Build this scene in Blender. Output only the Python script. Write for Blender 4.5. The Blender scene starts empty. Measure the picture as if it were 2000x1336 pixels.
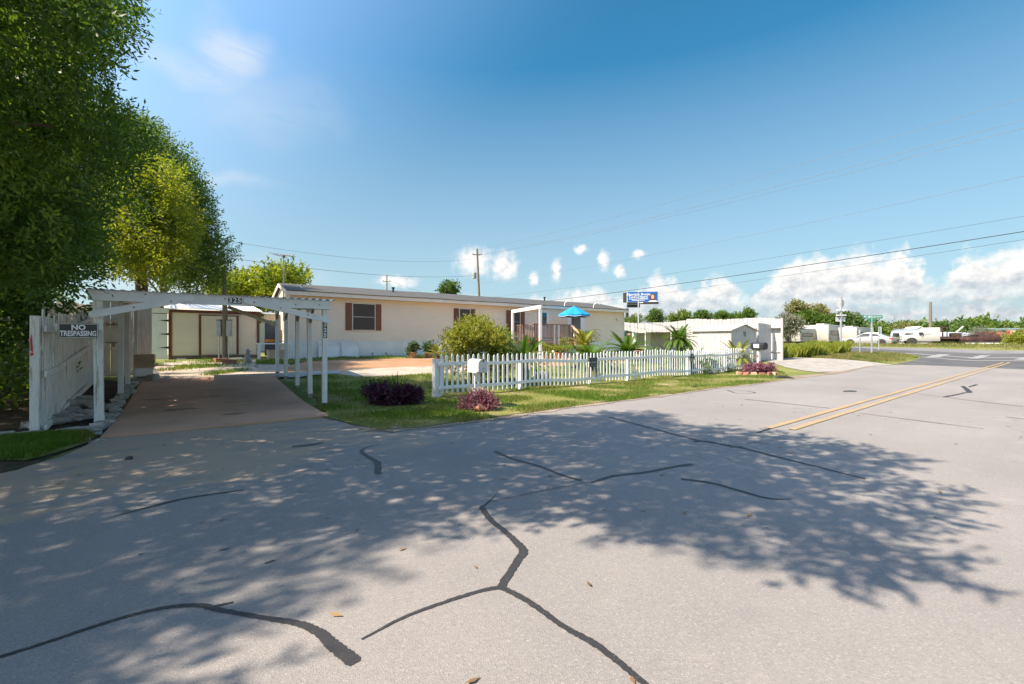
import bpy, bmesh, math, random
import numpy as np
from mathutils import Vector, Matrix, noise as mnoise

# ------------------------------------------------------------------ camera, world, sun, exposure
SC = bpy.context.scene
COL = SC.collection
EYE = 1.35
FPX, CX, CY = 889.0, 1000.0, 668.0
cam_d = bpy.data.cameras.new('camera')
cam_d.sensor_width = 36.0
cam_d.lens = 36.0 * FPX / 2000.0
cam_d.clip_start = 0.05
cam_d.clip_end = 6000.0
cam = bpy.data.objects.new('camera', cam_d)
COL.objects.link(cam)
cam.location = (0, 0, EYE)
cam.rotation_euler = (math.radians(90), 0, 0)
SC.camera = cam

SUN_EL = math.radians(48)
SHADOW_DIR = Vector((0.885, 0.465, 0)).normalized()          # where shadows fall on the ground
TO_SUN = Vector((-SHADOW_DIR.x * math.cos(SUN_EL), -SHADOW_DIR.y * math.cos(SUN_EL), math.sin(SUN_EL)))
SKY_STRENGTH = 0.083
SUN_STRENGTH = 2.0
EXPOSURE = 2.42
SC.view_settings.view_transform = 'Standard'
SC.view_settings.look = 'None'
SC.view_settings.gamma = 1.0
SC.view_settings.use_curve_mapping = False
SC.view_settings.exposure = EXPOSURE
SC.cycles.use_denoising = True
SC.cycles.max_bounces = 6
SC.cycles.transparent_max_bounces = 6
SC.cycles.caustics_reflective = False
SC.cycles.caustics_refractive = False

sun_d = bpy.data.lights.new('sun', 'SUN')
sun_d.energy = SUN_STRENGTH
sun_d.angle = math.radians(0.55)
sun_d.color = (1.0, 0.875, 0.72)
sun = bpy.data.objects.new('sun', sun_d)
COL.objects.link(sun)
sun.rotation_euler = TO_SUN.to_track_quat('Z', 'Y').to_euler()
sun.location = (-20, -8, 30)


class NT:
    """small node-tree helper"""
    def __init__(s, tree):
        s.t = tree
        s.n = tree.nodes
    def node(s, typ, **kw):
        nd = s.n.new(typ)
        for k, v in kw.items():
            setattr(nd, k, v)
        return nd
    def put(s, sock, v):
        if isinstance(v, bpy.types.NodeSocket):
            s.t.links.new(v, sock)
        elif v is not None:
            if hasattr(sock, 'default_value') and isinstance(v, (tuple, list)) and len(v) == 3 and sock.type == 'RGBA':
                v = (*v, 1)
            sock.default_value = v
    def m(s, op, a, b=None, c=None, clamp=False):
        nd = s.node('ShaderNodeMath', operation=op, use_clamp=clamp)
        for i, v in enumerate((a, b, c)):
            s.put(nd.inputs[i], v)
        return nd.outputs[0]
    def vm(s, op, a, b=None):
        nd = s.node('ShaderNodeVectorMath', operation=op)
        s.put(nd.inputs[0], a)
        if b is not None:
            s.put(nd.inputs[1], b)
        return nd.outputs['Value'] if op in ('LENGTH', 'DOT_PRODUCT') else nd.outputs[0]
    def smooth(s, x, a, b, to0=0.0, to1=1.0):
        nd = s.node('ShaderNodeMapRange', interpolation_type='SMOOTHSTEP')
        for i, v in enumerate((x, a, b, to0, to1)):
            s.put(nd.inputs[i], v)
        return nd.outputs[0]
    def noise(s, vec, scale, detail=4, rough=0.55, dist=0.0, w=None):
        nd = s.node('ShaderNodeTexNoise')
        if w is not None:
            nd.noise_dimensions = '4D'
            nd.inputs['W'].default_value = w
        s.put(nd.inputs['Vector'], vec)
        nd.inputs['Scale'].default_value = scale
        nd.inputs['Detail'].default_value = detail
        nd.inputs['Roughness'].default_value = rough
        nd.inputs['Distortion'].default_value = dist
        return nd.outputs[0]
    def mix(s, f, a, b):
        nd = s.node('ShaderNodeMix', data_type='RGBA')
        s.put(nd.inputs[0], f)
        s.put(nd.inputs[6], a)
        s.put(nd.inputs[7], b)
        return nd.outputs[2]
    def xyz(s, v):
        nd = s.node('ShaderNodeSeparateXYZ')
        s.put(nd.inputs[0], v)
        return nd.outputs
    def comb(s, x, y, z):
        nd = s.node('ShaderNodeCombineXYZ')
        for i, v in enumerate((x, y, z)):
            s.put(nd.inputs[i], v)
        return nd.outputs[0]


def pix_dir(x, y):
    az = math.atan2(x - CX, FPX)
    el = math.atan2(CY - y, math.hypot(FPX, x - CX))
    return az, el


def build_world():
    w = bpy.data.worlds.new('World')
    SC.world = w
    w.use_nodes = True
    k = NT(w.node_tree)
    for nd in list(k.n):
        k.n.remove(nd)
    out = k.node('ShaderNodeOutputWorld')
    bg = k.node('ShaderNodeBackground')
    bg.inputs[1].default_value = SKY_STRENGTH
    k.t.links.new(bg.outputs[0], out.inputs[0])
    sky = k.node('ShaderNodeTexSky', sky_type='NISHITA')
    sky.sun_disc = False
    sky.sun_elevation = SUN_EL
    sky.sun_rotation = math.atan2(TO_SUN.x, TO_SUN.y)
    sky.altitude = 0
    sky.air_density = 1.0
    sky.dust_density = 0.35
    sky.ozone_density = 2.2
    d = k.node('ShaderNodeTexCoord').outputs['Generated']
    x, y, z = k.xyz(d)
    az = k.m('ARCTAN2', x, y)
    el = k.m('ARCSINE', k.m('MAXIMUM', k.m('MINIMUM', z, 1.0), -1.0))
    p = k.comb(az, el, 0.0)
    # domain warp makes the cauliflower edges
    warp = k.node('ShaderNodeTexNoise')
    k.put(warp.inputs['Vector'], p)
    warp.inputs['Scale'].default_value = 36
    warp.inputs['Detail'].default_value = 4
    wv = k.vm('SUBTRACT', warp.outputs['Color'], (0.5, 0.5, 0.5))
    pw = k.vm('ADD', p, k.vm('MULTIPLY', wv, (0.062, 0.046, 0.0)))
    pw2 = k.vm('ADD', p, k.vm('MULTIPLY', wv, (0.032, 0.024, 0.0)))
    wx, wy, _ = k.xyz(pw)
    # outline of the cumulus bank: height of the cloud tops by bearing
    tops = [(-3.1416, 4), (-2.7, 7), (-2.4, 5), (-2.0, 9), (-1.7, 6), (-1.4, 8), (-1.15, 5), (-0.95, 3), (-0.7, 2)]
    for px_, py_ in [(560, 640), (690, 640), (780, 630), (840, 620), (905, 575), (960, 590), (1010, 592), (1040, 575), (1075, 580), (1110, 566), (1150, 560), (1190, 574), (1225, 580), (1248, 560),
                     (1265, 535), (1300, 532), (1322, 560), (1350, 566), (1382, 538), (1405, 530), (1432, 552), (1462, 582), (1485, 556), (1520, 522), (1556, 498), (1600, 490), (1640, 500), (1662, 486), (1690, 478),
                     (1708, 512), (1738, 494), (1760, 470), (1782, 480), (1796, 542), (1840, 540), (1866, 505), (1900, 482), (1945, 490), (2000, 474), (2080, 470), (2200, 520), (2400, 500)]:
        az_, el_ = pix_dir(px_, py_)
        tops.append((az_, math.degrees(el_)))
    tops += [(1.2, 6), (1.45, 9), (1.7, 6), (2.1, 8), (2.5, 5), (2.8, 7), (3.1416, 4)]
    fc = k.node('ShaderNodeFloatCurve')
    cv = fc.mapping.curves[0]
    pts = [((a_ + math.pi) / (2 * math.pi), e_ / 20.0) for a_, e_ in tops]
    cv.points[0].location = pts[0]
    cv.points[1].location = pts[-1]
    for q in pts[1:-1]:
        cv.points.new(*q)
    fc.mapping.update()
    k.put(fc.inputs['Value'], k.m('DIVIDE', k.m('ADD', wx, math.pi), 2 * math.pi))
    top = k.m('MULTIPLY', fc.outputs[0], math.radians(20.0))
    f = k.m('MULTIPLY', k.m('SUBTRACT', top, wy), 22.0)
    for bx, by, hw, hh in [(925, 512, 40, 34), (985, 520, 30, 32), (775, 549, 44, 15), (1043, 545, 12, 16), (1086, 530, 13, 24), (1135, 488, 15, 11), (1180, 507, 14, 24), (1210, 528, 14, 12), (1247, 498, 17, 9)]:
        a, e = pix_dir(bx, by)
        a1, _ = pix_dir(bx + hw, by)
        _, e1 = pix_dir(bx, by - hh)
        dv = k.vm('MULTIPLY', k.vm('SUBTRACT', pw2, (a, e, 0)), (1 / abs(a1 - a), 1 / abs(e1 - e), 0))
        f = k.m('MAXIMUM', f, k.m('SUBTRACT', 0.85, k.m('MULTIPLY', k.vm('LENGTH', dv), 0.85)))
    detail = k.noise(p, 48, 5, 0.6)
    dens = k.m('ADD', f, k.m('MULTIPLY', k.m('SUBTRACT', detail, 0.5), 0.9))
    mask = k.smooth(dens, -0.16, 0.62)
    gaps = k.noise(k.comb(az, k.m('MULTIPLY', el, 3.5), 5.0), 11, 4, 0.55)
    low = k.smooth(el, 0.02, 0.10)
    mask = k.m('MULTIPLY', mask, k.m('MAXIMUM', low, k.smooth(gaps, 0.36, 0.60, 0.30, 0.95)))
    # light from the upper left: compare the density with a step towards the sun
    d2 = k.noise(k.vm('ADD', p, (-0.010, 0.016, 0)), 48, 5, 0.6)
    lit = k.m('ADD', k.m('MULTIPLY', k.m('SUBTRACT', detail, d2), 1.9), k.smooth(el, 0.02, 0.15, 0.10, 0.80))
    lit = k.m('ADD', lit, k.m('MULTIPLY', k.smooth(dens, 0.1, 1.2, 1.0, 0.0), 0.35))
    lit = k.m('ADD', lit, k.m('MULTIPLY', k.m('SUBTRACT', gaps, 0.5), 1.3), None, True)
    ccol = k.mix(lit, (1.30, 1.43, 1.57), (2.45, 2.39, 2.30))
    # thin high cirrus
    cw = k.node('ShaderNodeTexNoise')
    k.put(cw.inputs['Vector'], p)
    cw.inputs['Scale'].default_value = 5
    cw.inputs['Detail'].default_value = 3
    cpv = k.vm('ADD', p, k.vm('MULTIPLY', k.vm('SUBTRACT', cw.outputs['Color'], (0.5, 0.5, 0.5)), (0.22, 0.14, 0)))
    ci = None
    for bx, by, hw, hh, st in [(455, 85, 85, 60, 0.60), (385, 118, 160, 40, 0.40), (510, 200, 150, 110, 0.22), (440, 362, 130, 16, 0.32), (400, 545, 230, 60, 0.75)]:
        a, e = pix_dir(bx, by)
        a1, _ = pix_dir(bx + hw, by)
        _, e1 = pix_dir(bx, by - hh)
        dv = k.vm('MULTIPLY', k.vm('SUBTRACT', cpv, (a, e, 0)), (1 / abs(a1 - a), 1 / abs(e1 - e), 0))
        v = k.m('MULTIPLY', k.smooth(k.vm('LENGTH', dv), 0.0, 1.35, 1.0, 0.0), st)
        ci = v if ci is None else k.m('MAXIMUM', ci, v)
    fib = k.noise(k.comb(k.m('ADD', az, k.m('MULTIPLY', el, 0.8)), k.m('MULTIPLY', el, 3.2), 0.0), 9, 4, 0.6, 1.0)
    high = k.m('MULTIPLY', k.smooth(fib, 0.50, 0.85), k.smooth(k.m('ABSOLUTE', az), 0.75, 1.4, 0.0, 0.35))
    ci = k.m('MULTIPLY', k.m('MAXIMUM', ci, high), k.smooth(fib, 0.20, 0.62, 0.5, 1.0))
    # deep blue across the sun, paler towards it; unseen sky kept bright as fill
    near = k.smooth(k.vm('DOT_PRODUCT', d, tuple(TO_SUN)), 0.05, 0.75)
    skyc = k.vm('MULTIPLY', sky.outputs[0], k.mix(near, (0.118, 0.368, 0.405), (1.0, 0.97, 0.88)))
    # pale air towards the horizon
    hz = k.node('ShaderNodeMapRange')
    for i_, v_ in enumerate((el, 0.02, 0.54, 0.86, 0.0)):
        k.put(hz.inputs[i_], v_)
    skyc = k.mix(hz.outputs[0], skyc, (1.34, 1.50, 1.57))
    c1 = k.mix(ci, skyc, (2.1, 2.12, 2.15))
    c2 = k.mix(mask, c1, ccol)
    k.put(bg.inputs[0], c2)

build_world()

# ------------------------------------------------------------------ terrain and photo geometry
UX, UY = 0.779, 0.627          # along the street
ANG_U = math.atan2(UY, UX)

def ss(a, b, x):
    t = min(1.0, max(0.0, (x - a) / (b - a)))
    return t * t * (3 - 2 * t)

def hgt(x, y):
    u = UX * x + UY * y
    v = -UY * x + UX * y
    yard = 0.34 * ss(9.6, 16.4, v) + 0.16 * ss(15, 24, v)
    u0 = 24 + 18 * (1 - ss(4, 11, v))
    t = min(1.0, max(0.0, (u - u0) / (58 - u0)))
    ramp = 0.95 * (0.6 * t + 0.4 * t * t * (3 - 2 * t))
    return yard * (1 - ss(22, 42, u)) + ramp

def ray(px):
    return (px - CX) / FPX

def G(px, py):
    """ground point seen at a photograph pixel (walks the terrain)"""
    a, b = ray(px), (py - CY) / FPX
    lo, hi = 0.6, 0.6
    Y = 0.6
    while Y < 400:
        Yn = Y * 1.02 + 0.02
        if EYE - b * Yn <= hgt(a * Yn, Yn):
            lo, hi = Y, Yn
            for _ in range(30):
                mid = 0.5 * (lo + hi)
                if EYE - b * mid <= hgt(a * mid, mid):
                    hi = mid
                else:
                    lo = mid
            break
        Y = Yn
    Yf = hi if hi > 0.6 else 300
    return Vector((a * Yf, Yf, hgt(a * Yf, Yf)))

def W(px, py, Y):
    return Vector((ray(px) * Y, Y, EYE - (py - CY) / FPX * Y))

def onG(x, y, dz=0.0):
    return Vector((x, y, hgt(x, y) + dz))

def along(A, ang, px):
    """distance along a line (from A, heading ang) at which it is seen at px"""
    r = ray(px)
    c, s = math.cos(ang), math.sin(ang)
    return (r * A[1] - A[0]) / (c - r * s)

# ------------------------------------------------------------------ mesh helpers
class MB:
    def __init__(s):
        s.v, s.f = [], []
    def add(s, vs, fs):
        o = len(s.v)
        s.v += [tuple(p) for p in vs]
        s.f += [tuple(i + o for i in f) for f in fs]
        return s
    def box(s, x0, x1, y0, y1, z0, z1, M=None):
        vs = [(x, y, z) for z in (z0, z1) for y in (y0, y1) for x in (x0, x1)]
        if M is not None:
            vs = [M @ Vector(p) for p in vs]
        return s.add(vs, [(0, 2, 3, 1), (4, 5, 7, 6), (0, 1, 5, 4), (2, 6, 7, 3), (0, 4, 6, 2), (1, 3, 7, 5)])
    def bevbox(s, x0, x1, y0, y1, z0, z1, b=0.01, M=None):
        bm = bmesh.new()
        bmesh.ops.create_cube(bm, size=1)
        for v in bm.verts:
            v.co = Vector(((x0 + x1) / 2 + v.co.x * (x1 - x0), (y0 + y1) / 2 + v.co.y * (y1 - y0), (z0 + z1) / 2 + v.co.z * (z1 - z0)))
        bmesh.ops.bevel(bm, geom=bm.edges[:], offset=b, segments=2, affect='EDGES', profile=0.5)
        bm.verts.index_update()
        vs = [(M @ v.co) if M is not None else v.co.copy() for v in bm.verts]
        fs = [tuple(v.index for v in f.verts) for f in bm.faces]
        bm.free()
        return s.add(vs, fs)
    def bar(s, a, b, w, h=None, up=(0, 0, 1)):
        """rectangular bar from a to b"""
        h = h or w
        a, b = Vector(a), Vector(b)
        d = (b - a).normalized()
        upv = Vector(up)
        if abs(d.dot(upv)) > 0.97:
            upv = Vector((0, 1, 0))
        sd = d.cross(upv).normalized() * (w / 2)
        u2 = sd.cross(d).normalized() * (h / 2)
        vs = [p + i * sd + j * u2 for p in (a, b) for i, j in ((-1, -1), (1, -1), (1, 1), (-1, 1))]
        return s.add(vs, [(0, 1, 2, 3), (7, 6, 5, 4), (0, 4, 5, 1), (1, 5, 6, 2), (2, 6, 7, 3), (3, 7, 4, 0)])
    def tube(s, pts, rad, n=8, cap=True):
        pts = [Vector(p) for p in pts]
        if not hasattr(rad, '__len__'):
            rad = [rad] * len(pts)
        rings = []
        ref = None
        for i, p in enumerate(pts):
            d = (pts[min(i + 1, len(pts) - 1)] - pts[max(i - 1, 0)]).normalized()
            if ref is None:
                ref = d.orthogonal().normalized()
            ref = (ref - d * ref.dot(d)).normalized()
            bt = d.cross(ref)
            rings.append([p + (ref * math.cos(2 * math.pi * j / n) + bt * math.sin(2 * math.pi * j / n)) * rad[i] for j in range(n)])
        vs = [q for r in rings for q in r]
        fs = []
        for i in range(len(pts) - 1):
            for j in range(n):
                k = (j + 1) % n
                fs.append((i * n + j, i * n + k, (i + 1) * n + k, (i + 1) * n + j))
        if cap:
            fs.append(tuple(reversed(range(n))))
            fs.append(tuple(range((len(pts) - 1) * n, len(pts) * n)))
        return s.add(vs, fs)
    def prism(s, poly, lo, hi, plane='xz'):
        """extrude a 2D outline: plane 'xz' along y, 'yz' along x, 'xy' along z"""
        def P(a, b, c):
            return {'xz': (a, c, b), 'yz': (c, a, b), 'xy': (a, b, c)}[plane]
        n = len(poly)
        vs = [P(a, b, lo) for a, b in poly] + [P(a, b, hi) for a, b in poly]
        fs = [tuple(reversed(range(n))), tuple(range(n, 2 * n))]
        fs += [(i, (i + 1) % n, n + (i + 1) % n, n + i) for i in range(n)]
        return s.add(vs, fs)
    def lathe(s, prof, n=16, c=(0, 0, 0), sx=1, sy=1):
        vs = [(c[0] + r * math.cos(2 * math.pi * j / n) * sx, c[1] + r * math.sin(2 * math.pi * j / n) * sy, c[2] + z) for r, z in prof for j in range(n)]
        fs = []
        for i in range(len(prof) - 1):
            for j in range(n):
                k = (j + 1) % n
                fs.append((i * n + j, i * n + k, (i + 1) * n + k, (i + 1) * n + j))
        fs.append(tuple(reversed(range(n))))
        fs.append(tuple(range((len(prof) - 1) * n, len(prof) * n)))
        return s.add(vs, fs)
    def grid(s, rows):
        """rows of points, equal length -> quad sheet"""
        n = len(rows[0])
        vs = [p for r in rows for p in r]
        fs = [(i * n + j, i * n + j + 1, (i + 1) * n + j + 1, (i + 1) * n + j) for i in range(len(rows) - 1) for j in range(n - 1)]
        return s.add(vs, fs)
    def mesh(s, name, smooth=False):
        me = bpy.data.meshes.new(name)
        me.from_pydata(s.v, [], s.f)
        bm = bmesh.new()
        bm.from_mesh(me)
        bmesh.ops.recalc_face_normals(bm, faces=bm.faces[:])
        bm.to_mesh(me)
        bm.free()
        if smooth:
            me.polygons.foreach_set('use_smooth', [True] * len(me.polygons))
            try:
                me.set_sharp_from_angle(angle=math.radians(40))
            except Exception:
                pass
        return me
    def build(s, name, mat, parent=None, smooth=False, loc=None, rot=None):
        return obj(name, s.mesh(name, smooth), mat, parent, loc, rot)

def obj(name, me, mat, parent=None, loc=None, rot=None):
    o = bpy.data.objects.new(name, me)
    COL.objects.link(o)
    if mat is not None and me is not None and not me.materials:
        me.materials.append(MAT[mat] if isinstance(mat, str) else mat)
    if parent is not None:
        o.parent = parent
    if loc is not None:
        o.location = loc
    if rot is not None:
        o.rotation_euler = rot
    return o

def tag(o, label=None, cat=None, group=None, kind=None):
    if label:
        o['label'] = label
    if cat:
        o['category'] = cat
    if group:
        o['group'] = group
    if kind:
        o['kind'] = kind
    return o

def thing(name, label, cat, loc=(0, 0, 0), rz=0.0, group=None):
    o = bpy.data.objects.new(name, None)
    COL.objects.link(o)
    o.empty_display_size = 0.2
    o.location = loc
    o.rotation_euler = (0, 0, rz)
    return tag(o, label, cat, group)

def copy_tree(o, parent=None):
    c = o.copy()
    COL.objects.link(c)
    if parent is not None:
        c.parent = parent
    for ch in list(o.children):
        copy_tree(ch, c)
    return c

def text_mesh(txt, size, bold=0.0, extrude=0.0015, align='CENTER', spacing=1.0):
    cu = bpy.data.curves.new('lettering', 'FONT')
    cu.body = txt
    cu.size = size
    cu.align_x = align
    cu.align_y = 'CENTER'
    cu.extrude = extrude
    cu.offset = bold
    cu.space_character = spacing
    cu.resolution_u = 3
    to = bpy.data.objects.new('lettering', cu)
    COL.objects.link(to)
    dg = bpy.context.evaluated_depsgraph_get()
    me = bpy.data.meshes.new_from_object(to.evaluated_get(dg))
    bpy.data.objects.remove(to)
    bpy.data.curves.remove(cu)
    me.materials.clear()
    return me

def quads_mesh(name, V, nv=4):
    """V: (N, nv, 3) array -> mesh of N separate nv-gons"""
    N = V.shape[0]
    me = bpy.data.meshes.new(name)
    me.vertices.add(N * nv)
    me.vertices.foreach_set('co', V.reshape(-1).astype(np.float32))
    me.loops.add(N * nv)
    me.loops.foreach_set('vertex_index', np.arange(N * nv, dtype=np.int32))
    me.polygons.add(N)
    me.polygons.foreach_set('loop_start', np.arange(0, N * nv, nv, dtype=np.int32))
    me.update(calc_edges=True)
    return me

def unit(a):
    return a / np.maximum(np.linalg.norm(a, axis=-1, keepdims=True), 1e-9)

def leaf_cloud(clumps, sprigs, K, llen, lwid, seed, up=0.35, shell=0.45, sprig_len=0.22, flat=1.0):
    """clumps: (x, y, z, r).  Leaves sit on short sprigs growing out of every clump."""
    rng = np.random.default_rng(seed)
    C = np.array([c[:3] for c in clumps], float)
    R = np.array([c[3] for c in clumps], float)
    wgt = R ** 2
    n = max(1, int(sprigs * len(clumps)))
    idx = rng.choice(len(clumps), n, p=wgt / wgt.sum())
    d = unit(rng.normal(size=(n, 3)))
    rad = rng.random(n) ** shell
    pos = C[idx] + d * (rad * R[idx])[:, None] * np.array([1, 1, flat])
    sd = unit(d + np.array([0, 0, up]) + rng.normal(size=(n, 3)) * 0.45)
    t = np.linspace(0.1, 1.0, K)
    base = pos[:, None, :] + sd[:, None, :] * (t[None, :, None] * sprig_len * rng.uniform(0.6, 1.3, (n, 1, 1)))
    side = unit(np.cross(sd, rng.normal(size=(n, 3))))
    sgn = np.where(np.arange(K) % 2 == 0, 1, -1)[None, :, None]
    ld = unit(sd[:, None, :] * 0.75 + side[:, None, :] * sgn * 0.9 + rng.normal(size=(n, K, 3)) * 0.35)
    ls = llen * rng.uniform(0.6, 1.25, (n, K, 1))
    nrm = unit(np.cross(ld, rng.normal(size=(n, K, 3))))
    wv = unit(np.cross(ld, nrm)) * (lwid * 0.5) * rng.uniform(0.8, 1.2, (n, K, 1))
    mid = base + ld * ls * 0.45 + nrm * ls * 0.06
    V = np.stack([base, mid + wv, base + ld * ls, mid - wv], axis=2)
    return V.reshape(-1, 4, 3)

# ------------------------------------------------------------------ materials
MAT = {}

def new_mat(name):
    m = bpy.data.materials.new(name)
    m.use_nodes = True
    k = NT(m.node_tree)
    b = k.n['Principled BSDF']
    MAT[name] = m
    return m, k, b

def simple(name, c1, c2=None, rough=0.6, scale=6.0, detail=5, metal=0.0, bump=0.0, bscale=40.0, spec=0.5, stretch=None, lo=0.35, hi=0.65, dirt=None, dscale=2.0, dlo=0.55, dhi=0.75):
    m, k, b = new_mat(name)
    co = k.node('ShaderNodeTexCoord').outputs['Object']
    vec = co if stretch is None else k.vm('MULTIPLY', co, stretch)
    if c2 is None:
        c2 = tuple(x * 0.86 for x in c1)
    col = k.mix(k.smooth(k.noise(vec, scale, detail), lo, hi), c1, c2)
    if dirt:
        col = k.mix(k.smooth(k.noise(vec, dscale, 6, 0.65, 0.4, 1.7), dlo, dhi), col, dirt)
    k.put(b.inputs['Base Color'], col)
    b.inputs['Roughness'].default_value = rough
    b.inputs['Metallic'].default_value = metal
    b.inputs['Specular IOR Level'].default_value = spec
    if bump:
        bn = k.node('ShaderNodeBump')
        bn.inputs['Strength'].default_value = bump
        bn.inputs['Distance'].default_value = 0.02
        k.put(bn.inputs['Height'], k.noise(vec, bscale, 4))
        k.put(b.inputs['Normal'], bn.outputs[0])
    return m

def leafy(name, c1, c2, c3=None, trans=0.35, rough=0.5):
    """leaves: colour differs from leaf to leaf, light shines through"""
    m, k, b = new_mat(name)
    g = k.node('ShaderNodeNewGeometry')
    rnd = g.outputs['Random Per Island']
    co = k.node('ShaderNodeTexCoord').outputs['Object']
    col = k.mix(rnd, c1, c2)
    if c3:
        col = k.mix(k.smooth(k.noise(co, 0.9, 3), 0.50, 0.64), col, c3)
    k.put(b.inputs['Base Color'], col)
    b.inputs['Roughness'].default_value = rough
    b.inputs['Specular IOR Level'].default_value = 0.35
    tr = k.node('ShaderNodeBsdfTranslucent')
    tc = k.vm('MULTIPLY', col, (1.5, 1.45, 0.6))
    k.put(tr.inputs[0], tc)
    mx = k.node('ShaderNodeMixShader')
    mx.inputs[0].default_value = trans
    k.t.links.new(b.outputs[0], mx.inputs[1])
    k.t.links.new(tr.outputs[0], mx.inputs[2])
    k.t.links.new(mx.outputs[0], k.n['Material Output'].inputs[0])
    return m

def build_materials():
    # roads ---------------------------------------------------------
    m, k, b = new_mat('asphalt')
    co = k.node('ShaderNodeTexCoord').outputs['Object']
    big = k.noise(co, 0.35, 5, 0.6)
    col = k.mix(k.smooth(big, 0.3, 0.7), (0.272, 0.247, 0.228), (0.222, 0.203, 0.190))
    uc = k.vm('DOT_PRODUCT', co, (UX, UY, 0))
    vc = k.vm('DOT_PRODUCT', co, (-UY, UX, 0))
    # wheel tracks, polished a little darker
    st = k.noise(k.comb(k.m('MULTIPLY', uc, 0.12), k.m('MULTIPLY', vc, 1.3), 0.0), 1.0, 3)
    col = k.mix(k.m('MULTIPLY', k.smooth(st, 0.45, 0.7), 0.35), col, (0.20, 0.187, 0.178))
    vor = k.node('ShaderNodeTexVoronoi')
    k.put(vor.inputs['Vector'], co)
    vor.inputs['Scale'].default_value = 130
    grain = vor.outputs['Color']
    gr = k.xyz(grain)[0]
    col = k.mix(k.m('MULTIPLY', k.smooth(gr, 0.80, 1.0), 0.40), col, (0.41, 0.37, 0.335))
    col = k.mix(k.m('MULTIPLY', k.smooth(gr, 0.0, 0.25, 1.0, 0.0), 0.38), col, (0.13, 0.12, 0.115))
    fine = k.noise(co, 160, 3, 0.7)
    col = k.mix(k.m('MULTIPLY', k.smooth(fine, 0.35, 0.7), 0.35), col, (0.18, 0.168, 0.16))
    # hairline cracking and old stains
    cr = k.node('ShaderNodeTexVoronoi', feature='DISTANCE_TO_EDGE')
    cwp = k.node('ShaderNodeTexNoise')
    k.put(cwp.inputs['Vector'], co)
    cwp.inputs['Scale'].default_value = 2.2
    cwp.inputs['Detail'].default_value = 6
    k.put(cr.inputs['Vector'], k.vm('ADD', co, k.vm('MULTIPLY', cwp.outputs['Color'], (0.9, 0.9, 0))))
    cr.inputs['Scale'].default_value = 0.42
    hair = k.m('MULTIPLY', k.smooth(cr.outputs[0], 0.0, 0.006, 1.0, 0.0), k.smooth(k.noise(co, 0.5, 3), 0.46, 0.62))
    col = k.mix(k.m('MULTIPLY', hair, 0.55), col, (0.09, 0.083, 0.08))
    stain = k.smooth(k.noise(k.comb(k.m('MULTIPLY', uc, 0.35), vc, 0.0), 0.9, 6, 0.65, 0.6), 0.55, 0.78)
    col = k.mix(k.m('MULTIPLY', stain, 0.30), col, (0.17, 0.155, 0.145))
    pale = k.smooth(k.noise(co, 1.7, 5, 0.6, 0.3), 0.58, 0.80)
    col = k.mix(k.m('MULTIPLY', pale, 0.30), col, (0.38, 0.34, 0.30))
    # sand washed out of the driveways over the road edge
    sn = k.noise(k.comb(k.m('MULTIPLY', uc, 0.7), k.m('MULTIPLY', vc, 2.2), 0.0), 1.2, 6, 0.62, 0.3)
    edge = k.m('MULTIPLY', k.smooth(vc, 4.0, 6.2), k.smooth(uc, 0.5, 5.5, 1.0, 0.0))
    sand = k.smooth(k.m('ADD', sn, k.m('MULTIPLY', edge, 0.34)), 0.60, 0.84)
    sand = k.m('MULTIPLY', sand, k.smooth(edge, 0.05, 0.5))
    col = k.mix(k.m('MULTIPLY', sand, 0.75), col, (0.40, 0.29, 0.20))
    edge2 = k.m('MULTIPLY', k.smooth(vc, 6.9, 8.2), k.smooth(uc, 3, 8))
    sand2 = k.m('MULTIPLY', k.smooth(k.m('ADD', sn, k.m('MULTIPLY', edge2, 0.22)), 0.62, 0.8), edge2)
    col = k.mix(k.m('MULTIPLY', sand2, 0.6), col, (0.42, 0.34, 0.26))
    k.put(b.inputs['Base Color'], col)
    b.inputs['Roughness'].default_value = 0.88
    b.inputs['Specular IOR Level'].default_value = 0.3
    bn = k.node('ShaderNodeBump')
    bn.inputs['Strength'].default_value = 0.35
    bn.inputs['Distance'].default_value = 0.006
    k.put(bn.inputs['Height'], k.m('ADD', vor.outputs['Distance'], fine))
    k.put(b.inputs['Normal'], bn.outputs[0])
    simple('dark_asphalt', (0.075, 0.072, 0.072), (0.10, 0.095, 0.092), 0.85, 0.8, bump=0.3, bscale=90)
    simple('old_asphalt', (0.19, 0.18, 0.175), (0.15, 0.145, 0.14), 0.85, 0.5)
    # tar seal with crumbling grain
    m, k, b = new_mat('crack_tar')
    co = k.node('ShaderNodeTexCoord').outputs['Object']
    col = k.mix(k.smooth(k.noise(co, 110, 3, 0.7), 0.58, 0.70), (0.030, 0.027, 0.026), (0.12, 0.11, 0.10))
    k.put(b.inputs['Base Color'], col)
    b.inputs['Roughness'].default_value = 0.6
    m, k, b = new_mat('yellow_paint')
    co = k.node('ShaderNodeTexCoord').outputs['Object']
    n1 = k.noise(co, 30, 4, 0.7)
    n2 = k.noise(co, 1.2, 3, 0.6)
    col = k.mix(k.smooth(k.m('ADD', n1, k.m('MULTIPLY', n2, 0.4)), 0.62, 0.80), (0.42, 0.265, 0.095), (0.26, 0.22, 0.17))
    k.put(b.inputs['Base Color'], col)
    b.inputs['Roughness'].default_value = 0.7
    simple('white_marking', (0.26, 0.25, 0.24), (0.15, 0.143, 0.137), 0.7, 6.0, lo=0.5, hi=0.8)
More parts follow.
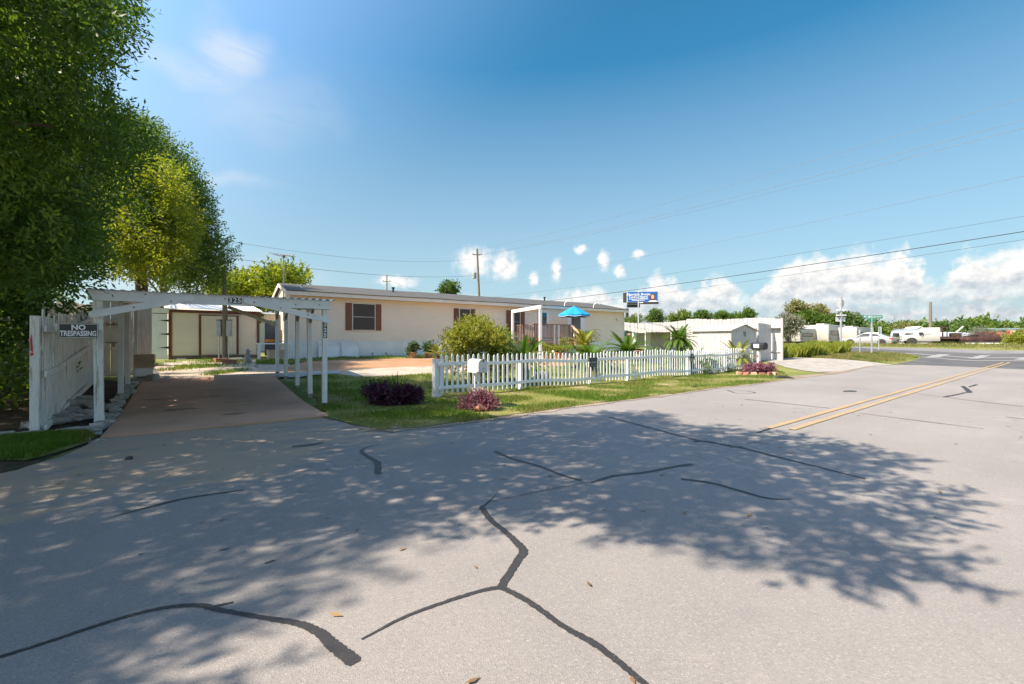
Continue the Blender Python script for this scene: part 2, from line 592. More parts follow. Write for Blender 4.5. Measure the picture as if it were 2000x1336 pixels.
    # ground ---------------------------------------------------------
    def patchy(name, a, bcol, c, s1, s2, bump=0.5):
        m, k, b = new_mat(name)
        co = k.node('ShaderNodeTexCoord').outputs['Object']
        col = k.mix(k.smooth(k.noise(co, s1, 6, 0.65), 0.42, 0.62), a, bcol)
        col = k.mix(k.smooth(k.noise(co, s2, 6, 0.7, 0.2, 2.0), 0.52, 0.68), col, c)
        col = k.mix(k.m('MULTIPLY', k.smooth(k.noise(co, 45, 3, 0.7), 0.4, 0.7), 0.35), col, tuple(x * 0.55 for x in a))
        k.put(b.inputs['Base Color'], col)
        b.inputs['Roughness'].default_value = 0.95
        b.inputs['Specular IOR Level'].default_value = 0.15
        bn = k.node('ShaderNodeBump')
        bn.inputs['Strength'].default_value = bump
        bn.inputs['Distance'].default_value = 0.04
        k.put(bn.inputs['Height'], k.noise(co, 14, 6, 0.7))
        k.put(b.inputs['Normal'], bn.outputs[0])
    patchy('soil', (0.30, 0.24, 0.18), (0.20, 0.155, 0.11), (0.40, 0.34, 0.27), 0.5, 1.6)
    patchy('field', (0.20, 0.20, 0.06), (0.13, 0.16, 0.04), (0.33, 0.29, 0.14), 0.25, 0.8)
    patchy('turf', (0.155, 0.17, 0.035), (0.22, 0.20, 0.065), (0.34, 0.265, 0.165), 1.1, 1.3)
    patchy('orange_sand', (0.38, 0.225, 0.13), (0.33, 0.185, 0.10), (0.38, 0.29, 0.215), 0.9, 0.5, 0.35)
    patchy('pale_sand', (0.46, 0.385, 0.31), (0.40, 0.33, 0.265), (0.26, 0.21, 0.16), 1.2, 1.8, 0.45)
    patchy('shell_gravel', (0.37, 0.34, 0.305), (0.29, 0.265, 0.235), (0.20, 0.17, 0.125), 2.0, 1.1, 0.6)
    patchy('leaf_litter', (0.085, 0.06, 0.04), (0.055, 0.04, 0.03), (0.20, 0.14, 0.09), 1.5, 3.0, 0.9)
    simple('red_concrete', (0.62, 0.33, 0.205), (0.50, 0.275, 0.18), 0.75, 0.9, bump=0.25, bscale=60, dirt=(0.27, 0.16, 0.10), dscale=1.3, dlo=0.58, dhi=0.78)
    simple('pale_concrete', (0.42, 0.395, 0.37), (0.33, 0.31, 0.285), 0.85, 3, bump=0.3)
    simple('oil_stain', (0.27, 0.15, 0.105), (0.22, 0.13, 0.095), 0.6, 4)
    simple('rubble', (0.44, 0.41, 0.37), (0.30, 0.27, 0.235), 0.9, 4, bump=0.6, bscale=18)
    # building ---------------------------------------------------------
    simple('cream_siding', (0.83, 0.69, 0.555), (0.79, 0.66, 0.53), 0.5, 1.2, dirt=(0.60, 0.50, 0.40), dscale=0.8, dlo=0.6, dhi=0.9)
    simple('cream_trim', (0.78, 0.70, 0.615), (0.73, 0.65, 0.57), 0.5, 2)
    simple('white_vinyl', (0.80, 0.795, 0.79), (0.74, 0.735, 0.73), 0.5, 1.5, dirt=(0.55, 0.55, 0.50), dscale=1.2, dlo=0.62, dhi=0.9)
    m, k, b = new_mat('shingle')
    co = k.node('ShaderNodeTexCoord').outputs['Object']
    br = k.node('ShaderNodeTexBrick')
    k.put(br.inputs['Vector'], co)
    br.inputs['Scale'].default_value = 1.0
    br.inputs['Brick Width'].default_value = 0.32
    br.inputs['Row Height'].default_value = 0.14
    br.inputs['Mortar Size'].default_value = 0.006
    br.inputs['Color1'].default_value = (0.085, 0.08, 0.075, 1)
    br.inputs['Color2'].default_value = (0.055, 0.053, 0.05, 1)
    br.inputs['Mortar'].default_value = (0.06, 0.06, 0.06, 1)
    col = k.mix(k.m('MULTIPLY', k.smooth(k.noise(co, 9, 5), 0.4, 0.7), 0.5), br.outputs[0], (0.10, 0.095, 0.088))
    k.put(b.inputs['Base Color'], col)
    b.inputs['Roughness'].default_value = 0.9
    bn = k.node('ShaderNodeBump')
    bn.inputs['Strength'].default_value = 0.6
    k.put(bn.inputs['Height'], k.noise(co, 40, 3))
    k.put(b.inputs['Normal'], bn.outputs[0])
    simple('brown_shutter', (0.20, 0.068, 0.032), (0.155, 0.055, 0.028), 0.55, 8, stretch=(6, 6, 0.6))
    simple('dark_shutter', (0.135, 0.046, 0.028), (0.11, 0.04, 0.025), 0.55, 8, stretch=(6, 6, 0.6))
    simple('brown_trim', (0.155, 0.055, 0.030), (0.11, 0.042, 0.026), 0.6, 6)
    simple('window_screen', (0.040, 0.024, 0.022), (0.030, 0.020, 0.019), 0.28, 3, spec=0.5)
    simple('window_glass', (0.035, 0.05, 0.05), (0.06, 0.085, 0.075), 0.08, 1.5, spec=0.8)
    simple('tinted_glass', (0.02, 0.024, 0.026), (0.05, 0.06, 0.055), 0.1, 2, spec=0.7)
    simple('white_paint', (0.74, 0.735, 0.725), (0.68, 0.675, 0.665), 0.5, 5, dirt=(0.42, 0.39, 0.33), dscale=4.0, dlo=0.55, dhi=0.85)
    simple('dimmed_white', (0.47, 0.45, 0.425), (0.42, 0.40, 0.38), 0.5, 2.0, dirt=(0.36, 0.33, 0.29), dscale=1.4, dlo=0.58, dhi=0.85)  # white dimmed in its colour so walls and boards in full sun don't clip
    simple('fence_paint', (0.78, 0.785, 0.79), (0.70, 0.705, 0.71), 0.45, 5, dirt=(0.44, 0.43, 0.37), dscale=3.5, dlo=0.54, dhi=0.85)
    simple('worn_white', (0.81, 0.775, 0.71), (0.72, 0.685, 0.62), 0.7, 9, stretch=(5, 5, 0.7), dirt=(0.27, 0.23, 0.17), dscale=4, dlo=0.50, dhi=0.72)
    simple('worn_cream', (0.62, 0.55, 0.46), (0.52, 0.46, 0.38), 0.75, 5, stretch=(3, 3, 0.5), dirt=(0.30, 0.25, 0.19), dscale=2.2, dlo=0.60, dhi=0.85)
    simple('shed_cream', (0.79, 0.685, 0.575), (0.74, 0.645, 0.54), 0.6, 1.6, dirt=(0.50, 0.43, 0.34), dscale=1.0, dlo=0.62, dhi=0.9)
    simple('galvanised', (0.55, 0.56, 0.57), (0.38, 0.38, 0.38), 0.42, 3, metal=0.55, dirt=(0.10, 0.10, 0.10), dscale=1.3, dlo=0.56, dhi=0.70)
    simple('steel_post', (0.55, 0.56, 0.57), (0.45, 0.46, 0.47), 0.45, 4, metal=0.5)
    simple('sign_back', (0.66, 0.66, 0.66), (0.58, 0.58, 0.58), 0.45, 4, metal=0.3)
    simple('grey_box', (0.33, 0.35, 0.34), (0.27, 0.285, 0.28), 0.5, 5)
    simple('black_paint', (0.018, 0.018, 0.020), (0.028, 0.027, 0.027), 0.4, 6)
    simple('dark_iron', (0.035, 0.030, 0.028), (0.055, 0.045, 0.04), 0.6, 6)
    simple('sign_black', (0.022, 0.022, 0.025), (0.03, 0.03, 0.033), 0.45, 5)
    simple('sign_white', (0.82, 0.82, 0.82), (0.78, 0.78, 0.78), 0.5, 5)
    simple('sign_teal', (0.10, 0.16, 0.155), (0.07, 0.12, 0.12), 0.5, 8)
    simple('sign_green', (0.015, 0.25, 0.16), (0.02, 0.22, 0.145), 0.4, 5)
    simple('sign_yellow', (0.75, 0.50, 0.05), (0.70, 0.46, 0.05), 0.4, 5)
    simple('board_blue', (0.008, 0.085, 0.33), (0.01, 0.10, 0.37), 0.5, 1.0)
    simple('skin_print', (0.62, 0.36, 0.27), (0.55, 0.30, 0.22), 0.6, 0.8)
    simple('hair_print', (0.12, 0.045, 0.030), (0.085, 0.035, 0.025), 0.6, 0.8)
    simple('reflector_red', (0.75, 0.03, 0.03), (0.65, 0.03, 0.03), 0.25, 5)
    simple('spray_red', (0.60, 0.03, 0.04), (0.5, 0.03, 0.04), 0.6, 10)
    simple('rust_bolt', (0.24, 0.08, 0.04), (0.16, 0.055, 0.03), 0.8, 30)
    simple('pole_wood', (0.205, 0.165, 0.12), (0.13, 0.105, 0.08), 0.85, 5, stretch=(7, 7, 0.5), bump=0.4, bscale=12)
    simple('grey_wood', (0.33, 0.29, 0.24), (0.22, 0.19, 0.155), 0.85, 5, stretch=(5, 5, 0.6), bump=0.3)
    simple('old_brown_wood', (0.22, 0.165, 0.11), (0.13, 0.095, 0.065), 0.85, 4, stretch=(5, 5, 0.5), bump=0.3)
    simple('deck_wood', (0.31, 0.20, 0.135), (0.215, 0.135, 0.09), 0.8, 6, stretch=(4, 4, 0.7))
    simple('raw_wood', (0.52, 0.39, 0.25), (0.42, 0.31, 0.20), 0.8, 5, stretch=(1, 4, 4))
    simple('bark', (0.11, 0.085, 0.06), (0.065, 0.05, 0.037), 0.95, 5, stretch=(4, 4, 0.8), bump=0.8, bscale=10)
    simple('palm_trunk', (0.12, 0.075, 0.05), (0.065, 0.04, 0.028), 0.95, 14, bump=0.9, bscale=24)
    simple('blue_door', (0.035, 0.065, 0.115), (0.03, 0.055, 0.10), 0.5, 3)
    simple('orange_box', (0.62, 0.27, 0.05), (0.52, 0.22, 0.04), 0.6, 6)
    simple('brick_red', (0.36, 0.16, 0.11), (0.28, 0.12, 0.085), 0.9, 10, bump=0.3)
    simple('terracotta', (0.55, 0.20, 0.085), (0.45, 0.16, 0.07), 0.8, 8)
    simple('grey_pot', (0.42, 0.38, 0.38), (0.34, 0.31, 0.31), 0.7, 6)
    simple('basket', (0.38, 0.24, 0.12), (0.28, 0.17, 0.085), 0.85, 20)
    simple('umbrella_blue', (0.002, 0.26, 0.50), (0.002, 0.21, 0.43), 0.75, 4)
    simple('grill_red', (0.55, 0.035, 0.030), (0.48, 0.03, 0.028), 0.35, 5)
    simple('plastic_white', (0.82, 0.82, 0.81), (0.78, 0.78, 0.77), 0.4, 4)
    simple('plastic_teal', (0.01, 0.32, 0.40), (0.01, 0.26, 0.34), 0.45, 4)
    simple('plastic_navy', (0.01, 0.04, 0.13), (0.01, 0.035, 0.11), 0.5, 4)
    simple('tarp_blue', (0.04, 0.20, 0.40), (0.03, 0.16, 0.34), 0.6, 4)
    simple('pink_plastic', (0.75, 0.34, 0.27), (0.68, 0.30, 0.24), 0.6, 4)
    simple('statue_stone', (0.34, 0.33, 0.32), (0.22, 0.21, 0.20), 0.9, 9, bump=0.4)
    simple('mailbox_white', (0.60, 0.585, 0.545), (0.57, 0.555, 0.515), 0.38, 3)
    # vehicles ---------------------------------------------------------
    simple('car_silver', (0.40, 0.38, 0.36), (0.37, 0.35, 0.33), 0.25, 1.5, metal=0.25)
    simple('rv_white', (0.42, 0.40, 0.365), (0.36, 0.34, 0.31), 0.45, 1.2, dirt=(0.19, 0.16, 0.13), dscale=0.9, dlo=0.56, dhi=0.85)
    simple('truck_white', (0.46, 0.44, 0.42), (0.41, 0.39, 0.37), 0.35, 1.2)
    simple('aluminium', (0.72, 0.73, 0.74), (0.62, 0.63, 0.64), 0.3, 2.0, metal=0.75)
    simple('tarp_silver', (0.50, 0.54, 0.60), (0.40, 0.44, 0.52), 0.5, 1.4)
    simple('tyre', (0.022, 0.022, 0.022), (0.04, 0.037, 0.034), 0.85, 10)
    simple('wheel_steel', (0.58, 0.56, 0.53), (0.46, 0.44, 0.41), 0.4, 8, metal=0.3)
    simple('rust_dark', (0.060, 0.026, 0.022), (0.035, 0.018, 0.016), 0.8, 3, dirt=(0.16, 0.06, 0.03), dscale=2, dlo=0.55, dhi=0.7)
    simple('rust_orange', (0.36, 0.12, 0.045), (0.22, 0.075, 0.035), 0.85, 2.5, dirt=(0.10, 0.04, 0.03), dscale=2, dlo=0.55, dhi=0.75)
    simple('red_wreck', (0.52, 0.10, 0.055), (0.40, 0.08, 0.045), 0.7, 2)
    simple('green_metal', (0.19, 0.27, 0.25), (0.15, 0.215, 0.20), 0.5, 2)
    simple('lamp_red', (0.6, 0.02, 0.02), (0.5, 0.02, 0.02), 0.25, 5)
    simple('wire_dark', (0.03, 0.035, 0.04), (0.04, 0.045, 0.05), 0.6, 3)
    simple('wire_pale', (0.17, 0.20, 0.23), (0.14, 0.17, 0.2), 0.5, 3)
    # plants ---------------------------------------------------------
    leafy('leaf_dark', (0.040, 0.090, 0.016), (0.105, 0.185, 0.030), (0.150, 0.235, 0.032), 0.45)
    leafy('leaf_lime', (0.15, 0.200, 0.016), (0.29, 0.31, 0.030), (0.085, 0.140, 0.016), 0.50)
    leafy('leaf_mid', (0.060, 0.120, 0.018), (0.120, 0.190, 0.028), (0.085, 0.140, 0.018), 0.42)
    leafy('leaf_far', (0.060, 0.115, 0.020), (0.105, 0.165, 0.032), (0.050, 0.095, 0.022), 0.25)
    leafy('leaf_far_lime', (0.110, 0.165, 0.022), (0.150, 0.200, 0.030), (0.080, 0.130, 0.022), 0.25)
    leafy('leaf_olive', (0.17, 0.165, 0.055), (0.24, 0.225, 0.08), (0.11, 0.125, 0.04), 0.25)
    leafy('leaf_grey', (0.16, 0.165, 0.12), (0.22, 0.22, 0.16), None, 0.2)
    leafy('leaf_bush', (0.19, 0.215, 0.022), (0.31, 0.30, 0.05), (0.13, 0.17, 0.02), 0.40)
    leafy('petal', (0.75, 0.75, 0.70), (0.85, 0.84, 0.78), None, 0.3)
    leafy('leaf_silver', (0.36, 0.37, 0.38), (0.50, 0.50, 0.50), None, 0.2)
    leafy('leaf_purple', (0.045, 0.014, 0.034), (0.105, 0.034, 0.070), None, 0.25)
    leafy('leaf_plum', (0.150, 0.045, 0.085), (0.285, 0.125, 0.165), None, 0.25)
    leafy('leaf_sago', (0.060, 0.125, 0.016), (0.11, 0.185, 0.026), None, 0.35)
    leafy('leaf_sago_yellow', (0.17, 0.20, 0.026), (0.26, 0.25, 0.04), None, 0.3)
    leafy('leaf_pot', (0.19, 0.24, 0.030), (0.30, 0.31, 0.05), None, 0.3)
    leafy('leaf_cactus', (0.05, 0.10, 0.04), (0.08, 0.14, 0.05), None, 0.15)
    leafy('grass_green', (0.070, 0.165, 0.016), (0.150, 0.215, 0.030), (0.170, 0.185, 0.045), 0.45, 0.6)
    leafy('grass_dry', (0.17, 0.175, 0.045), (0.25, 0.225, 0.085), (0.11, 0.15, 0.03), 0.3, 0.6)
    leafy('grass_tall', (0.19, 0.24, 0.026), (0.29, 0.30, 0.05), None, 0.45, 0.6)

build_materials()
# ------------------------------------------------------------------ ground, roads, yard surfaces
def axis(lo, hi, step, far):
    a = list(np.arange(lo, hi + 1e-6, step))
    left, right, g = [], [], step
    x = lo
    while x > -far:
        g *= 1.5
        x -= g
        left.append(x)
    x, g = hi, step
    while x < far:
        g *= 1.5
        x += g
        right.append(x)
    return left[::-1] + a + right

GX = axis(-26, 52, 0.5, 2500)
GY = axis(-8, 62, 0.5, 2500)
mb = MB()
mb.grid([[(x, y, hgt(x, y)) for x in GX] for y in GY])
ground = mb.build('ground', 'field', smooth=True)
tag(ground, kind='structure')

def sheet(name, pts, mat, dz, parent=None, kind='structure', step=0.5):
    """a surface sheet that follows the terrain, cut on the ground's own grid lines"""
    bm = bmesh.new()
    f = bm.faces.new([bm.verts.new((p[0], p[1], 0)) for p in pts])
    bmesh.ops.triangulate(bm, faces=[f])
    xs = [p[0] for p in pts]
    ys = [p[1] for p in pts]
    for lines, lo, hi, ax in ((GX, min(xs), max(xs), 0), (GY, min(ys), max(ys), 1)):
        for c in lines:
            if lo < c < hi:
                co, no = [0, 0, 0], [0, 0, 0]
                co[ax], no[ax] = c, 1
                bmesh.ops.bisect_plane(bm, geom=bm.verts[:] + bm.edges[:] + bm.faces[:], dist=1e-5, plane_co=co, plane_no=no)
    for v in bm.verts:
        v.co.z = hgt(v.co.x, v.co.y) + dz
    bmesh.ops.recalc_face_normals(bm, faces=bm.faces[:])
    me = bpy.data.meshes.new(name)
    bm.to_mesh(me)
    bm.free()
    if len(me.polygons) and me.polygons[0].normal.z < 0:
        me.flip_normals()
    o = obj(name, me, mat, parent)
    if parent is None:
        tag(o, kind=kind)
    return o

def gp(*pix):
    return [G(*p).xy for p in pix]

def smooth_line(pts, n=6):
    """Catmull-Rom through 2D points"""
    P = [Vector((p[0], p[1])) for p in pts]
    P = [P[0] * 2 - P[1]] + P + [P[-1] * 2 - P[-2]]
    out = []
    for i in range(1, len(P) - 2):
        for j in range(n):
            t = j / n
            a, b, c, d = P[i - 1], P[i], P[i + 1], P[i + 2]
            out.append(0.5 * ((2 * b) + (c - a) * t + (2 * a - 5 * b + 4 * c - d) * t * t + (3 * b - a - 3 * c + d) * t ** 3))
    out.append(P[-2])
    return out

ROAD_EDGE = gp((0, 928), (60, 912), (130, 888), (172, 868), (196, 858), (418, 838), (640, 817), (664, 822), (690, 832), (738, 842), (820, 837), (930, 823), (1000, 813), (1100, 798),
               (1200, 785), (1300, 772), (1400, 758), (1480, 749), (1560, 738), (1640, 728), (1690, 717), (1745, 712.5))
edge_s = smooth_line(ROAD_EDGE, 3)
rng = random.Random(3)
edge_r = [p + Vector((rng.uniform(-1, 1), rng.uniform(-1, 1))) * 0.035 for p in edge_s]
JOINT = gp((1745, 712.5), (1800, 713.5), (1900, 717.5), (2000, 722), (2250, 733))
road_pts = [Vector((-14, 4.5))] + edge_r + JOINT[1:] + [Vector((32, -4)), Vector((10, -7.5)), Vector((-20, -7.5)), Vector((-22, 2.0))]
road = sheet('road', road_pts, 'asphalt', 0.010)

HW = gp((1480, 678), (1560, 681.5), (1640, 685), (1740, 690), (1785, 692.5), (1800, 697), (1786, 704), (1745, 711.5)) + [p + Vector((-0.05, 0.1)) for p in JOINT[1:]]
HW_far = gp((2250, 694), (2000, 685), (1740, 679), (1620, 676.2))
hd = (HW_far[2] - HW_far[1]).normalized()
HW_far = HW_far + [HW_far[-1] + hd * 30, HW_far[-1] + hd * 30 + Vector((-8, -8))]
sheet('highway', HW + [JOINT[-1] + Vector((30, -16)), HW_far[0] + Vector((30, -20))] + HW_far, 'dark_asphalt', 0.006)
far_lane = sheet('highway_lane', gp((2000, 691), (1740, 684)) + [HW_far[3] + Vector((-1.5, -1.5)), HW_far[3], HW_far[2], HW_far[1]], 'old_asphalt', 0.012)

# yard surfaces
FRL, FRR = Vector((-5.75, 6.36)), Vector((-3.30, 8.20))
RV = Vector((-0.577, 0.816))
slab_pts = [FRL, FRL + (FRR - FRL) * 0.5, FRR, FRR + RV * 6.9, FRL + RV * 6.9]
slab = sheet('driveway', slab_pts, 'red_concrete', 0.030)
# the slab's saw-cut edges
mbs = MB()
for a, b in ((slab_pts[0], slab_pts[2]), (slab_pts[2], slab_pts[3]), (slab_pts[4], slab_pts[0])):
    n = 14
    rows = [[], []]
    for i in range(n + 1):
        p = a.lerp(b, i / n)
        rows[0].append((p.x, p.y, hgt(p.x, p.y) + 0.0298))
        rows[1].append((p.x, p.y, hgt(p.x, p.y) - 0.05))
    mbs.grid(rows)
mbs.build('slab_edge', 'red_concrete', slab)

sheet('sandy_yard', gp((548, 738), (562, 716), (600, 706), (700, 701), (840, 700), (1000, 696.5), (1100, 695), (1200, 693.5), (1290, 696), (1260, 706), (1150, 714), (1000, 719.5), (845, 724), (760, 727), (690, 733), (640, 734)), 'orange_sand', 0.014)
sheet('pale_yard', gp((250, 752), (262, 728), (330, 707), (440, 703), (520, 702), (566, 705), (566, 716), (550, 739), (535, 741)), 'pale_sand', 0.010)
sheet('pale_sand_patch', gp((640, 733), (690, 722), (760, 719), (846, 716), (920, 718), (900, 729), (846, 731), (760, 735), (700, 737)), 'pale_sand', 0.022)
sheet('concrete_strip', gp((541, 739), (548, 731), (600, 727.5), (662, 725.5), (664, 731.5), (612, 735), (580, 740)), 'pale_concrete', 0.045)
sheet('gravel_drive', gp((1490, 704), (1540, 698.5), (1600, 700), (1660, 703.5), (1706, 708), (1744, 712.6), (1692, 716.5), (1650, 725), (1600, 728), (1565, 724), (1530, 716)), 'shell_gravel', 0.020)
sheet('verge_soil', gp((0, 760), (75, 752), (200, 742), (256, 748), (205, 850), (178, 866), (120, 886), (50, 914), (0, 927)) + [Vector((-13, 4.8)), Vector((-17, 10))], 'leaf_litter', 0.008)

LAWN_A = gp((640, 818), (664, 823), (690, 833), (738, 843), (820, 838), (930, 824), (1000, 814), (1100, 799), (1200, 786), (1300, 773), (1400, 759), (1480, 750),
            (1545, 740), (1530, 727), (1480, 722), (1440, 719), (1400, 705), (1250, 707), (1150, 714.5), (1000, 720.5), (900, 729), (846, 732), (760, 736), (700, 738), (664, 733), (600, 738))
rj = random.Random(8)
def ragged(P, amp, seg=0.35):
    out = []
    for i in range(len(P)):
        a, b = Vector(P[i]), Vector(P[(i + 1) % len(P)])
        n = max(1, int((b - a).length / seg))
        for j in range(n):
            q = a.lerp(b, j / n)
            out.append(q + Vector((rj.uniform(-amp, amp), rj.uniform(-amp, amp))))
    return out
SH_E = [p for p in edge_s if p.x > FRR.x - .1]
shoulder = [p + Vector((0.10, -0.13)) for p in SH_E] + [p + Vector((-.16, .30)) for p in SH_E[::-1]]
sheet('road_shoulder', ragged(shoulder, 0.07, 0.22), 'soil', 0.018)
lawn = sheet('lawn', ragged([Vector(p) + Vector((-.04, .09)) for p in LAWN_A], 0.07), 'turf', 0.026)
HOUSE_STRIP = gp((500, 706), (566, 704), (700, 698), (860, 692), (1000, 689), (1000, 694), (860, 699), (700, 702), (600, 706.5), (562, 712), (500, 712))
sheet('grass_strip', HOUSE_STRIP, 'turf', 0.024)
VERGE = gp((0, 902), (0, 862), (60, 856), (120, 852), (180, 850), (188, 856), (168, 868), (110, 888), (50, 903))
sheet('grass_verge', VERGE, 'turf', 0.024)

# markings -----------------------------------------------------------------
def strip(name, pts, widths, mat, dz, parent, n=6, ragged=0.0, seed=1):
    P = smooth_line(pts, n)
    r = random.Random(seed)
    if not hasattr(widths, '__len__'):
        widths = [widths] * len(pts)
    Wd = [widths[min(len(widths) - 2, int(i / n))] + (widths[min(len(widths) - 1, int(i / n) + 1)] - widths[min(len(widths) - 2, int(i / n))]) * ((i % n) / n) for i in range(len(P))]
    a, b = [], []
    for i, p in enumerate(P):
        d = (P[min(i + 1, len(P) - 1)] - P[max(i - 1, 0)])
        d = d.normalized() if d.length > 0 else Vector((1, 0))
        nn = Vector((-d.y, d.x))
        w1 = Wd[i] * 0.5 * (1 + r.uniform(-ragged, ragged))
        w2 = Wd[i] * 0.5 * (1 + r.uniform(-ragged, ragged))
        for L, q in ((a, p + nn * w1), (b, p - nn * w2)):
            L.append((q.x, q.y, hgt(q.x, q.y) + dz))
    return MB().grid([a, b]).build(name, mat, parent)

SEALS = [
    ([(-60, 1302), (0, 1288), (90, 1260), (190, 1226), (280, 1200), (340, 1189), (395, 1187), (430, 1196), (520, 1212), (580, 1222), (620, 1238), (650, 1264), (685, 1292), (694, 1301)],
     [.022, .024, .026, .028, .03, .032, .036, .034, .034, .04, .05, .06, .065, .05]),
    ([(400, 1193), (455, 1181)], [.03, .012]),
    ([(706, 1254), (790, 1210), (870, 1180), (940, 1158), (978, 1151)], [.012, .022, .026, .03, .04]),
    ([(978, 1151), (1010, 1100), (1022, 1080), (1006, 1060), (985, 1040), (960, 1020), (942, 995), (949, 988), (968, 970)], [.05, .05, .06, .055, .045, .05, .045, .02, .008]),
    ([(978, 1151), (1030, 1178), (1100, 1228), (1160, 1262), (1210, 1300), (1252, 1336), (1290, 1370)], [.04, .04, .034, .04, .034, .03, .03]),
    ([(742, 869), (716, 876), (706, 884), (722, 896), (737, 906), (738, 929)], [.008, .015, .05, .06, .07, .06]),
    ([(966, 883), (1000, 898), (1050, 912), (1100, 931), (1136, 941)], [.05, .045, .04, .045, .045]),
    ([(1155, 945), (1200, 932), (1260, 925), (1310, 915), (1352, 909)], [.03, .045, .045, .055, .06]),
    ([(1330, 938), (1390, 946), (1440, 960), (1500, 976), (1545, 978)], [.04, .045, .045, .03, .008]),
    ([(1190, 816), (1280, 840), (1360, 861), (1440, 875), (1520, 895), (1600, 915), (1690, 938)], [.05, .045, .045, .05, .045, .04, .02]),
    ([(1355, 864), (1385, 864), (1420, 873), (1452, 875)], [.06, .03, .025, .05]),
    ([(222, 1012), (290, 994), (370, 975), (476, 960)], [.008, .026, .026, .022]),
    ([(1478, 847), (1516, 835)], [.03, .035]),
    ([(1455, 781), (1540, 790), (1622, 799)], [.04, .03, .03]),
    ([(1676, 808), (1800, 824), (1920, 839)], [.015, .03, .012]),
    ([(1880, 755), (1890, 763), (1893, 767), (1884, 768)], [.08, .12, .12, .05]),
    ([(1884, 768), (1868, 772), (1845, 776)], [.05, .06, .08]),
    ([(1892, 757), (1908, 752)], [.05, .08]),
    ([(1790, 770), (1900, 784), (2010, 797)], [.02, .03, .03]),
    ([(1640, 757), (1700, 762)], [.03, .02]),
    ([(1420, 763), (1440, 769), (1475, 768), (1450, 764), (1425, 763)], [.03, .03, .03, .02, .02]),
    ([(1965, 816), (2030, 824)], [.03, .03]),
    ([(950, 985), (1060, 962), (1150, 944)], [.008, .010, .010]),
]
for i, (pp, ww) in enumerate(SEALS):
    strip('crack_seal', gp(*pp), ww, 'crack_tar', 0.0125 + 0.0003 * i, road, 14, 0.16, i + 5)

# small oil spots and bits on the asphalt
for i, (x, y, r) in enumerate([(437, 1077, .016), (527, 1101, .018), (600, 871, .10), (275, 1086, .010), (700, 900, .012), (1660, 765, .16), (433, 1019, .012), (385, 1052, .008), (640, 1015, .01)]):
    c = G(x, y)
    r_ = random.Random(i)
    pts = []
    for j in range(11):
        a = 2 * math.pi * j / 11
        rr = r * r_.uniform(0.6, 1.25)
        q = c.xy + Vector((UX, UY)) * math.cos(a) * rr * 1.8 + Vector((-UY, UX)) * math.sin(a) * rr * 0.8
        pts.append((q.x, q.y, hgt(q.x, q.y) + 0.0120))
    MB().add(pts, [tuple(range(11))]).build('tar_spot', 'crack_tar', road)

U2 = Vector((UX, UY))
V2 = Vector((-UY, UX))
y0 = G(1545, 841).xy
jt = 24.2
for k_, off in ((0, 0.0), (1, 0.27)):
    a0 = y0 + V2 * off - U2 * (0.0 if k_ == 0 else 0.15)
    strip('yellow_line', [a0 + U2 * t for t in np.linspace(0, jt, 12)], 0.105, 'yellow_paint', 0.0205, road, 3, 0.10, 40 + k_)
    strip('yellow_line', [a0 + U2 * t for t in np.linspace(jt + 0.02, jt + 11, 8)], 0.12, 'yellow_paint', 0.0225, road, 3, 0.02, 50 + k_)

hw = bpy.data.objects['highway']
def hquad(name, pix, mat, dz):
    P = gp(*pix)
    rows = []
    for s in (0, 1):
        a, b = (P[0], P[1]) if s == 0 else (P[3], P[2])
        rows.append([(*a.lerp(b, i / 10), 0) for i in range(11)])
    rows = [[(x, y, hgt(x, y) + dz) for x, y, _ in r] for r in rows]
    MB().grid(rows).build(name, mat, hw)
hquad('crosswalk_line', [(1768, 690.0), (2080, 698.5), (2080, 699.7), (1768, 691.2)], 'white_marking', 0.024)
hquad('crosswalk_line', [(1801, 697.2), (2080, 705), (2080, 706.4), (1801, 698.3)], 'white_marking', 0.024)
for x0, x1 in ((1812, 1842), (1894, 1920), (1985, 2008)):
    hquad('crosswalk_bar', [(x0 + 22, 691.8 + (x0 - 1800) * .027), (x1 + 16, 691.8 + (x1 - 1800) * .027), (x1 - 8, 698.0 + (x1 - 1800) * .028), (x0 - 6, 698.0 + (x0 - 1800) * .028)], 'white_marking', 0.028)
hquad('island_paint', [(1728, 692.4), (1768, 690.4), (1757, 692.4), (1738, 694.0)], 'yellow_paint', 0.036)

# ------------------------------------------------------------------ grass (nobody could count it)
def in_poly(P, x, y):
    inside = np.zeros(len(x), bool)
    j = len(P) - 1
    for i in range(len(P)):
        xi, yi, xj, yj = P[i][0], P[i][1], P[j][0], P[j][1]
        c = ((yi > y) != (yj > y)) & (x < (xj - xi) * (y - yi) / (yj - yi + 1e-12) + xi)
        inside ^= c
        j = i
    return inside

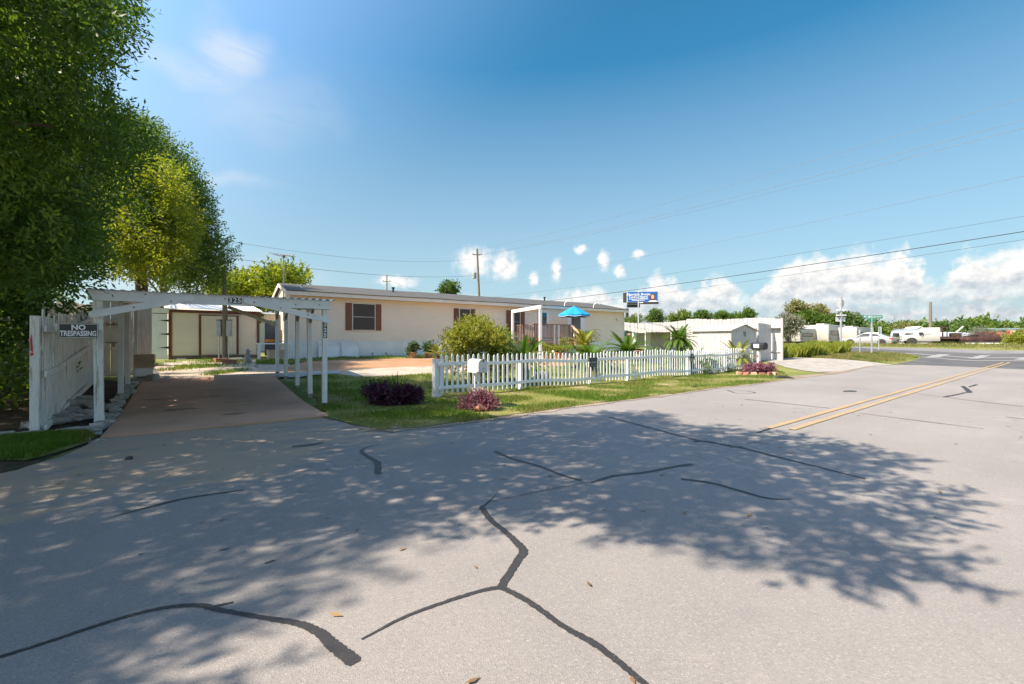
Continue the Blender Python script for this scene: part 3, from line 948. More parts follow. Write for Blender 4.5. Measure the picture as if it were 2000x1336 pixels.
def grass(name, poly, n, hmin, hmax, wid, mat, seed, patch=0.35, label='', clump=0.9, nearbias=0.0, lean=0.5):
    r = np.random.default_rng(seed)
    xs = np.array([p[0] for p in poly])
    ys = np.array([p[1] for p in poly])
    X = r.uniform(xs.min(), xs.max(), n * 4)
    Y = r.uniform(ys.min(), ys.max(), n * 4)
    ok = in_poly(poly, X, Y)
    if nearbias:
        ok &= r.random(len(X)) < np.clip((nearbias / np.maximum(np.hypot(X, Y), 0.1)) ** 1.6, 0.03, 1)
    X, Y = X[ok], Y[ok]
    nv = np.array([mnoise.noise(Vector((x * clump, y * clump, seed))) for x, y in zip(X, Y)])
    keep = nv > (-1 + 2 * patch) * 0.45 + r.normal(0, 0.12, len(X))
    X, Y, nv = X[keep][:n], Y[keep][:n], nv[keep][:n]
    m = len(X)
    Z = np.array([hgt(x, y) for x, y in zip(X, Y)]) + 0.015
    hh = r.uniform(hmin, hmax, m) * (1 + 0.7 * np.clip(nv, -0.4, 0.6))
    ang = r.uniform(0, 2 * np.pi, m)
    le = r.uniform(0.1, lean, m) * hh
    la = r.uniform(0, 2 * np.pi, m)
    b = np.stack([X, Y, Z], 1)
    sd = np.stack([np.cos(ang), np.sin(ang), np.zeros(m)], 1) * (wid * r.uniform(0.6, 1.3, m))[:, None]
    tip = b + np.stack([np.cos(la) * le, np.sin(la) * le, hh], 1)
    midp = b + np.stack([np.cos(la) * le * 0.25, np.sin(la) * le * 0.25, hh * 0.55], 1)
    V = np.stack([b - sd, b + sd, midp + sd * 0.8, tip], 1)
    V[:, 3] = tip
    o = obj(name, quads_mesh(name, V), mat)
    tag(o, label, 'grass', kind='stuff')
    return o

near_lawn = [p for p in LAWN_A]
grass('lawn_grass', near_lawn, 150000, 0.025, 0.080, 0.0048, 'grass_green', 11, 0.50, 'short green lawn grass between the driveway, the picket fence and the road', 0.9, 10.5)
grass('dry_lawn_grass', near_lawn, 60000, 0.02, 0.055, 0.005, 'grass_dry', 12, 0.5, 'dry yellowish grass along the road and behind the picket fence', 0.6, 14)
grass('verge_grass', VERGE, 15000, 0.03, 0.095, 0.005, 'grass_green', 13, 0.52, 'shaded green grass clump at the road edge by the leaning fence', 1.2)
grass('house_grass', HOUSE_STRIP, 16000, 0.04, 0.13, 0.010, 'grass_green', 14, 0.3, 'thin strip of green grass along the mobile home skirting', 0.9)
YARD_TUFTS = gp((262, 728), (330, 707), (440, 703), (520, 704), (500, 722), (420, 734), (300, 738))
grass('yard_tufts', YARD_TUFTS, 7000, 0.04, 0.12, 0.008, 'grass_green', 15, 0.74, 'scattered green weeds on the bare yard before the shed', 0.75)
TALL = gp((1520, 702), (1528, 694), (1580, 689.5), (1640, 687), (1650, 691), (1600, 698.5), (1540, 699))
grass('tall_grass', ragged(TALL, .35, .6), 30000, 0.12, 0.80, 0.014, 'grass_tall', 16, 0.30, 'tall bright green grass beside the white boundary fence', 0.8, 0, 0.5)
VERGE2 = gp((1530, 699), (1640, 690), (1740, 692), (1785, 694), (1798, 697), (1784, 703), (1740, 710), (1700, 707), (1640, 702), (1560, 698))
grass('corner_grass', VERGE2, 30000, 0.06, 0.2, 0.012, 'grass_dry', 17, 0.2, 'mown yellow-green grass corner around the street sign posts', 0.4)
SHOULDER = gp((1560, 676.6), (1740, 678.5), (2000, 684.2), (2120, 688)) + [Vector((62, 42)), Vector((30, 66))]
grass('shoulder_grass', SHOULDER, 24000, 0.08, 0.3, 0.02, 'grass_dry', 18, 0.15, 'rough grass on the far shoulder before the parked vehicles', 0.2)
# ------------------------------------------------------------------ carport
R = random.Random(21)
FL, FR = Vector((-6.80, 7.50)), Vector((-3.93, 9.54))
ANG_C = math.atan2((FR - FL).y, (FR - FL).x)          # front beam direction
CW_ = (FR - FL).length
cport = thing('carport', 'white timber carport with corrugated metal roof over the red driveway', 'carport', (FL.x, FL.y, 0), ANG_C)
cI = Matrix.Rotation(-ANG_C, 3, 'Z')
def cz(x, y):                                          # terrain below a carport-local point
    w = Matrix.Rotation(ANG_C, 3, 'Z') @ Vector((x, y, 0))
    return hgt(FL.x + w.x, FL.y + w.y)
CL = 6.45
def croof(y):                                          # underside of the side beams climbs with the yard
    return 2.03 + 0.37 * (y / 6.2)
PW = 0.095
rowR = [0.0, 1.38, 2.94, 4.66, 6.20]
rowL = [0.0, 2.90, 4.30, 6.20]
for k_, (x, row) in enumerate(((0, rowL), (CW_, rowR))):
    for i, y in enumerate(row):
        zb = cz(x, y) - 0.05
        lean = R.uniform(-0.012, 0.012)
        w = PW * (1.25 if (k_ == 0 and i == 0) else 1.0)
        m = MB().bevbox(-w / 2, w / 2, -PW / 2, PW / 2, 0, croof(y) - zb + 0.02, 0.005, Matrix.Translation((x, y, zb)) @ Matrix.Shear('XY', 4, (lean, 0)))
        p = m.build('post', 'worn_white' if (k_ == 0 and i == 0) else 'white_paint', cport)
        MB().box(x - w / 2 - 0.003, x + w / 2 + 0.003, y - PW / 2 - 0.003, y + PW / 2 + 0.003, zb, zb + R.uniform(0.10, 0.22)).build('weathered_foot', 'grey_wood' if k_ else 'worn_white', p)
# front header with bolts
bz0, bz1 = 2.03, 2.215
hdr = MB().bevbox(-0.13, CW_ + 0.10, -PW / 2 - 0.048, -PW / 2 - 0.004, bz0, bz1, 0.006).build('header_beam', 'white_paint', cport)
for bxp in (0.6, 1.25, 1.75, 2.35, 2.55, 2.95, 3.4):
    MB().lathe([(0.0, 0), (0.013, 0.0), (0.010, 0.010), (0.0, 0.011)], 8).build('bolt', 'rust_bolt', hdr, loc=(bxp, -PW / 2 - 0.050, R.uniform(bz0 + 0.04, bz1 - 0.05)), rot=(math.radians(90), 0, 0))
def rounded_brace(a, b, w, y0, y1):
    a, b = Vector(a), Vector(b)
    d = (b - a).normalized()
    n = Vector((-d.y, d.x))
    out = []
    for c, s in ((b, 1), (a, -1)):
        for j in range(7):
            t = -math.pi / 2 + math.pi * j / 6
            out.append(c + (d * math.cos(t) + n * math.sin(t)) * s * w / 2)
    return MB().prism([(p.x, p.y) for p in out], y0, y1, 'xz')
br1 = rounded_brace((-0.06, 1.80), (1.22, 2.13), 0.115, -PW / 2 - 0.092, -PW / 2 - 0.051).build('brace', 'white_paint', cport)
br2 = rounded_brace((CW_ + 0.05, 1.80), (CW_ - 1.42, 2.135), 0.115, -PW / 2 - 0.092, -PW / 2 - 0.051).build('brace', 'white_paint', cport)
for bm_, pts in ((br1, [(0.45, 1.935), (0.95, 2.06)]), (br2, [(CW_ - 0.35, 1.90), (CW_ - 1.30, 2.105), (CW_ - 0.85, 2.02)])):
    for bx_, bzp in pts:
        MB().lathe([(0.0, 0), (0.013, 0.0), (0.010, 0.010), (0.0, 0.011)], 8).build('bolt', 'rust_bolt', bm_, loc=(bx_, -PW / 2 - 0.094, bzp), rot=(math.radians(90), 0, 0))
# side beams, rafters and bare diagonal props
for x in (0, CW_):
    MB().bar((x, -0.02, croof(0) + 0.075), (x, CL, croof(CL) + 0.075), 0.045, 0.15).build('side_beam', 'white_paint', cport)
for y in (1.1, 2.2, 3.3, 4.4, 5.5, 6.35):
    MB().bar((-0.05, y, croof(y) + 0.115), (CW_ + 0.05, y, croof(y) + 0.115), 0.045, 0.09).build('rafter', 'grey_wood', cport)
MB().bar((CW_ - 1.35, 6.2, croof(6.2) + 0.02), (CW_ - 0.05, 6.2, croof(6.2) - 0.50), 0.05, 0.10).build('brace', 'worn_cream', cport)
for y in rowR[1:]:
    MB().bar((CW_, y - 0.32, croof(y - .32)), (CW_, y - 0.02, croof(y) - 0.30), 0.04, 0.07).build('knee_brace', 'grey_wood', cport)
# corrugated roofing: real waves, in overlapping sheets
pitch, amp = 0.135, 0.018
nsheet = 4
for sh in range(nsheet):
    x0 = -0.16 + sh * (CW_ + 0.30) / nsheet
    x1 = -0.16 + (sh + 1) * (CW_ + 0.30) / nsheet + 0.05
    n = int((x1 - x0) / pitch * 8)
    rows = []
    for j in range(6):
        y = -0.14 + (CL + 0.25) * j / 5
        rows.append([(x0 + (x1 - x0) * i / n, y, croof(y) + 0.190 + 0.004 * sh + amp * math.sin(2 * math.pi * (x0 + (x1 - x0) * i / n) / pitch) - 0.006 * R.random() * (j == 0)) for i in range(n + 1)])
    MB().grid(rows).build('roof_sheet', 'galvanised', cport, smooth=True)
# house number plates
def number_plate(parent, txt, w, h, loc, rz=0.0, size=0.1, stacked=False):
    pl = MB().box(-w / 2, w / 2, -0.004, 0.0, -h / 2, h / 2).build('number_plate', 'sign_black', parent, loc=loc, rot=(0, 0, rz))
    n = len(txt)
    for i, ch in enumerate(txt):
        me = text_mesh(ch, size, 0.0035)
        if stacked:
            l = (0, -0.0065, h / 2 - (i + 0.5) * h / n)
        else:
            l = (-w / 2 + (i + 0.5) * w / n, -0.0065, 0)
        obj('digit', me, 'sign_white', pl, l, (math.radians(90), 0, 0))
    return pl
tb = along(FL, ANG_C, 458)
number_plate(cport, '325', 0.215, 0.112, (tb, -PW / 2 - 0.0505, 2.125), 0, 0.125)
number_plate(cport, '325', 0.075, 0.33, (CW_ + 0.0, -PW / 2 - 0.004, 1.60), 0, 0.115, True)

# rubble that edges the slab
def stone(name, loc, sx, sy, sz, seed, mat, label, cat, group, rz=0):
    bm = bmesh.new()
    bmesh.ops.create_cube(bm, size=1)
    bmesh.ops.subdivide_edges(bm, edges=bm.edges[:], cuts=2, use_grid_fill=True)
    r = random.Random(seed)
    for v in bm.verts:
        q = v.co.normalized() * 0.62
        v.co = v.co.lerp(q, 0.25)
        n = mnoise.noise_vector(v.co * 2.3 + Vector((seed, seed * 1.7, 0)))
        v.co = Vector((v.co.x * sx, v.co.y * sy, v.co.z * sz)) + Vector((n.x * sx, n.y * sy, n.z * sz)) * 0.16
    me = bpy.data.meshes.new(name)
    bm.to_mesh(me)
    bm.free()
    o = obj(name, me, mat, None, (loc[0], loc[1], loc[2] + sz * 0.32), (r.uniform(-.08, .08), r.uniform(-.08, .08), rz))
    return tag(o, label, cat, group)
Lx = FRL - RV.orthogonal() * 0
side = Vector((-(FRR - FRL).normalized().x, -(FRR - FRL).normalized().y))
for i in range(17):
    t = 0.55 + i * 0.34 + R.uniform(-.06, .06)
    p = FRL + RV * t + side * R.uniform(0.10, 0.20)
    stone('rubble_stone', onG(p.x, p.y), R.uniform(.26, .42), R.uniform(.14, .24), R.uniform(.07, .13), i, 'rubble', 'flat grey rubble stone edging the left side of the red driveway', 'stone', 'stones along the driveway edge', math.atan2(RV.y, RV.x) + R.uniform(-.25, .25))
for i in range(12):
    t = 1.4 + R.random() * 2.6
    p = FRL + RV * t + side * R.uniform(0.42, 0.95)
    stone('rubble_stone', onG(p.x, p.y, R.uniform(0, .06)), R.uniform(.3, .55), R.uniform(.2, .34), R.uniform(.08, .16), i + 40, 'rubble', 'grey broken concrete lump heaped between the leaning fence and the carport post', 'stone', 'rubble heap by the leaning fence', R.uniform(0, 3))
for i, (x, y, sx, sy, sz, lab) in enumerate([(160, 845, .30, .16, .10, 'squared pale concrete block lying beside the carport post foot'), (133, 842, .26, .15, .06, 'low grey flat stone left of the squared block by the post'),
                                            (60, 850, .30, .16, .07, 'broken pale slab in the grass below the leaning fence post'), (8, 852, .22, .14, .07, 'grey stone at the far left of the shaded verge'), (190, 840, .18, .12, .07, 'small stone touching the foot of the front carport post')]):
    p = G(x, y)
    stone('concrete_block' if i == 0 else 'loose_stone', p, sx, sy, sz, 90 + i, 'rubble', lab, 'stone', None, ANG_U + 0.1 * i)
for i in range(16):
    x, y = R.uniform(165, 205), R.uniform(846, 866)
    p = G(x, y)
    s_ = R.uniform(.03, .07)
    stone('pebble', p, s_, s_ * .8, s_ * .6, 120 + i, 'rubble', 'small pale pebble scattered at the corner of the driveway', 'pebble', 'pebbles at the driveway corner', R.uniform(0, 3))
# litter on the asphalt
p = G(252, 899)
stone('pine_cone', p + Vector((0, 0, .01)), .06, .045, .04, 201, 'dark_iron', 'small dark cone lying on the sandy road edge', 'cone', None)

# ------------------------------------------------------------------ leaning board fence on the left
A = Vector((-7.02, 6.80))
ANG_F = math.atan2(0.80, -0.60)
lf = thing('board_fence', 'weathered white board fence leaning beside the carport, boards warped and stained', 'fence', (A.x, A.y, 0), ANG_F)
def fz(t):
    c, s = math.cos(ANG_F), math.sin(ANG_F)
    return hgt(A.x + c * t, A.y + s * t)
LF = 7.2
MB().bevbox(-0.06, 0.05, 0.022, 0.125, -0.1, 1.74, 0.008, Matrix.Shear('XY', 4, (0.012, 0))).build('post', 'worn_white', lf)
pst = [o for o in lf.children if o.name.startswith('post')][0]
MB().prism([(0.085, 1.20), (0.11, 1.22), (0.118, 1.40), (0.10, 1.47), (0.095, 1.36)], -0.0500, -0.0440, 'yz').build('paint_smear', 'spray_red', pst)
MB().prism([(0.08, 1.16), (0.115, 1.14), (0.112, 1.19), (0.09, 1.20)], -0.0510, -0.0450, 'yz').build('paint_smear', 'spray_red', pst)
for t in (2.4, 4.8, 7.1):
    MB().bevbox(t - 0.05, t + 0.05, 0.05, 0.14, fz(t) - 0.1, fz(t) + 1.78, 0.006).build('post', 'worn_white', lf)
# rails sag along their length
def rail(z, dz, mat, w=0.035, h=0.09, y=-0.035):
    pts = [(LF * i / 12, y + 0.02 * math.sin(i * .8), fz(LF * i / 12) + z - 0.045 * math.sin(math.pi * i / 6 + dz)) for i in range(13)]
    m = MB()
    for i in range(12):
        m.bar(pts[i], (pts[i + 1][0] + 0.004, *pts[i + 1][1:]), w, h)
    return m.build('rail', mat, lf)
rail(1.56, 0.2, 'worn_white'); rail(0.92, 1.4, 'worn_white'); rail(0.10, 2.3, 'worn_white', 0.04, 0.075)
t = 0.06
i = 0
while t < LF:
    w = R.uniform(0.085, 0.125)
    h = 1.70 + R.uniform(-.07, .07) + (0.06 if i == 0 else 0)
    z0 = fz(t) + R.uniform(0.0, 0.06) + 0.02
    sh = 0.075 - 0.09 * (t / LF) + R.uniform(-.022, .022)
    MB().box(0, w, 0, 0.017, 0, h, Matrix.Translation((t, 0.0 + R.uniform(-.006, .006), z0)) @ Matrix.Shear('XY', 4, (sh, R.uniform(-.008, .008)))).build('board', 'worn_white', lf)
    t += w + R.uniform(0.004, 0.012)
    i += 1
# cross plank and the sign hanging on it
a_ = W(96, 663, 6.75); b_ = W(196, 668, 7.40)
MB().bar((a_.x, a_.y + .10, 1.575), (b_.x - .02, b_.y + .06, 1.60), 0.03, 0.11).build('cross_plank', 'worn_white', None)
pl = bpy.data.objects['cross_plank']
tag(pl, 'short white plank running from the leaning fence to the front carport post', 'plank')
sgn = thing('warning_sign', 'black and white NO TRESPASSING sign beside the carport post', 'sign', tuple(W(153.5, 646, 6.90)), math.radians(26))
SWd, SHt = 0.465, 0.225
plate = MB().box(-SWd / 2, SWd / 2, -0.003, 0.003, -SHt / 2, SHt / 2).build('plate', 'sign_black', sgn)
m = MB()
for z in (-SHt / 2 + .010, SHt / 2 - .010):
    m.box(-SWd / 2 + .008, SWd / 2 - .008, -0.0055, -0.0035, z - .003, z + .003)
for x in (-SWd / 2 + .010, SWd / 2 - .010):
    m.box(x - .003, x + .003, -0.0057, -0.0037, -SHt / 2 + .014, SHt / 2 - .014)
m.build('border', 'sign_white', plate)
obj('lettering', text_mesh('NO', 0.105, 0.004, 0.001), 'sign_white', plate, (0, -0.006, 0.047), (math.radians(90), 0, 0))
tm = text_mesh('TRESPASSING', 0.098, 0.003, 0.001)
to = obj('lettering', tm, 'sign_white', plate, (0, -0.006, -0.045), (math.radians(90), 0, 0))
wdt = max(v.co.x for v in tm.vertices) - min(v.co.x for v in tm.vertices)
to.scale = (0.42 / wdt, 1.12, 1)

# ------------------------------------------------------------------ tall plank screen behind the carport
sc0 = Vector((ray(196) * 13.1, 13.1))
sc1 = Vector((ray(297) * 13.9, 13.9))
ANG_S = math.atan2((sc1 - sc0).y, (sc1 - sc0).x)
scr = thing('plank_screen', 'tall stained cream plank screen standing behind the left carport posts', 'fence', (sc0.x, sc0.y, hgt(sc0.x, sc0.y)), ANG_S)
Ls = (sc1 - sc0).length
x = 0.0
i = 0
while x < Ls - 0.03:
    w = min(R.choice([0.22, 0.26, 0.30, 0.18]), Ls - x)
    MB().box(x, x + w - 0.006, R.uniform(-.008, .008), 0.022, -0.05, 2.42 + R.uniform(-.04, .05)).build('plank', 'worn_cream', scr)
    x += w
    i += 1
for z in (0.75, 1.55, 2.2):
    MB().box(0, Ls * 0.75, -0.055, -0.012, z, z + 0.09).build('rail', 'worn_cream', scr)
for z in (0.95, 1.62):
    MB().box(0.12, 0.42, -0.03, -0.012, z, z + 0.02).box(0.12, 0.42, -0.03, -0.012, z - 0.15, z - 0.13).box(0.27, 0.29, -0.031, -0.013, z - 0.13, z).build('hinge', 'rust_bolt', scr)
# it carries on to the left behind the leaning fence
sc2 = thing('plank_screen', 'cream plank screen running away to the left behind the leaning fence', 'fence', (sc0.x, sc0.y, hgt(sc0.x, sc0.y)), ANG_S + math.pi - 0.5)
for i in range(9):
    MB().box(i * .26, i * .26 + .253, -0.012, 0.012, -0.05, 2.1 + R.uniform(-.05, .05)).build('plank', 'worn_cream', sc2)

# crates and stones at the foot of the screen
base = onG(ray(283) * 12.0, 12.0)
cr = thing('wooden_crate', 'weathered wooden crate on top of the pile by the plank screen', 'crate', (base.x, base.y, base.z + 0.36), ANG_U - 0.1)
for z in (0, .11, .22):
    MB().box(-.21, .21, -.16, -.14, z, z + .10).build('slat', 'raw_wood', cr)
    MB().box(-.21, .21, .14, .16, z, z + .10).build('slat', 'raw_wood', cr)
MB().box(.19, .21, -.139, .139, 0, .32).build('end_board', 'raw_wood', cr)
MB().box(-.21, -.19, -.139, .139, 0, .32).build('end_board', 'raw_wood', cr)
MB().box(-.20, .20, -.15, .15, .323, .345).build('lid', 'raw_wood', cr)
wb = thing('white_bucket_box', 'dirty white plastic tub under the wooden crate', 'tub', (base.x + .06, base.y - .10, base.z + 0.13), ANG_U)
MB().bevbox(-.19, .19, -.13, .13, 0, .21, .03).build('tub_body', 'plastic_white', wb)
MB().bevbox(-.20, .20, -.14, .14, .205, .228, .01).build('rim', 'plastic_white', wb)
stone('flat_rock', (base.x - .02, base.y - .02, base.z), .55, .42, .15, 77, 'rubble', 'flat brown rock carrying the crate pile', 'stone', None)
q = G(296, 745)
stone('round_rock', q, .26, .22, .22, 78, 'rubble', 'rounded tan rock at the back left corner of the driveway', 'stone', None)

# ------------------------------------------------------------------ storage shed with brown trim
S0 = Vector((ray(331) * 22.0, 22.0))
S1 = Vector((ray(505) * 24.4, 24.4))
ANG_SH = math.atan2((S1 - S0).y, (S1 - S0).x)
Lsh = (S1 - S0).length
shed = thing('storage_shed', 'cream storage shed with dark brown trim and ribbed metal roof behind the carport', 'shed', (S0.x, S0.y, hgt(S0.x, S0.y)), ANG_SH)
SHH = 2.42
def lap_siding(x0, x1, z0, z1, step=0.115, y=0.0, dep=0.014):
    rows = []
    z = z0
    prof = []
    while z < z1 - 1e-6:
        prof += [(y - dep, z), (y, min(z + step, z1) - 0.004)]
        z += step
    return MB().grid([[(x0, a, b) for a, b in prof], [(x1, a, b) for a, b in prof]])
d0, d1 = Lsh * 0.325, Lsh * 0.735
m = MB().box(0, Lsh, 0.0, 2.6, 0.18, SHH)
m.build('wall', 'shed_cream', shed)
lap_siding(0.12, d0 - 0.06, 0.22, SHH - 0.12, y=-0.003).build('siding', 'shed_cream', shed)
lap_siding(d1 + 0.06, Lsh - 0.08, 0.22, SHH - 0.12, y=-0.003).build('siding', 'shed_cream', shed)
MB().box(-0.04, Lsh + 0.04, -0.03, 2.62, -0.05, 0.17).build('sill_timber', 'old_brown_wood', shed)
for n_, (a, b, z0, z1) in {'corner_trim': (-0.05, 0.09, 0.17, SHH), 'end_trim': (Lsh - 0.08, Lsh + 0.04, 0.17, SHH)}.items():
    MB().box(a, b, -0.045, -0.0, z0, z1).build(n_, 'brown_trim', shed)
MB().box(-0.12, Lsh + 0.1, -0.075, -0.046, SHH - 0.13, SHH + 0.02).build('fascia', 'brown_trim', shed)
dr = MB().box(d0, d1, -0.05, -0.022, 0.24, SHH - 0.24).build('sliding_door', 'shed_cream', shed)
for j in range(12):
    xx = d0 + 0.12 + j * (d1 - d0 - 0.2) / 12
    MB().box(xx, xx + 0.012, -0.0545, -0.0505, 0.26, SHH - 0.26).build('door_groove', 'worn_cream', dr)
for xx in (d0 - 0.07, d1 - 0.02):
    MB().box(xx, xx + 0.10, -0.062, -0.0505, 0.2, SHH - 0.2).build('door_trim', 'brown_trim', dr)
MB().box(d0 - 0.05, d1 + 0.1, -0.07, -0.063, SHH - 0.245, SHH - 0.205).build('door_track', 'dark_iron', dr)
n = 90
rows = [[(-0.2 + (Lsh + 0.4) * i / n, y, SHH + 0.05 + (y + 0.2) * 0.16 + (0.02 if i % 2 else 0.0)) for i in range(n + 1)] for y in (-0.22, 1.3, 2.8)]
MB().grid(rows).build('roof', 'white_paint', shed)
MB().box(0.28, 0.66, -0.06, -0.035, -0.02, 0.06).build('vent_brick', 'white_paint', shed)
# plank steps in front
MB().box(d0 + .05, d1 - .1, -0.35, -0.09, -0.05, 0.10).build('step_plank', 'old_brown_wood', shed)
# white metal gate with three strap hinges standing left of the shed
gt0 = Vector((ray(296.5) * 21.6, 21.6)); gt1 = Vector((ray(330) * 21.95, 21.95))
ang_g = math.atan2((gt1 - gt0).y, (gt1 - gt0).x)
Lg = (gt1 - gt0).length
gate = thing('metal_gate', 'plain white sheet gate with three black strap hinges next to the shed', 'gate', (gt0.x, gt0.y, hgt(gt0.x, gt0.y)), ang_g)
MB().box(0, Lg - .05, -0.02, 0.02, 0.02, 2.20).build('panel', 'white_paint', gate)
MB().box(-0.01, Lg - .04, -0.024, 0.024, 2.205, 2.235).build('top_edge', 'dark_iron', gate)
for z in (0.58, 1.23, 1.88):
    MB().prism([(Lg - .40, z), (Lg - .06, z - .04), (Lg + .02, z - .08), (Lg + .02, z + .08), (Lg - .06, z + .04)], -0.032, -0.0205, 'xz').build('hinge', 'black_paint', gate)
MB().box(-0.1, Lg, -0.05, 0.05, 2.24, 2.48).build('lintel', 'white_paint', gate)

# blue door nook between shed and home
nk0 = S1 + Vector((math.cos(ANG_SH), math.sin(ANG_SH))) * 0.06
nook = thing('lean_to', 'narrow lean-to with a dark blue door between the shed and the mobile home', 'lean-to', (nk0.x, nk0.y + .5, hgt(nk0.x, nk0.y)), ANG_SH)
MB().box(0.0, 0.58, 0.0, 0.05, 0.1, 1.98).build('door', 'blue_door', nook)
MB().box(-0.02, 0.60, -0.02, 0.03, 0.85, 1.0).build('orange_box', 'orange_box', nook)
MB().box(0.60, 0.72, -0.05, 0.05, 0.0, 2.25).build('post', 'white_paint', nook)
MB().box(-0.05, 1.9, -0.06, -0.02, 2.05, 2.35).build('fascia', 'worn_cream', nook)
for j in range(5):
    MB().box(0.78 + j * .19, 0.78 + j * .19 + .18, 0.25, 0.29, 0.0, 2.15).build('wall_board', 'old_brown_wood', nook)
MB().grid([[(-.1, y, 2.40 + y * .1), (2.0, y, 2.36 + y * .1)] for y in (-.15, 2.0)]).build('roof', 'galvanised', nook)
bn = thing('garden_bench', 'small white slatted bench by the lean-to', 'bench', tuple(onG(ray(530) * 22.3, 22.3)), ANG_SH)
MB().box(-.62, .62, -.2, .2, .74, .80).build('seat', 'plastic_white', bn)
for x in (-.58, .5):
    MB().box(x, x + .08, -.18, -.10, 0, .74).build('leg', 'plastic_white', bn)
    MB().box(x, x + .08, .10, .18, 0, .74).build('leg', 'plastic_white', bn)
bx = thing('planter_box', 'raw timber box standing in front of the white bench', 'box', tuple(onG(ray(541) * 21.6, 21.6)), ANG_SH)
for nm, b_ in (('front_board', (-.40, .40, -.2, -.17, .08, .45)), ('back_board', (-.40, .40, .17, .2, .08, .45)), ('end_board', (-.40, -.37, -.169, .169, .08, .45)), ('end_board', (.37, .40, -.169, .169, .08, .45)), ('rim', (-.43, .43, -.22, .22, .451, .48))):
    MB().box(*b_).build(nm, 'raw_wood', bx)
for x in (-.38, .33):
    MB().box(x, x + .05, -.16, .16, 0, .079).build('foot', 'raw_wood', bx)

# service pole with meter boxes and insulators
pp = onG(ray(439.5) * 21.4, 21.4)
pole = thing('service_pole', 'short weathered wooden service pole with grey meter boxes before the shed', 'pole', tuple(pp))
MB().tube([(0, 0, -.2), (0.0, 0, 2.2), (-.06, 0, 4.35)], [.115, .108, .095], 14).build('shaft', 'pole_wood', pole, smooth=True)
for x in (-.33, .13):
    b_ = MB().bevbox(x, x + .2, -.13, .02, 1.12, 1.86, .01).build('meter_box', 'grey_box', pole)
    MB().box(x - .01, x + .21, -.14, .03, 1.865, 1.90).build('box_cap', 'dark_iron', b_)
    MB().tube([(x + .08, -.06, 0), (x + .08, -.06, 1.115)], .022, 8).build('conduit', 'steel_post', pole)
m = MB().box(-.36, -.30, -.03, .03, 3.55, 4.3)
m.build('insulator_rack', 'dark_iron', pole)
for z in (3.6, 3.78, 3.96, 4.14, 4.28):
    MB().lathe([(0, 0), (.03, 0), (.022, .025), (.035, .05), (0, .055)], 8, (-.40, 0, z)).build('insulator', 'plastic_white', pole)
MB().bar((-.08, 0, 4.29), (-.36, 0, 4.29), .03).build('bracket', 'dark_iron', pole)
for i, (x, y, rz) in enumerate([(432, 704, .3), (449, 707, -.2)]):
    q = G(x, y + 4)
    br = MB().bevbox(-.26, .26, -.12, .12, 0, .18, .012).build('concrete_block', 'brick_red', None, loc=tuple(q), rot=(0, 0, ANG_U + rz))
    tag(br, ['reddish block leaning against the left of the service pole', 'reddish block just right of the service pole foot'][i], 'block')

# garden statue
q = G(484, 709)
st = thing('garden_statue', 'small grey stone bird statue on the sandy yard right of the service pole', 'statue', tuple(q), 0.4)
MB().lathe([(0, 0), (.14, 0), (.15, .05), (.13, .16), (.12, .28), (.085, .38), (.075, .42)], 14, sx=1.0, sy=.8).build('body', 'statue_stone', st, smooth=True)
MB().lathe([(0, .40), (.05, .405), (.085, .45), (.085, .50), (.06, .56), (.015, .60), (0, .60)], 12).build('head', 'statue_stone', st, smooth=True)
MB().tube([(.06, -.04, .49), (.15, -.07, .475)], [.025, .004], 6).build('beak', 'statue_stone', st)
for s_ in (-1, 1):
    MB().tube([(0, s_ * .10, .36), (.03, s_ * .15, .20), (.05, s_ * .15, .06)], [.03, .04, .015], 6).build('wing', 'statue_stone', st)
# loose bits of wood and a white stick pile in the yard
for i, (x, y) in enumerate([(455, 697), (462, 699), (470, 700), (459, 701)]):
    q = G(x, y + 5)
    o = MB().bar((-.35, 0, .04 + .03 * i), (.35, 0.05, .06 + .03 * i), .06, .04).build('scrap_wood', 'worn_white', None, loc=tuple(q), rot=(0, 0, .4 * i))
    tag(o, 'pale scrap of wood lying on the yard before the shed', 'wood scrap', 'scrap wood by the service pole')
# far gabled neighbour roof above the shed
q = Vector((ray(372) * 36, 36))
nb = thing('neighbour_house', 'pale gabled house showing above the shed roof behind the trees', 'house', (q.x, q.y, hgt(q.x, q.y)), ANG_U - 0.75)
MB().prism([(-3.0, 0), (3.0, 0), (3.0, 3.4), (0, 4.75), (-3.0, 3.4)], 0, 8, 'xz').build('wall', 'shed_cream', nb)
for s_ in (-1, 1):
    MB().add([(s_ * 3.4, -.3, 3.27), (0, -.3, 4.82), (0, 8.3, 4.82), (s_ * 3.4, 8.3, 3.27), (s_ * 3.4, -.3, 3.35), (0, -.3, 4.92), (0, 8.3, 4.92), (s_ * 3.4, 8.3, 3.35)],
             [(0, 1, 2, 3), (4, 5, 6, 7), (0, 1, 5, 4), (3, 2, 6, 7), (0, 4, 7, 3)]).build('roof', 'galvanised', nb)
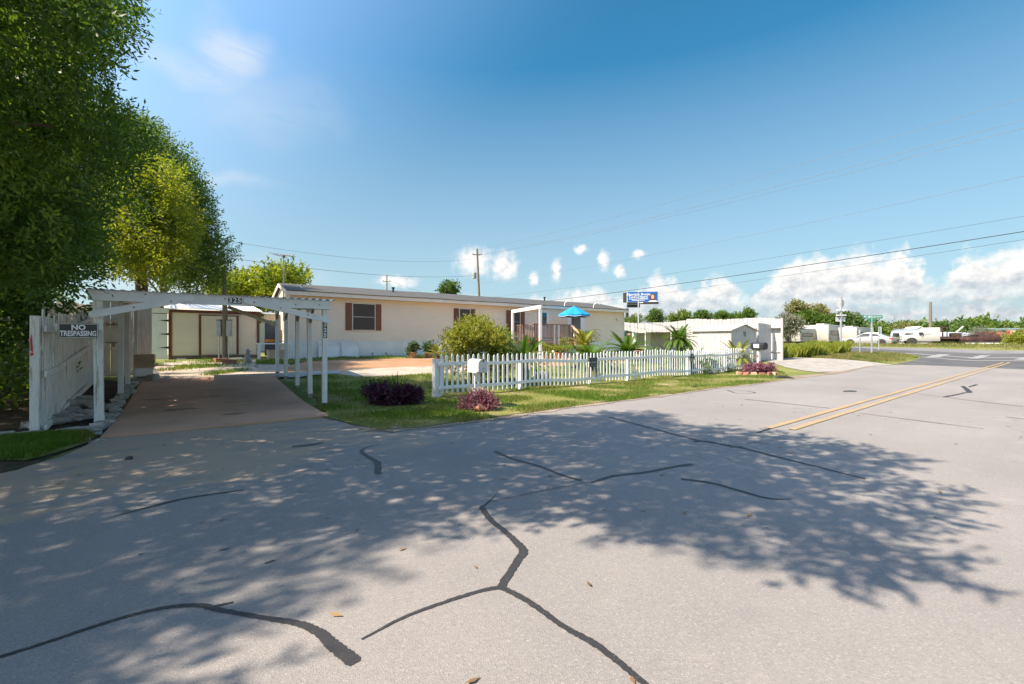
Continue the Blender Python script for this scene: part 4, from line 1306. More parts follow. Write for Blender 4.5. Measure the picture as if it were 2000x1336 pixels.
# ------------------------------------------------------------------ mobile home
HA = Vector((-11.08, 22.70))
ANG_H = math.atan2(0.563, 0.826)
HL, HD = 24.2, 5.4
HZ = 0.50
home = thing('mobile_home', 'long cream mobile home with dark shingle roof, brown shutters and white skirting', 'mobile home', (HA.x, HA.y, HZ), ANG_H)
def hx(px):
    return along(HA, ANG_H, px)
def hzat(px, py):
    t = hx(px)
    Y = HA.y + math.sin(ANG_H) * t
    return EYE - (py - CY) / FPX * Y - HZ
ZS, ZE, ZR = 0.93, 3.20, 4.08            # siding foot, eave, ridge
MB().prism([(0.02, 0.1), (HD - .02, 0.1), (HD - .02, ZE), (HD / 2, ZR - .1), (0.02, ZE)], 0.02, HL - .02, 'yz').build('wall_core', 'cream_siding', home)
lap_siding(0, HL, ZS, ZE - 0.01, 0.112, 0.0, 0.016).build('siding', 'cream_siding', home)
# gable end facing the shed: same laps, clipped to the roof slope
rows = []
z = ZS
m = MB()
while z < ZR - 0.15:
    z1 = z + 0.112
    def half(zz):
        return HD / 2 if zz <= ZE else HD / 2 * max(0, (ZR - .06 - zz) / (ZR - .06 - ZE))
    a0, a1 = half(z), half(z1)
    m.add([(-0.016, HD / 2 - a0, z), (-0.016, HD / 2 + a0, z), (0.0, HD / 2 + a1, z1 - .004), (0.0, HD / 2 - a1, z1 - .004)], [(0, 1, 2, 3)])
    z = z1
m.build('gable_siding', 'cream_siding', home)
MB().box(-0.04, 0.075, -0.03, 0.06, ZS - .02, ZE).build('corner_post', 'cream_trim', home)
MB().box(HL - .075, HL + 0.03, -0.03, 0.05, ZS - .02, ZE).build('corner_post', 'white_vinyl', home)
# skirting: ribbed vertical panels
m = MB()
n = int(HL / 0.10)
prof = []
for i in range(n):
    x = HL * i / n
    w = HL / n
    prof += [(x, -0.004), (x + w * .12, -0.022), (x + w * .88, -0.022), (x + w * .98, -0.004)]
m.grid([[(x, y, -0.25) for x, y in prof], [(x, y, ZS - .06) for x, y in prof]])
m.build('skirting', 'white_vinyl', home)
m = MB()
prof = []
n2 = int(HD / .1)
for i in range(n2):
    y = HD * i / n2
    prof += [(y, -0.004), (y + .05, -0.02)]
m.grid([[(x, y, -0.25) for y, x in prof], [(x, y, ZS - .06) for y, x in prof]]).build('end_skirting', 'white_vinyl', home)
MB().box(-.03, HL + .02, -0.034, -0.0235, ZS - .075, ZS - .015).build('skirting_cap', 'white_vinyl', home)
# eaves
OV = 0.34
MB().box(-.16, HL + .16, -OV, 0.0, ZE - .012, ZE + .012).build('soffit', 'cream_siding', home)
MB().box(-.18, HL + .18, -OV - .025, -OV - .001, ZE - .02, ZE + .20).build('fascia', 'cream_trim', home)
slope = (ZR - (ZE + .21)) / (HD / 2 + OV)
rf = MB()
for s_ in (0, 1):
    ya, yb = (-OV - .05, HD / 2) if s_ == 0 else (HD + OV + .05, HD / 2)
    za = ZE + .205
    rows = [[(-.2 + (HL + .4) * i / 24, ya + (yb - ya) * j / 6, za + (ZR - za) * j / 6 + 0.010 * math.sin(i * 1.1 + j * 0.6)) for i in range(25)] for j in range(7)]
    rf.grid(rows)
    rf.grid([[(x, y, z - .035) for x, y, z in rows[0]], rows[0]])
roof = rf.build('roof', 'shingle', home)
# rakes at both gables
for x in (-.19, HL + .16):
    for s_ in (0, 1):
        ya, yb = (-OV - .03, HD / 2) if s_ == 0 else (HD + OV + .03, HD / 2)
        MB().bar((x, ya, ZE + .095), (x, yb, ZR - .125), 0.03, 0.17).build('rake_board', 'cream_trim', home)
# roof fittings
vx = 0.75
rv = MB().lathe([(0, 0), (.16, 0), (.07, .05), (.055, .2), (.07, .21), (.07, .27), (0, .28)], 12, (vx, 1.25, ZR - .44)).build('vent', 'galvanised', roof, smooth=True)
for px_, yy in ((819, 1.6), (1121, 2.2)):
    x = hx(px_) - 1.0
    zb = ZE + .2 + (yy + OV) * slope
    MB().lathe([(0, 0), (.055, 0), (.055, .26), (.095, .265), (.095, .36), (0, .37)], 10, (x, yy, zb - .05)).build('vent_pipe', 'black_paint', roof)
for px_ in (1101, 1157):
    x = hx(px_)
    MB().tube([(x - .25, -OV - .02, ZE + .16), (x - .22, -OV - .03, ZE + .42), (x, -OV - .04, ZE + .55), (x + .3, -OV - .05, ZE + .50), (x + .36, -OV - .05, ZE + .40)], .028, 8).build('conduit', 'plastic_white', roof, smooth=True)
# windows with shutters
def window(x0, x1, z0, z1, frame='cream_trim', glass='window_screen', bar=True):
    f = MB()
    t = 0.035
    f.box(x0 - t, x0, -.06, -.0165, z0 - t, z1 + t).box(x1, x1 + t, -.06, -.0165, z0 - t, z1 + t).box(x0, x1, -.06, -.0165, z1, z1 + t).box(x0, x1, -.06, -.0165, z0 - t, z0)
    fr = f.build('window', frame, home)
    MB().box(x0, x1, -.030, -.020, z0, z1).build('pane', glass, fr)
    if bar:
        zm = (z0 + z1) / 2
        MB().box(x0, x1, -.045, -.031, zm - .014, zm + .014).build('meeting_rail', 'brown_trim' if glass != 'window_screen' else 'galvanised', fr)
    return fr
def shutter(x0, x1, z0, z1, mat):
    s = MB().bevbox(x0, x1, -.055, -.018, z0, z1, .006).build('shutter', mat, home)
    zc = (z0 + z1) / 2
    for a, b in ((z0 + .06, zc - .03), (zc + .03, z1 - .06)):
        MB().box(x0 + .05, x1 - .05, -.060, -.0555, a, b).build('shutter_panel', mat, s)
    return s
for (a, b, c, d, e, f_, mat) in [(674.5, 686.8, 689, 731.5, 733.2, 744.3, 'brown_shutter'), (886, 895.2, 897.2, 917.6, 919, 927.8, 'dark_shutter'), (988.6, 996.6, 998.2, 1015, 1016, 1024, 'brown_shutter')]:
    z1, z0 = hzat((c + d) / 2, {689: 594, 897.2: 604, 998.2: 607.5}[c]), hzat((c + d) / 2, {689: 644.5, 897.2: 648.5, 998.2: 650.5}[c])
    window(hx(c), hx(d), z0, z1)
    shutter(hx(a), hx(b), z0 - .02, z1 + .02, mat)
    shutter(hx(e), hx(f_), z0 - .02, z1 + .02, mat)
# entrance door with half glass, white frame
dx0, dx1 = hx(1053), hx(1069)
dz0 = 1.0
f = MB().box(dx0 - .1, dx0, -.07, -.0165, dz0, dz0 + 2.12).box(dx1, dx1 + .1, -.07, -.0165, dz0, dz0 + 2.12).box(dx0, dx1, -.07, -.0165, dz0 + 2.02, dz0 + 2.12)
fr = f.build('door_frame', 'white_vinyl', home)
d_ = MB().box(dx0, dx1, -.05, -.02, dz0, dz0 + 2.02).build('door', 'white_vinyl', home)
MB().box(dx0 + .10, dx1 - .10, -.056, -.0505, dz0 + 1.0, dz0 + 1.9).build('door_glass', 'window_glass', d_)
MB().lathe([(0, 0), (.03, 0), (.035, .03), (0, .04)], 10).build('handle', 'dark_iron', d_, loc=(dx1 - .06, -.052, dz0 + .95), rot=(math.radians(90), 0, 0))
# sliding door with white side panels
sx0, sx1 = hx(1115), hx(1133)
window(sx0, sx1, 1.0, hzat(1124, 616), 'white_vinyl', 'tinted_glass', False)
for a, b in ((1107.5, 1114.2), (1133.8, 1141.5)):
    MB().box(hx(a), hx(b), -.05, -.018, 1.0, hzat(1124, 616)).build('side_panel', 'white_vinyl', home)
# wall lamp, hanging thermometer stick
MB().lathe([(0, 0), (.05, 0), (.12, .06), (.13, .10), (0, .11)], 10).build('wall_lamp', 'cream_trim', home, loc=(hx(1205), -.03, hzat(1205, 625)), rot=(math.radians(60), 0, 0))
MB().box(hx(1033), hx(1034.2), -.04, -.018, hzat(1033, 641), hzat(1033, 617)).build('weather_stick', 'plastic_white', home)

# antenna on a mast at the gable
q = home.matrix_basis @ Vector((-.16, .9, 0))
ant = thing('tv_antenna', 'television antenna on a thin mast at the gable end of the mobile home', 'antenna', tuple(q))
mast_top = EYE + (668 - 499) / FPX * q.y - HZ
MB().tube([(0, 0, 1.9), (0, 0, mast_top)], .030, 8).build('mast', 'steel_post', ant)
boom = MB().tube([(-.5, .0, mast_top + .05), (.62, .0, mast_top - .03)], .022, 6).build('boom', 'steel_post', ant)
for i in range(7):
    x = -.45 + i * .16
    L = .55 - .05 * i
    MB().tube([(x, -L, mast_top + .05 - .01 * i), (x, L, mast_top + .05 - .01 * i)], .016, 6).build('element', 'plastic_white', ant)
MB().box(-.04, .06, -.04, .04, mast_top - .12, mast_top).build('bracket', 'dark_iron', ant)

# trellis frames leaning on the skirting
for i, (a, b) in enumerate(((620.5, 663.5), (664.6, 699.5))):
    x0, x1 = hx(a), hx(b)
    tr = thing('trellis_frame', ['white timber frame leaning on the skirting, the left of two', 'white timber frame leaning on the skirting, right of the other frame'][i], 'frame', tuple(home.matrix_basis @ Vector((x0, -.22, 0))), ANG_H)
    w = x1 - x0
    tl = math.radians(10)
    for x, m_ in ((0, 'worn_white'), (w - .05, 'worn_white')):
        MB().box(x, x + .05, -.02, .02, 0, .86, Matrix.Rotation(-tl, 4, 'X')).build('stile', m_, tr)
    MB().box(.051, w - .051, -.018, .018, .64, .70, Matrix.Rotation(-tl, 4, 'X')).build('rail', 'worn_white', tr)
    MB().box(.051, w - .051, -.004, .004, .02, .639, Matrix.Rotation(-tl, 4, 'X')).build('panel', 'white_vinyl', tr)

# solar stake lights along the grass strip
for i, px_ in enumerate((719, 745, 785, 820, 868)):
    q = home.matrix_basis @ Vector((hx(px_), -.75, 0))
    s = thing('stake_light', 'tiny black stake light in the grass along the skirting', 'garden light', (q.x, q.y, hgt(q.x, q.y)), 0, 'stake lights along the skirting')
    MB().tube([(0, 0, 0), (0, 0, .22)], .010, 6).build('stake', 'black_paint', s)
    MB().lathe([(0, .2), (.04, .205), (.045, .25), (.02, .28), (0, .285)], 8).build('lamp_head', 'black_paint', s)

# ------------------------------------------------------------------ wooden deck in front of the door
def hp(px, off, z=0.0):
    """local point in front of the home wall: seen at px, off metres before the wall"""
    A2 = HA + Vector((math.sin(ANG_H), -math.cos(ANG_H))) * off
    t = along(A2, ANG_H, px)
    return Vector((t, -off, z))
deck = thing('wooden_deck', 'brown timber deck with baluster railing and steps at the entrance door', 'deck', (HA.x, HA.y, HZ), ANG_H)
dk_o = 2.3
xa, xb = hp(1042, dk_o).x, hp(1112, dk_o).x
zf = 0.98
nb_ = 14
for i in range(nb_):
    y0 = -dk_o + i * (dk_o - .06) / nb_
    MB().box(xa, xb + 1.6, y0 + .003, y0 + (dk_o - .06) / nb_ - .006, zf - .035, zf).build('floor_board', 'deck_wood', deck)
MB().box(xa, xb, -dk_o - .045, -dk_o - .002, zf - .22, zf - .036).build('rim_board', 'raw_wood', deck)
for x in (xa + .05, xa + (xb - xa) * .58, xb - .05):
    MB().box(x - .05, x + .05, -dk_o - .001, -dk_o + .09, -.15, zf - .04).build('support_post', 'deck_wood', deck)
for x, mt in ((xa + .02, 'deck_wood'), (xa + (xb - xa) * .55, 'white_paint'), (xa + (xb - xa) * .67, 'white_paint'), (xb - .02, 'deck_wood')):
    MB().box(x - .055, x + .055, -dk_o - .10, -dk_o - .046, zf - .3, zf + .98).build('railing_post', mt, deck)
MB().box(xa - .08, xb + .08, -dk_o - .12, -dk_o + .04, zf + .981, zf + 1.02).build('handrail', 'deck_wood', deck)
MB().box(xa, xb, -dk_o - .044, -dk_o - .008, zf + .08, zf + .15).build('bottom_rail', 'deck_wood', deck)
nbal = 26
for i in range(nbal):
    x = xa + .1 + (xb - xa - .2) * i / (nbal - 1)
    MB().box(x - .022, x + .022, -dk_o - .046, -dk_o - .010, zf + .155, zf + .98).build('baluster', 'deck_wood', deck)
for i in range(12):                                     # railing along the left end
    y = -dk_o + .12 + i * .17
    MB().box(xa - .02, xa + .02, y, y + .04, zf, zf + .95).build('baluster', 'deck_wood', deck)
MB().box(xa - .05, xa + .05, -dk_o + .045, -.1, zf + .951, zf + .985).build('handrail', 'deck_wood', deck)
# steps down to the right with a sloping handrail
sx = xb + .25
for i in range(5):
    MB().box(sx, sx + 1.2, -dk_o - .28 * (i + 1), -dk_o - .28 * i - .01, zf - .18 * (i + 1) - .04, zf - .18 * (i + 1)).build('step', 'deck_wood', deck)
MB().bar((sx - .04, -dk_o + .02, zf + .93), (sx - .04, -dk_o - 1.4, zf - .05 + .12), .07, .12).build('stair_handrail', 'raw_wood', deck)
MB().bar((sx - .04, -dk_o - .04, zf - .08), (sx - .04, -dk_o - 1.45, zf - .95), .05, .2).build('stringer', 'deck_wood', deck)
for i in range(7):
    y = -dk_o - .1 - i * .19
    zt = zf + .90 - .61 * (i * .19 + .1)
    MB().box(sx - .06, sx - .02, y - .02, y + .02, zt - .85, zt - .03).build('stair_baluster', 'deck_wood', deck)
MB().box(sx - .09, sx + .01, -dk_o - 1.52, -dk_o - 1.42, -.1, .5).build('newel_post', 'raw_wood', deck)
# lattice of old boards below the umbrella
for i in range(6):
    MB().bar((sx + 1.25, -dk_o + .3 * i, zf - .1), (sx + 2.0, -dk_o + .3 * i, .05), .03, .12).build('ramp_board', 'old_brown_wood', deck)

# umbrella
ub = hp(1121, 1.7)
ubw = home.matrix_basis @ Vector((ub.x, ub.y, zf))
um = thing('patio_umbrella', 'open blue patio umbrella standing on the wooden deck', 'umbrella', tuple(ubw), 0.3)
Yu = ubw.y
zt = EYE + (668 - 598) / FPX * Yu - ubw.z
zr = EYE + (668 - 614.5) / FPX * Yu - ubw.z
ru = 1.12
pole_ = MB().tube([(0, 0, 0), (0, 0, zt)], .024, 10).build('pole', 'deck_wood', um)
MB().tube([(0, 0, 0), (0, 0, 1.0)], .034, 10).build('pole_sleeve', 'plastic_white', pole_)
ng = 8
m = MB()
top = (0, 0, zt)
rows = []
for j in range(7):
    t = j / 6
    row = []
    for i in range(ng * 4 + 1):
        a = 2 * math.pi * i / (ng * 4)
        sag = 0.5 - 0.5 * math.cos(2 * math.pi * (i % 4) / 4)
        r = ru * t * (1 - .06 * sag * t)
        row.append((r * math.cos(a), r * math.sin(a), zt - (zt - zr) * (t ** 1.15) - .04 * sag * t))
    rows.append(row)
m.grid(rows).build('canopy', 'umbrella_blue', um, smooth=False)
can = [o for o in um.children if o.name.startswith('canopy')][0]
val = []
edge = rows[-1]
MB().grid([edge, [(x * 1.005, y * 1.005, z - .10 - .03 * abs(math.sin(i * math.pi / 4))) for i, (x, y, z) in enumerate(edge)]]).build('valance', 'umbrella_blue', can)
MB().tube([(x * 1.008, y * 1.008, z - .105 - .03 * abs(math.sin(i * math.pi / 4))) for i, (x, y, z) in enumerate(edge)], .010, 5).build('trim', 'plastic_white', can)
MB().lathe([(0, 0), (.03, 0), (.02, .05), (0, .07)], 8, (0, 0, zt)).build('finial', 'umbrella_blue', um)
for i in range(ng):
    a = 2 * math.pi * i / ng
    MB().tube([(0, 0, zt - .05), (ru * math.cos(a) * .98, ru * math.sin(a) * .98, zr - .01)], .008, 5).build('rib', 'deck_wood', um)
MB().lathe([(0, 0), (.24, 0), (.24, .05), (.06, .08), (.05, .25), (0, .25)], 14).build('base', 'dark_iron', um)

# white pergola frame
pg0, pg1 = hp(1001.5, 1.2), hp(1055.5, 5.2)
pgw0 = home.matrix_basis @ Vector((pg0.x, pg0.y, 0)); pgw1 = home.matrix_basis @ Vector((pg1.x, pg1.y, 0))
pg = thing('pergola_frame', 'white goal-shaped timber frame of two posts and a beam beside the deck', 'pergola', (pgw1.x, pgw1.y, hgt(pgw1.x, pgw1.y)), math.atan2(pgw0.y - pgw1.y, pgw0.x - pgw1.x))
Lp = (pgw0 - pgw1).xy.length
zp = EYE + (668 - 603) / FPX * pgw1.y - hgt(pgw1.x, pgw1.y)
MB().bevbox(-.07, .07, -.07, .07, -.1, zp, .008).build('post', 'white_paint', pg)
MB().bevbox(Lp - .07, Lp + .07, -.07, .07, -.1, zp, .008).build('post', 'white_paint', pg)
MB().bevbox(-.12, Lp + .12, -.05, .05, zp + .002, zp + .20, .008).build('beam', 'white_paint', pg)

# kettle-and-box grill with red lid
gq = home.matrix_basis @ Vector((*hp(1044, 3.2).xy, 0))
gr = thing('barbecue_grill', 'barbecue grill with a bright red lid left of the deck', 'grill', (gq.x, gq.y, hgt(gq.x, gq.y)), ANG_H)
MB().bevbox(-.36, .36, -.24, .24, .62, .86, .03).build('firebox', 'black_paint', gr)
MB().prism([(-.24, .861), (.24, .861), (.22, 1.02), (.12, 1.12), (-.12, 1.12), (-.22, 1.02)], -.36, .36, 'yz').build('lid', 'grill_red', gr)
MB().bar((-.2, -.27, .96), (.2, -.27, .96), .025).build('lid_handle', 'dark_iron', gr)
for x in (-.3, .3):
    for y in (-.18, .18):
        MB().box(x - .02, x + .02, y - .02, y + .02, 0, .62).build('leg', 'dark_iron', gr)
MB().box(-.32, .32, -.2, .2, .2, .22).build('shelf', 'dark_iron', gr)
# ------------------------------------------------------------------ picket fence
R = random.Random(5)
PA = Vector((-1.78, 10.92))
ANG_P = math.atan2(9.6, 11.93)
PLEN = along(PA, ANG_P, 1470)
pf = thing('picket_fence', 'low white picket fence with pointed pickets along the front lawn', 'fence', (PA.x, PA.y, 0), ANG_P)
def pz(t):
    return hgt(PA.x + math.cos(ANG_P) * t, PA.y + math.sin(ANG_P) * t)
def bowz(t):                                   # the rails wander up and down a little
    return 0.02 * math.sin(t * 0.9) + 0.018 * math.sin(t * 2.1 + 1)
pk = []
for v_ in range(4):
    h = 0.93 + 0.012 * v_
    w = 0.030
    m = MB().prism([(-w, 0), (w, 0), (w, h - .06), (w * .72, h - .022), (0, h), (-w * .72, h - .022), (-w, h - .06)], -0.009, 0.009, 'xz')
    me = m.mesh('picket')
    me.materials.append(MAT['fence_paint'])
    pk.append(me)
t = 0.07
while t < PLEN - 0.02:
    obj('picket', R.choice(pk), None, pf, (t, -0.030, pz(t) + 0.085 + bowz(t) + R.uniform(-.008, .008)), (R.uniform(-.01, .01), R.uniform(-.016, .016), R.uniform(-.06, .06)))
    t += 0.158 + R.uniform(-.006, .006)
for z, nm in ((0.235, 'bottom_rail'), (0.80, 'top_rail')):
    t = 0.0
    while t < PLEN:
        e = min(t + 2.4, PLEN)
        m = MB()
        n = 6
        for i in range(n):
            a, b = t + (e - t) * i / n, t + (e - t) * (i + 1) / n
            m.bar((a, -0.062, pz(a) + z + bowz(a)), (b + .002, -0.062, pz(b) + z + bowz(b)), 0.036, 0.080)
        m.build(nm, 'fence_paint', pf)
        t = e
postx = [0.02, 2.62, along(PA, ANG_P, 1153), 7.4, along(PA, ANG_P, 1346), along(PA, ANG_P, 1418), PLEN - .05]
for i, t in enumerate(postx):
    w = 0.085 if i == 0 else 0.055
    p = MB().bevbox(t - w, t + w, 0.0, 0.14 if i == 0 else .09, pz(t) - .15, pz(t) + (0.93 if i == 0 else 0.80), .006).build('post', 'fence_paint', pf)
    if i == 0:
        MB().box(t - .11, t - .086, -.03, .12, pz(t) - .1, pz(t) + .94).build('side_board', 'white_paint', p)
        MB().box(t + .09, t + .15, .0, .03, pz(t) + .1, pz(t) + .93).build('filler_board', 'fence_paint', p)

# plaques hung on the fence
t = postx[2]
q = pf.matrix_basis @ Vector((t, -.115, pz(t)))
s1 = thing('property_sign', 'dark rectangular PROPERTY sign fixed to a picket fence post', 'sign', tuple(q), ANG_P)
zc = EYE - (707.5 - CY) / FPX * q.y
pl = MB().bevbox(-.19, .19, -.008, .008, zc - .145, zc + .145, .004).build('plate', 'sign_black', s1)
obj('lettering', text_mesh('PRIVATE', .075, .001, .001), 'sign_teal', pl, (0, -.0095, zc + .085), (math.radians(90), 0, 0))
obj('lettering', text_mesh('PROPERTY', .078, .002, .001), 'grey_box', pl, (0, -.0095, zc - .01), (math.radians(90), 0, 0))
MB().box(-.15, .15, -.0105, -.0085, zc - .115, zc - .085).build('fine_print', 'sign_teal', pl)
MB().box(-.19, -.15, .0, .02, 0.25, zc - .147).box(.15, .19, .0, .02, .25, zc - .147).build('stake', 'old_brown_wood', s1)
t = postx[4]
q = pf.matrix_basis @ Vector((t, -.125, pz(t)))
s2 = thing('round_plaque', 'round black and grey plaque on the picket fence', 'sign', tuple(q), ANG_P)
zc = EYE - (699 - CY) / FPX * q.y
def disc(r, y0, y1, a0=0, a1=2 * math.pi, n=24):
    pts = [(r * math.cos(a0 + (a1 - a0) * i / n), r * math.sin(a0 + (a1 - a0) * i / n)) for i in range(n if a1 - a0 > 6 else n + 1)]
    return MB().prism(pts, y0, y1, 'xz')
pd = disc(.165, -.01, .01).build('plate', 'sign_black', s2, loc=(0, 0, zc))
disc(.15, -.013, -.0105, math.pi * 1.03, math.pi * 1.97).build('lower_field', 'grey_box', pd)
MB().bevbox(-.018, .018, -.0135, -.0105, .03, .115, .006).build('emblem', 'sign_back', pd)
MB().tube([(.03, .03, .1), (.03, .03, zc - .15)], .014, 6).build('stake', 'dark_iron', s2)

# ------------------------------------------------------------------ mailboxes
def mailbox(root, L, w, h, z, mat, dm, flag=True):
    """tunnel-shaped box, door facing -y"""
    prof = [(-w / 2, 0), (w / 2, 0)] + [(w / 2 * math.cos(a), h - w / 2 + w / 2 * math.sin(a)) for a in np.linspace(0, math.pi, 13)]
    b = MB().prism([(x, zz + z) for x, zz in prof], -L / 2, L / 2, 'xz').build('box', mat, root, smooth=True)
    pf2 = [(x * 1.04, (zz - h / 2) * 1.03 + h / 2 + z) for x, zz in prof]
    d = MB().prism(pf2, -L / 2 - .018, -L / 2 - .001, 'xz').build('door', dm, root, smooth=True)
    MB().bevbox(-.015, .015, -L / 2 - .04, -L / 2 - .019, z + h - .055, z + h + .005, .004).build('latch', 'dark_iron', d)
    MB().box(-w / 2 - .02, w / 2 + .02, -L / 2 + .03, L / 2 - .03, z - .03, z - .002).build('bracket', mat, root)
    return b, d
mq = Vector((ray(932) * 9.25, 9.25))
mbx = thing('mailbox', 'white metal mailbox on a thin ladder-like post above the purple plant', 'mailbox', (mq.x, mq.y, hgt(mq.x, mq.y)), ANG_U - 0.15)
zb = EYE - (724.5 - CY) / FPX * 9.25
b, d = mailbox(mbx, .50, .20, .245, zb, 'mailbox_white', 'mailbox_white')
obj('lettering', text_mesh('325', .045, .001, .001), 'grey_box', d, (.01, -.50 / 2 - .0195, zb + .055), (math.radians(90), 0, 0))
MB().box(-.06, .06, -.02, .02, zb - .22, zb - .031).build('post_head', 'plastic_white', mbx)
for x in (-.052, .052):
    MB().tube([(x, 0, -.05), (x, 0, zb - .20)], .014, 8).build('upright', 'plastic_white', mbx)
for i in range(7):
    z = .10 + i * .075
    MB().tube([(-.05, 0, z), (-.02, 0, z + .03), (.02, 0, z), (.05, 0, z + .04)], .006, 6).build('scroll', 'plastic_white', mbx)

bq = G(1482, 728)
bmx = thing('mailbox', 'black mailbox with a white number plate on a white post by the gravel', 'mailbox', (bq.x, bq.y, hgt(bq.x, bq.y)), ANG_U - 0.35)
zb = EYE - (681 - CY) / FPX * bq.y - hgt(bq.x, bq.y)
b, d = mailbox(bmx, .68, .24, .27, zb, 'black_paint', 'black_paint')
MB().box(-.124, -.121, -.12, .16, zb + .04, zb + .20).build('number_plate', 'sign_white', b)
npl = b.children[0]
obj('lettering', text_mesh('321', .15, .003, .001), 'sign_black', npl, (-.1255, .02, zb + .12), (math.radians(90), 0, math.radians(-90)))
MB().tube([(.125, .1, zb + .1), (.125, .1, zb + .32)], .008, 6).build('flag_stem', 'dark_iron', b)
MB().bevbox(-.055, .055, -.055, .055, -.1, zb - .07, .006).build('post', 'white_paint', bmx)
MB().box(-.10, .10, -.25, .25, zb - .069, zb - .031).build('cross_board', 'raw_wood', bmx)
rp = MB().lathe([(0, 0), (.05, 0), (.05, .006), (0, .008)], 16, sx=.75, sy=1.4).build('reflector', 'reflector_red', bmx, loc=(-.0565, -.0, zb - .33), rot=(math.radians(90), 0, math.radians(-90)))
MB().tube([(-.3, 0, .15), (-.28, .0, .42), (-.08, 0, .45)], .012, 6).build('wire_hoop', 'steel_post', bmx)
# brick edged planter at its foot
pq = G(1486, 734)
for i in range(9):
    a = math.pi * (0.95 + 1.1 * i / 8)
    x, y = pq.x + .75 * math.cos(a) * 1.0, pq.y + .28 + .38 * math.sin(a)
    o = MB().bevbox(-.105, .105, -.05, .05, 0, .14, .006).build('edging_brick', 'brick_red' if i % 3 else 'raw_wood', None, loc=(x, y, hgt(x, y)), rot=(0.05 * (i % 2), .04, a + math.pi / 2))
    tag(o, 'brick edging the purple planter under the black mailbox', 'brick', 'bricks around the mailbox planter')
# black tyre-like strip in the grass
q = G(1529, 740)
o = MB().tube([(-.3, .1, .03), (-.1, 0, .07), (.15, -.03, .05), (.35, -.1, .02)], [.03, .06, .05, .02], 8).build('rubber_scrap', 'black_paint', None, loc=tuple(q), smooth=True)
tag(o, 'black curved scrap of rubber lying in the grass by the road', 'scrap')
q = G(1356, 758)
o = MB().tube([(-.1, 0, .02), (.08, .02, .03)], [.02, .03], 8).build('rubber_scrap', 'black_paint', None, loc=tuple(q))
tag(o, 'small dark scrap at the road edge in front of the fence', 'scrap')

# ------------------------------------------------------------------ plants
def stems(root, pts, r0, mat, n=5, seed=0):
    r = random.Random(seed)
    m = MB()
    for p in pts:
        m.tube([(r.uniform(-.06, .06), r.uniform(-.06, .06), -.05), (p[0] * .5 + r.uniform(-.05, .05), p[1] * .5, p[2] * .5), p], [r0, r0 * .7, r0 * .35], n)
    return m.build('stem', mat, root)

def foliage(root, clumps, sprigs, K, ll, lw, mat, seed, **kw):
    V = leaf_cloud(clumps, sprigs, K, ll, lw, seed, **kw)
    return obj('foliage', quads_mesh('foliage', V), mat, root)

# big lime bush behind the fence
bq = Vector((ray(925) * 13.6, 13.6))
bush = thing('flowering_bush', 'large rounded yellow-green bush with white blossoms behind the picket fence', 'bush', (bq.x, bq.y, hgt(bq.x, bq.y)))
r = random.Random(8)
cl = []
for i in range(58):
    a, e = r.uniform(0, 2 * math.pi), r.random()
    rr = math.sqrt(r.random()) * .92
    zt = 1.02 + .82 * math.sqrt(max(0, 1 - rr * rr)) * r.uniform(.35, 1.0)
    if r.random() < .35:
        zt = r.uniform(.35, 1.0)
    cl.append((.96 * rr * math.cos(a) + .06, .80 * rr * math.sin(a), zt, r.uniform(.16, .26)))
stems(bush, [(c[0] * .7, c[1] * .7, c[2] * .85) for c in cl[:16]], .022, 'bark', 6, 3)
foliage(bush, cl, 48, 7, .075, .034, 'leaf_bush', 31, up=.5, shell=.7, sprig_len=.26)
V = leaf_cloud([c for c in cl if c[2] > .8], 1.6, 5, .045, .04, 33, sprig_len=.03)
obj('blossom', quads_mesh('blossom', V), 'petal', bush)
# darker companion shrub at its right shoulder
dq = Vector((ray(972) * 14.6, 14.6))
db = thing('dark_shrub', 'dark green glossy shrub at the right side of the yellow-green bush', 'bush', (dq.x, dq.y, hgt(dq.x, dq.y)))
cl = [(r.uniform(-.55, .5), r.uniform(-.4, .4), r.uniform(.5, 1.55), r.uniform(.15, .24)) for i in range(26)]
cl = [c for c in cl if c[2] < 1.65 - .9 * abs(c[0])]
stems(db, [(c[0] * .7, c[1] * .7, c[2] * .85) for c in cl[:8]], .02, 'bark', 6, 4)
foliage(db, cl, 42, 7, .085, .036, 'leaf_mid', 35, up=.5, sprig_len=.16)
V = leaf_cloud([c for c in cl], 2.0, 4, .045, .04, 36, sprig_len=.03)
obj('blossom', quads_mesh('blossom', V), 'petal', db)
# silvery shrub on its left
sq = Vector((ray(884) * 15.4, 15.4))
sb = thing('silver_shrub', 'thin silvery leaved shrub left of the yellow-green bush', 'bush', (sq.x, sq.y, hgt(sq.x, sq.y)))
cl = [(r.uniform(-.35, .35), r.uniform(-.3, .3), r.uniform(.3, 1.0), r.uniform(.1, .18)) for i in range(14)]
stems(sb, [(c[0], c[1], c[2]) for c in cl[:9]], .012, 'bark', 5, 5)
foliage(sb, cl, 20, 6, .06, .018, 'leaf_silver', 37, sprig_len=.14)

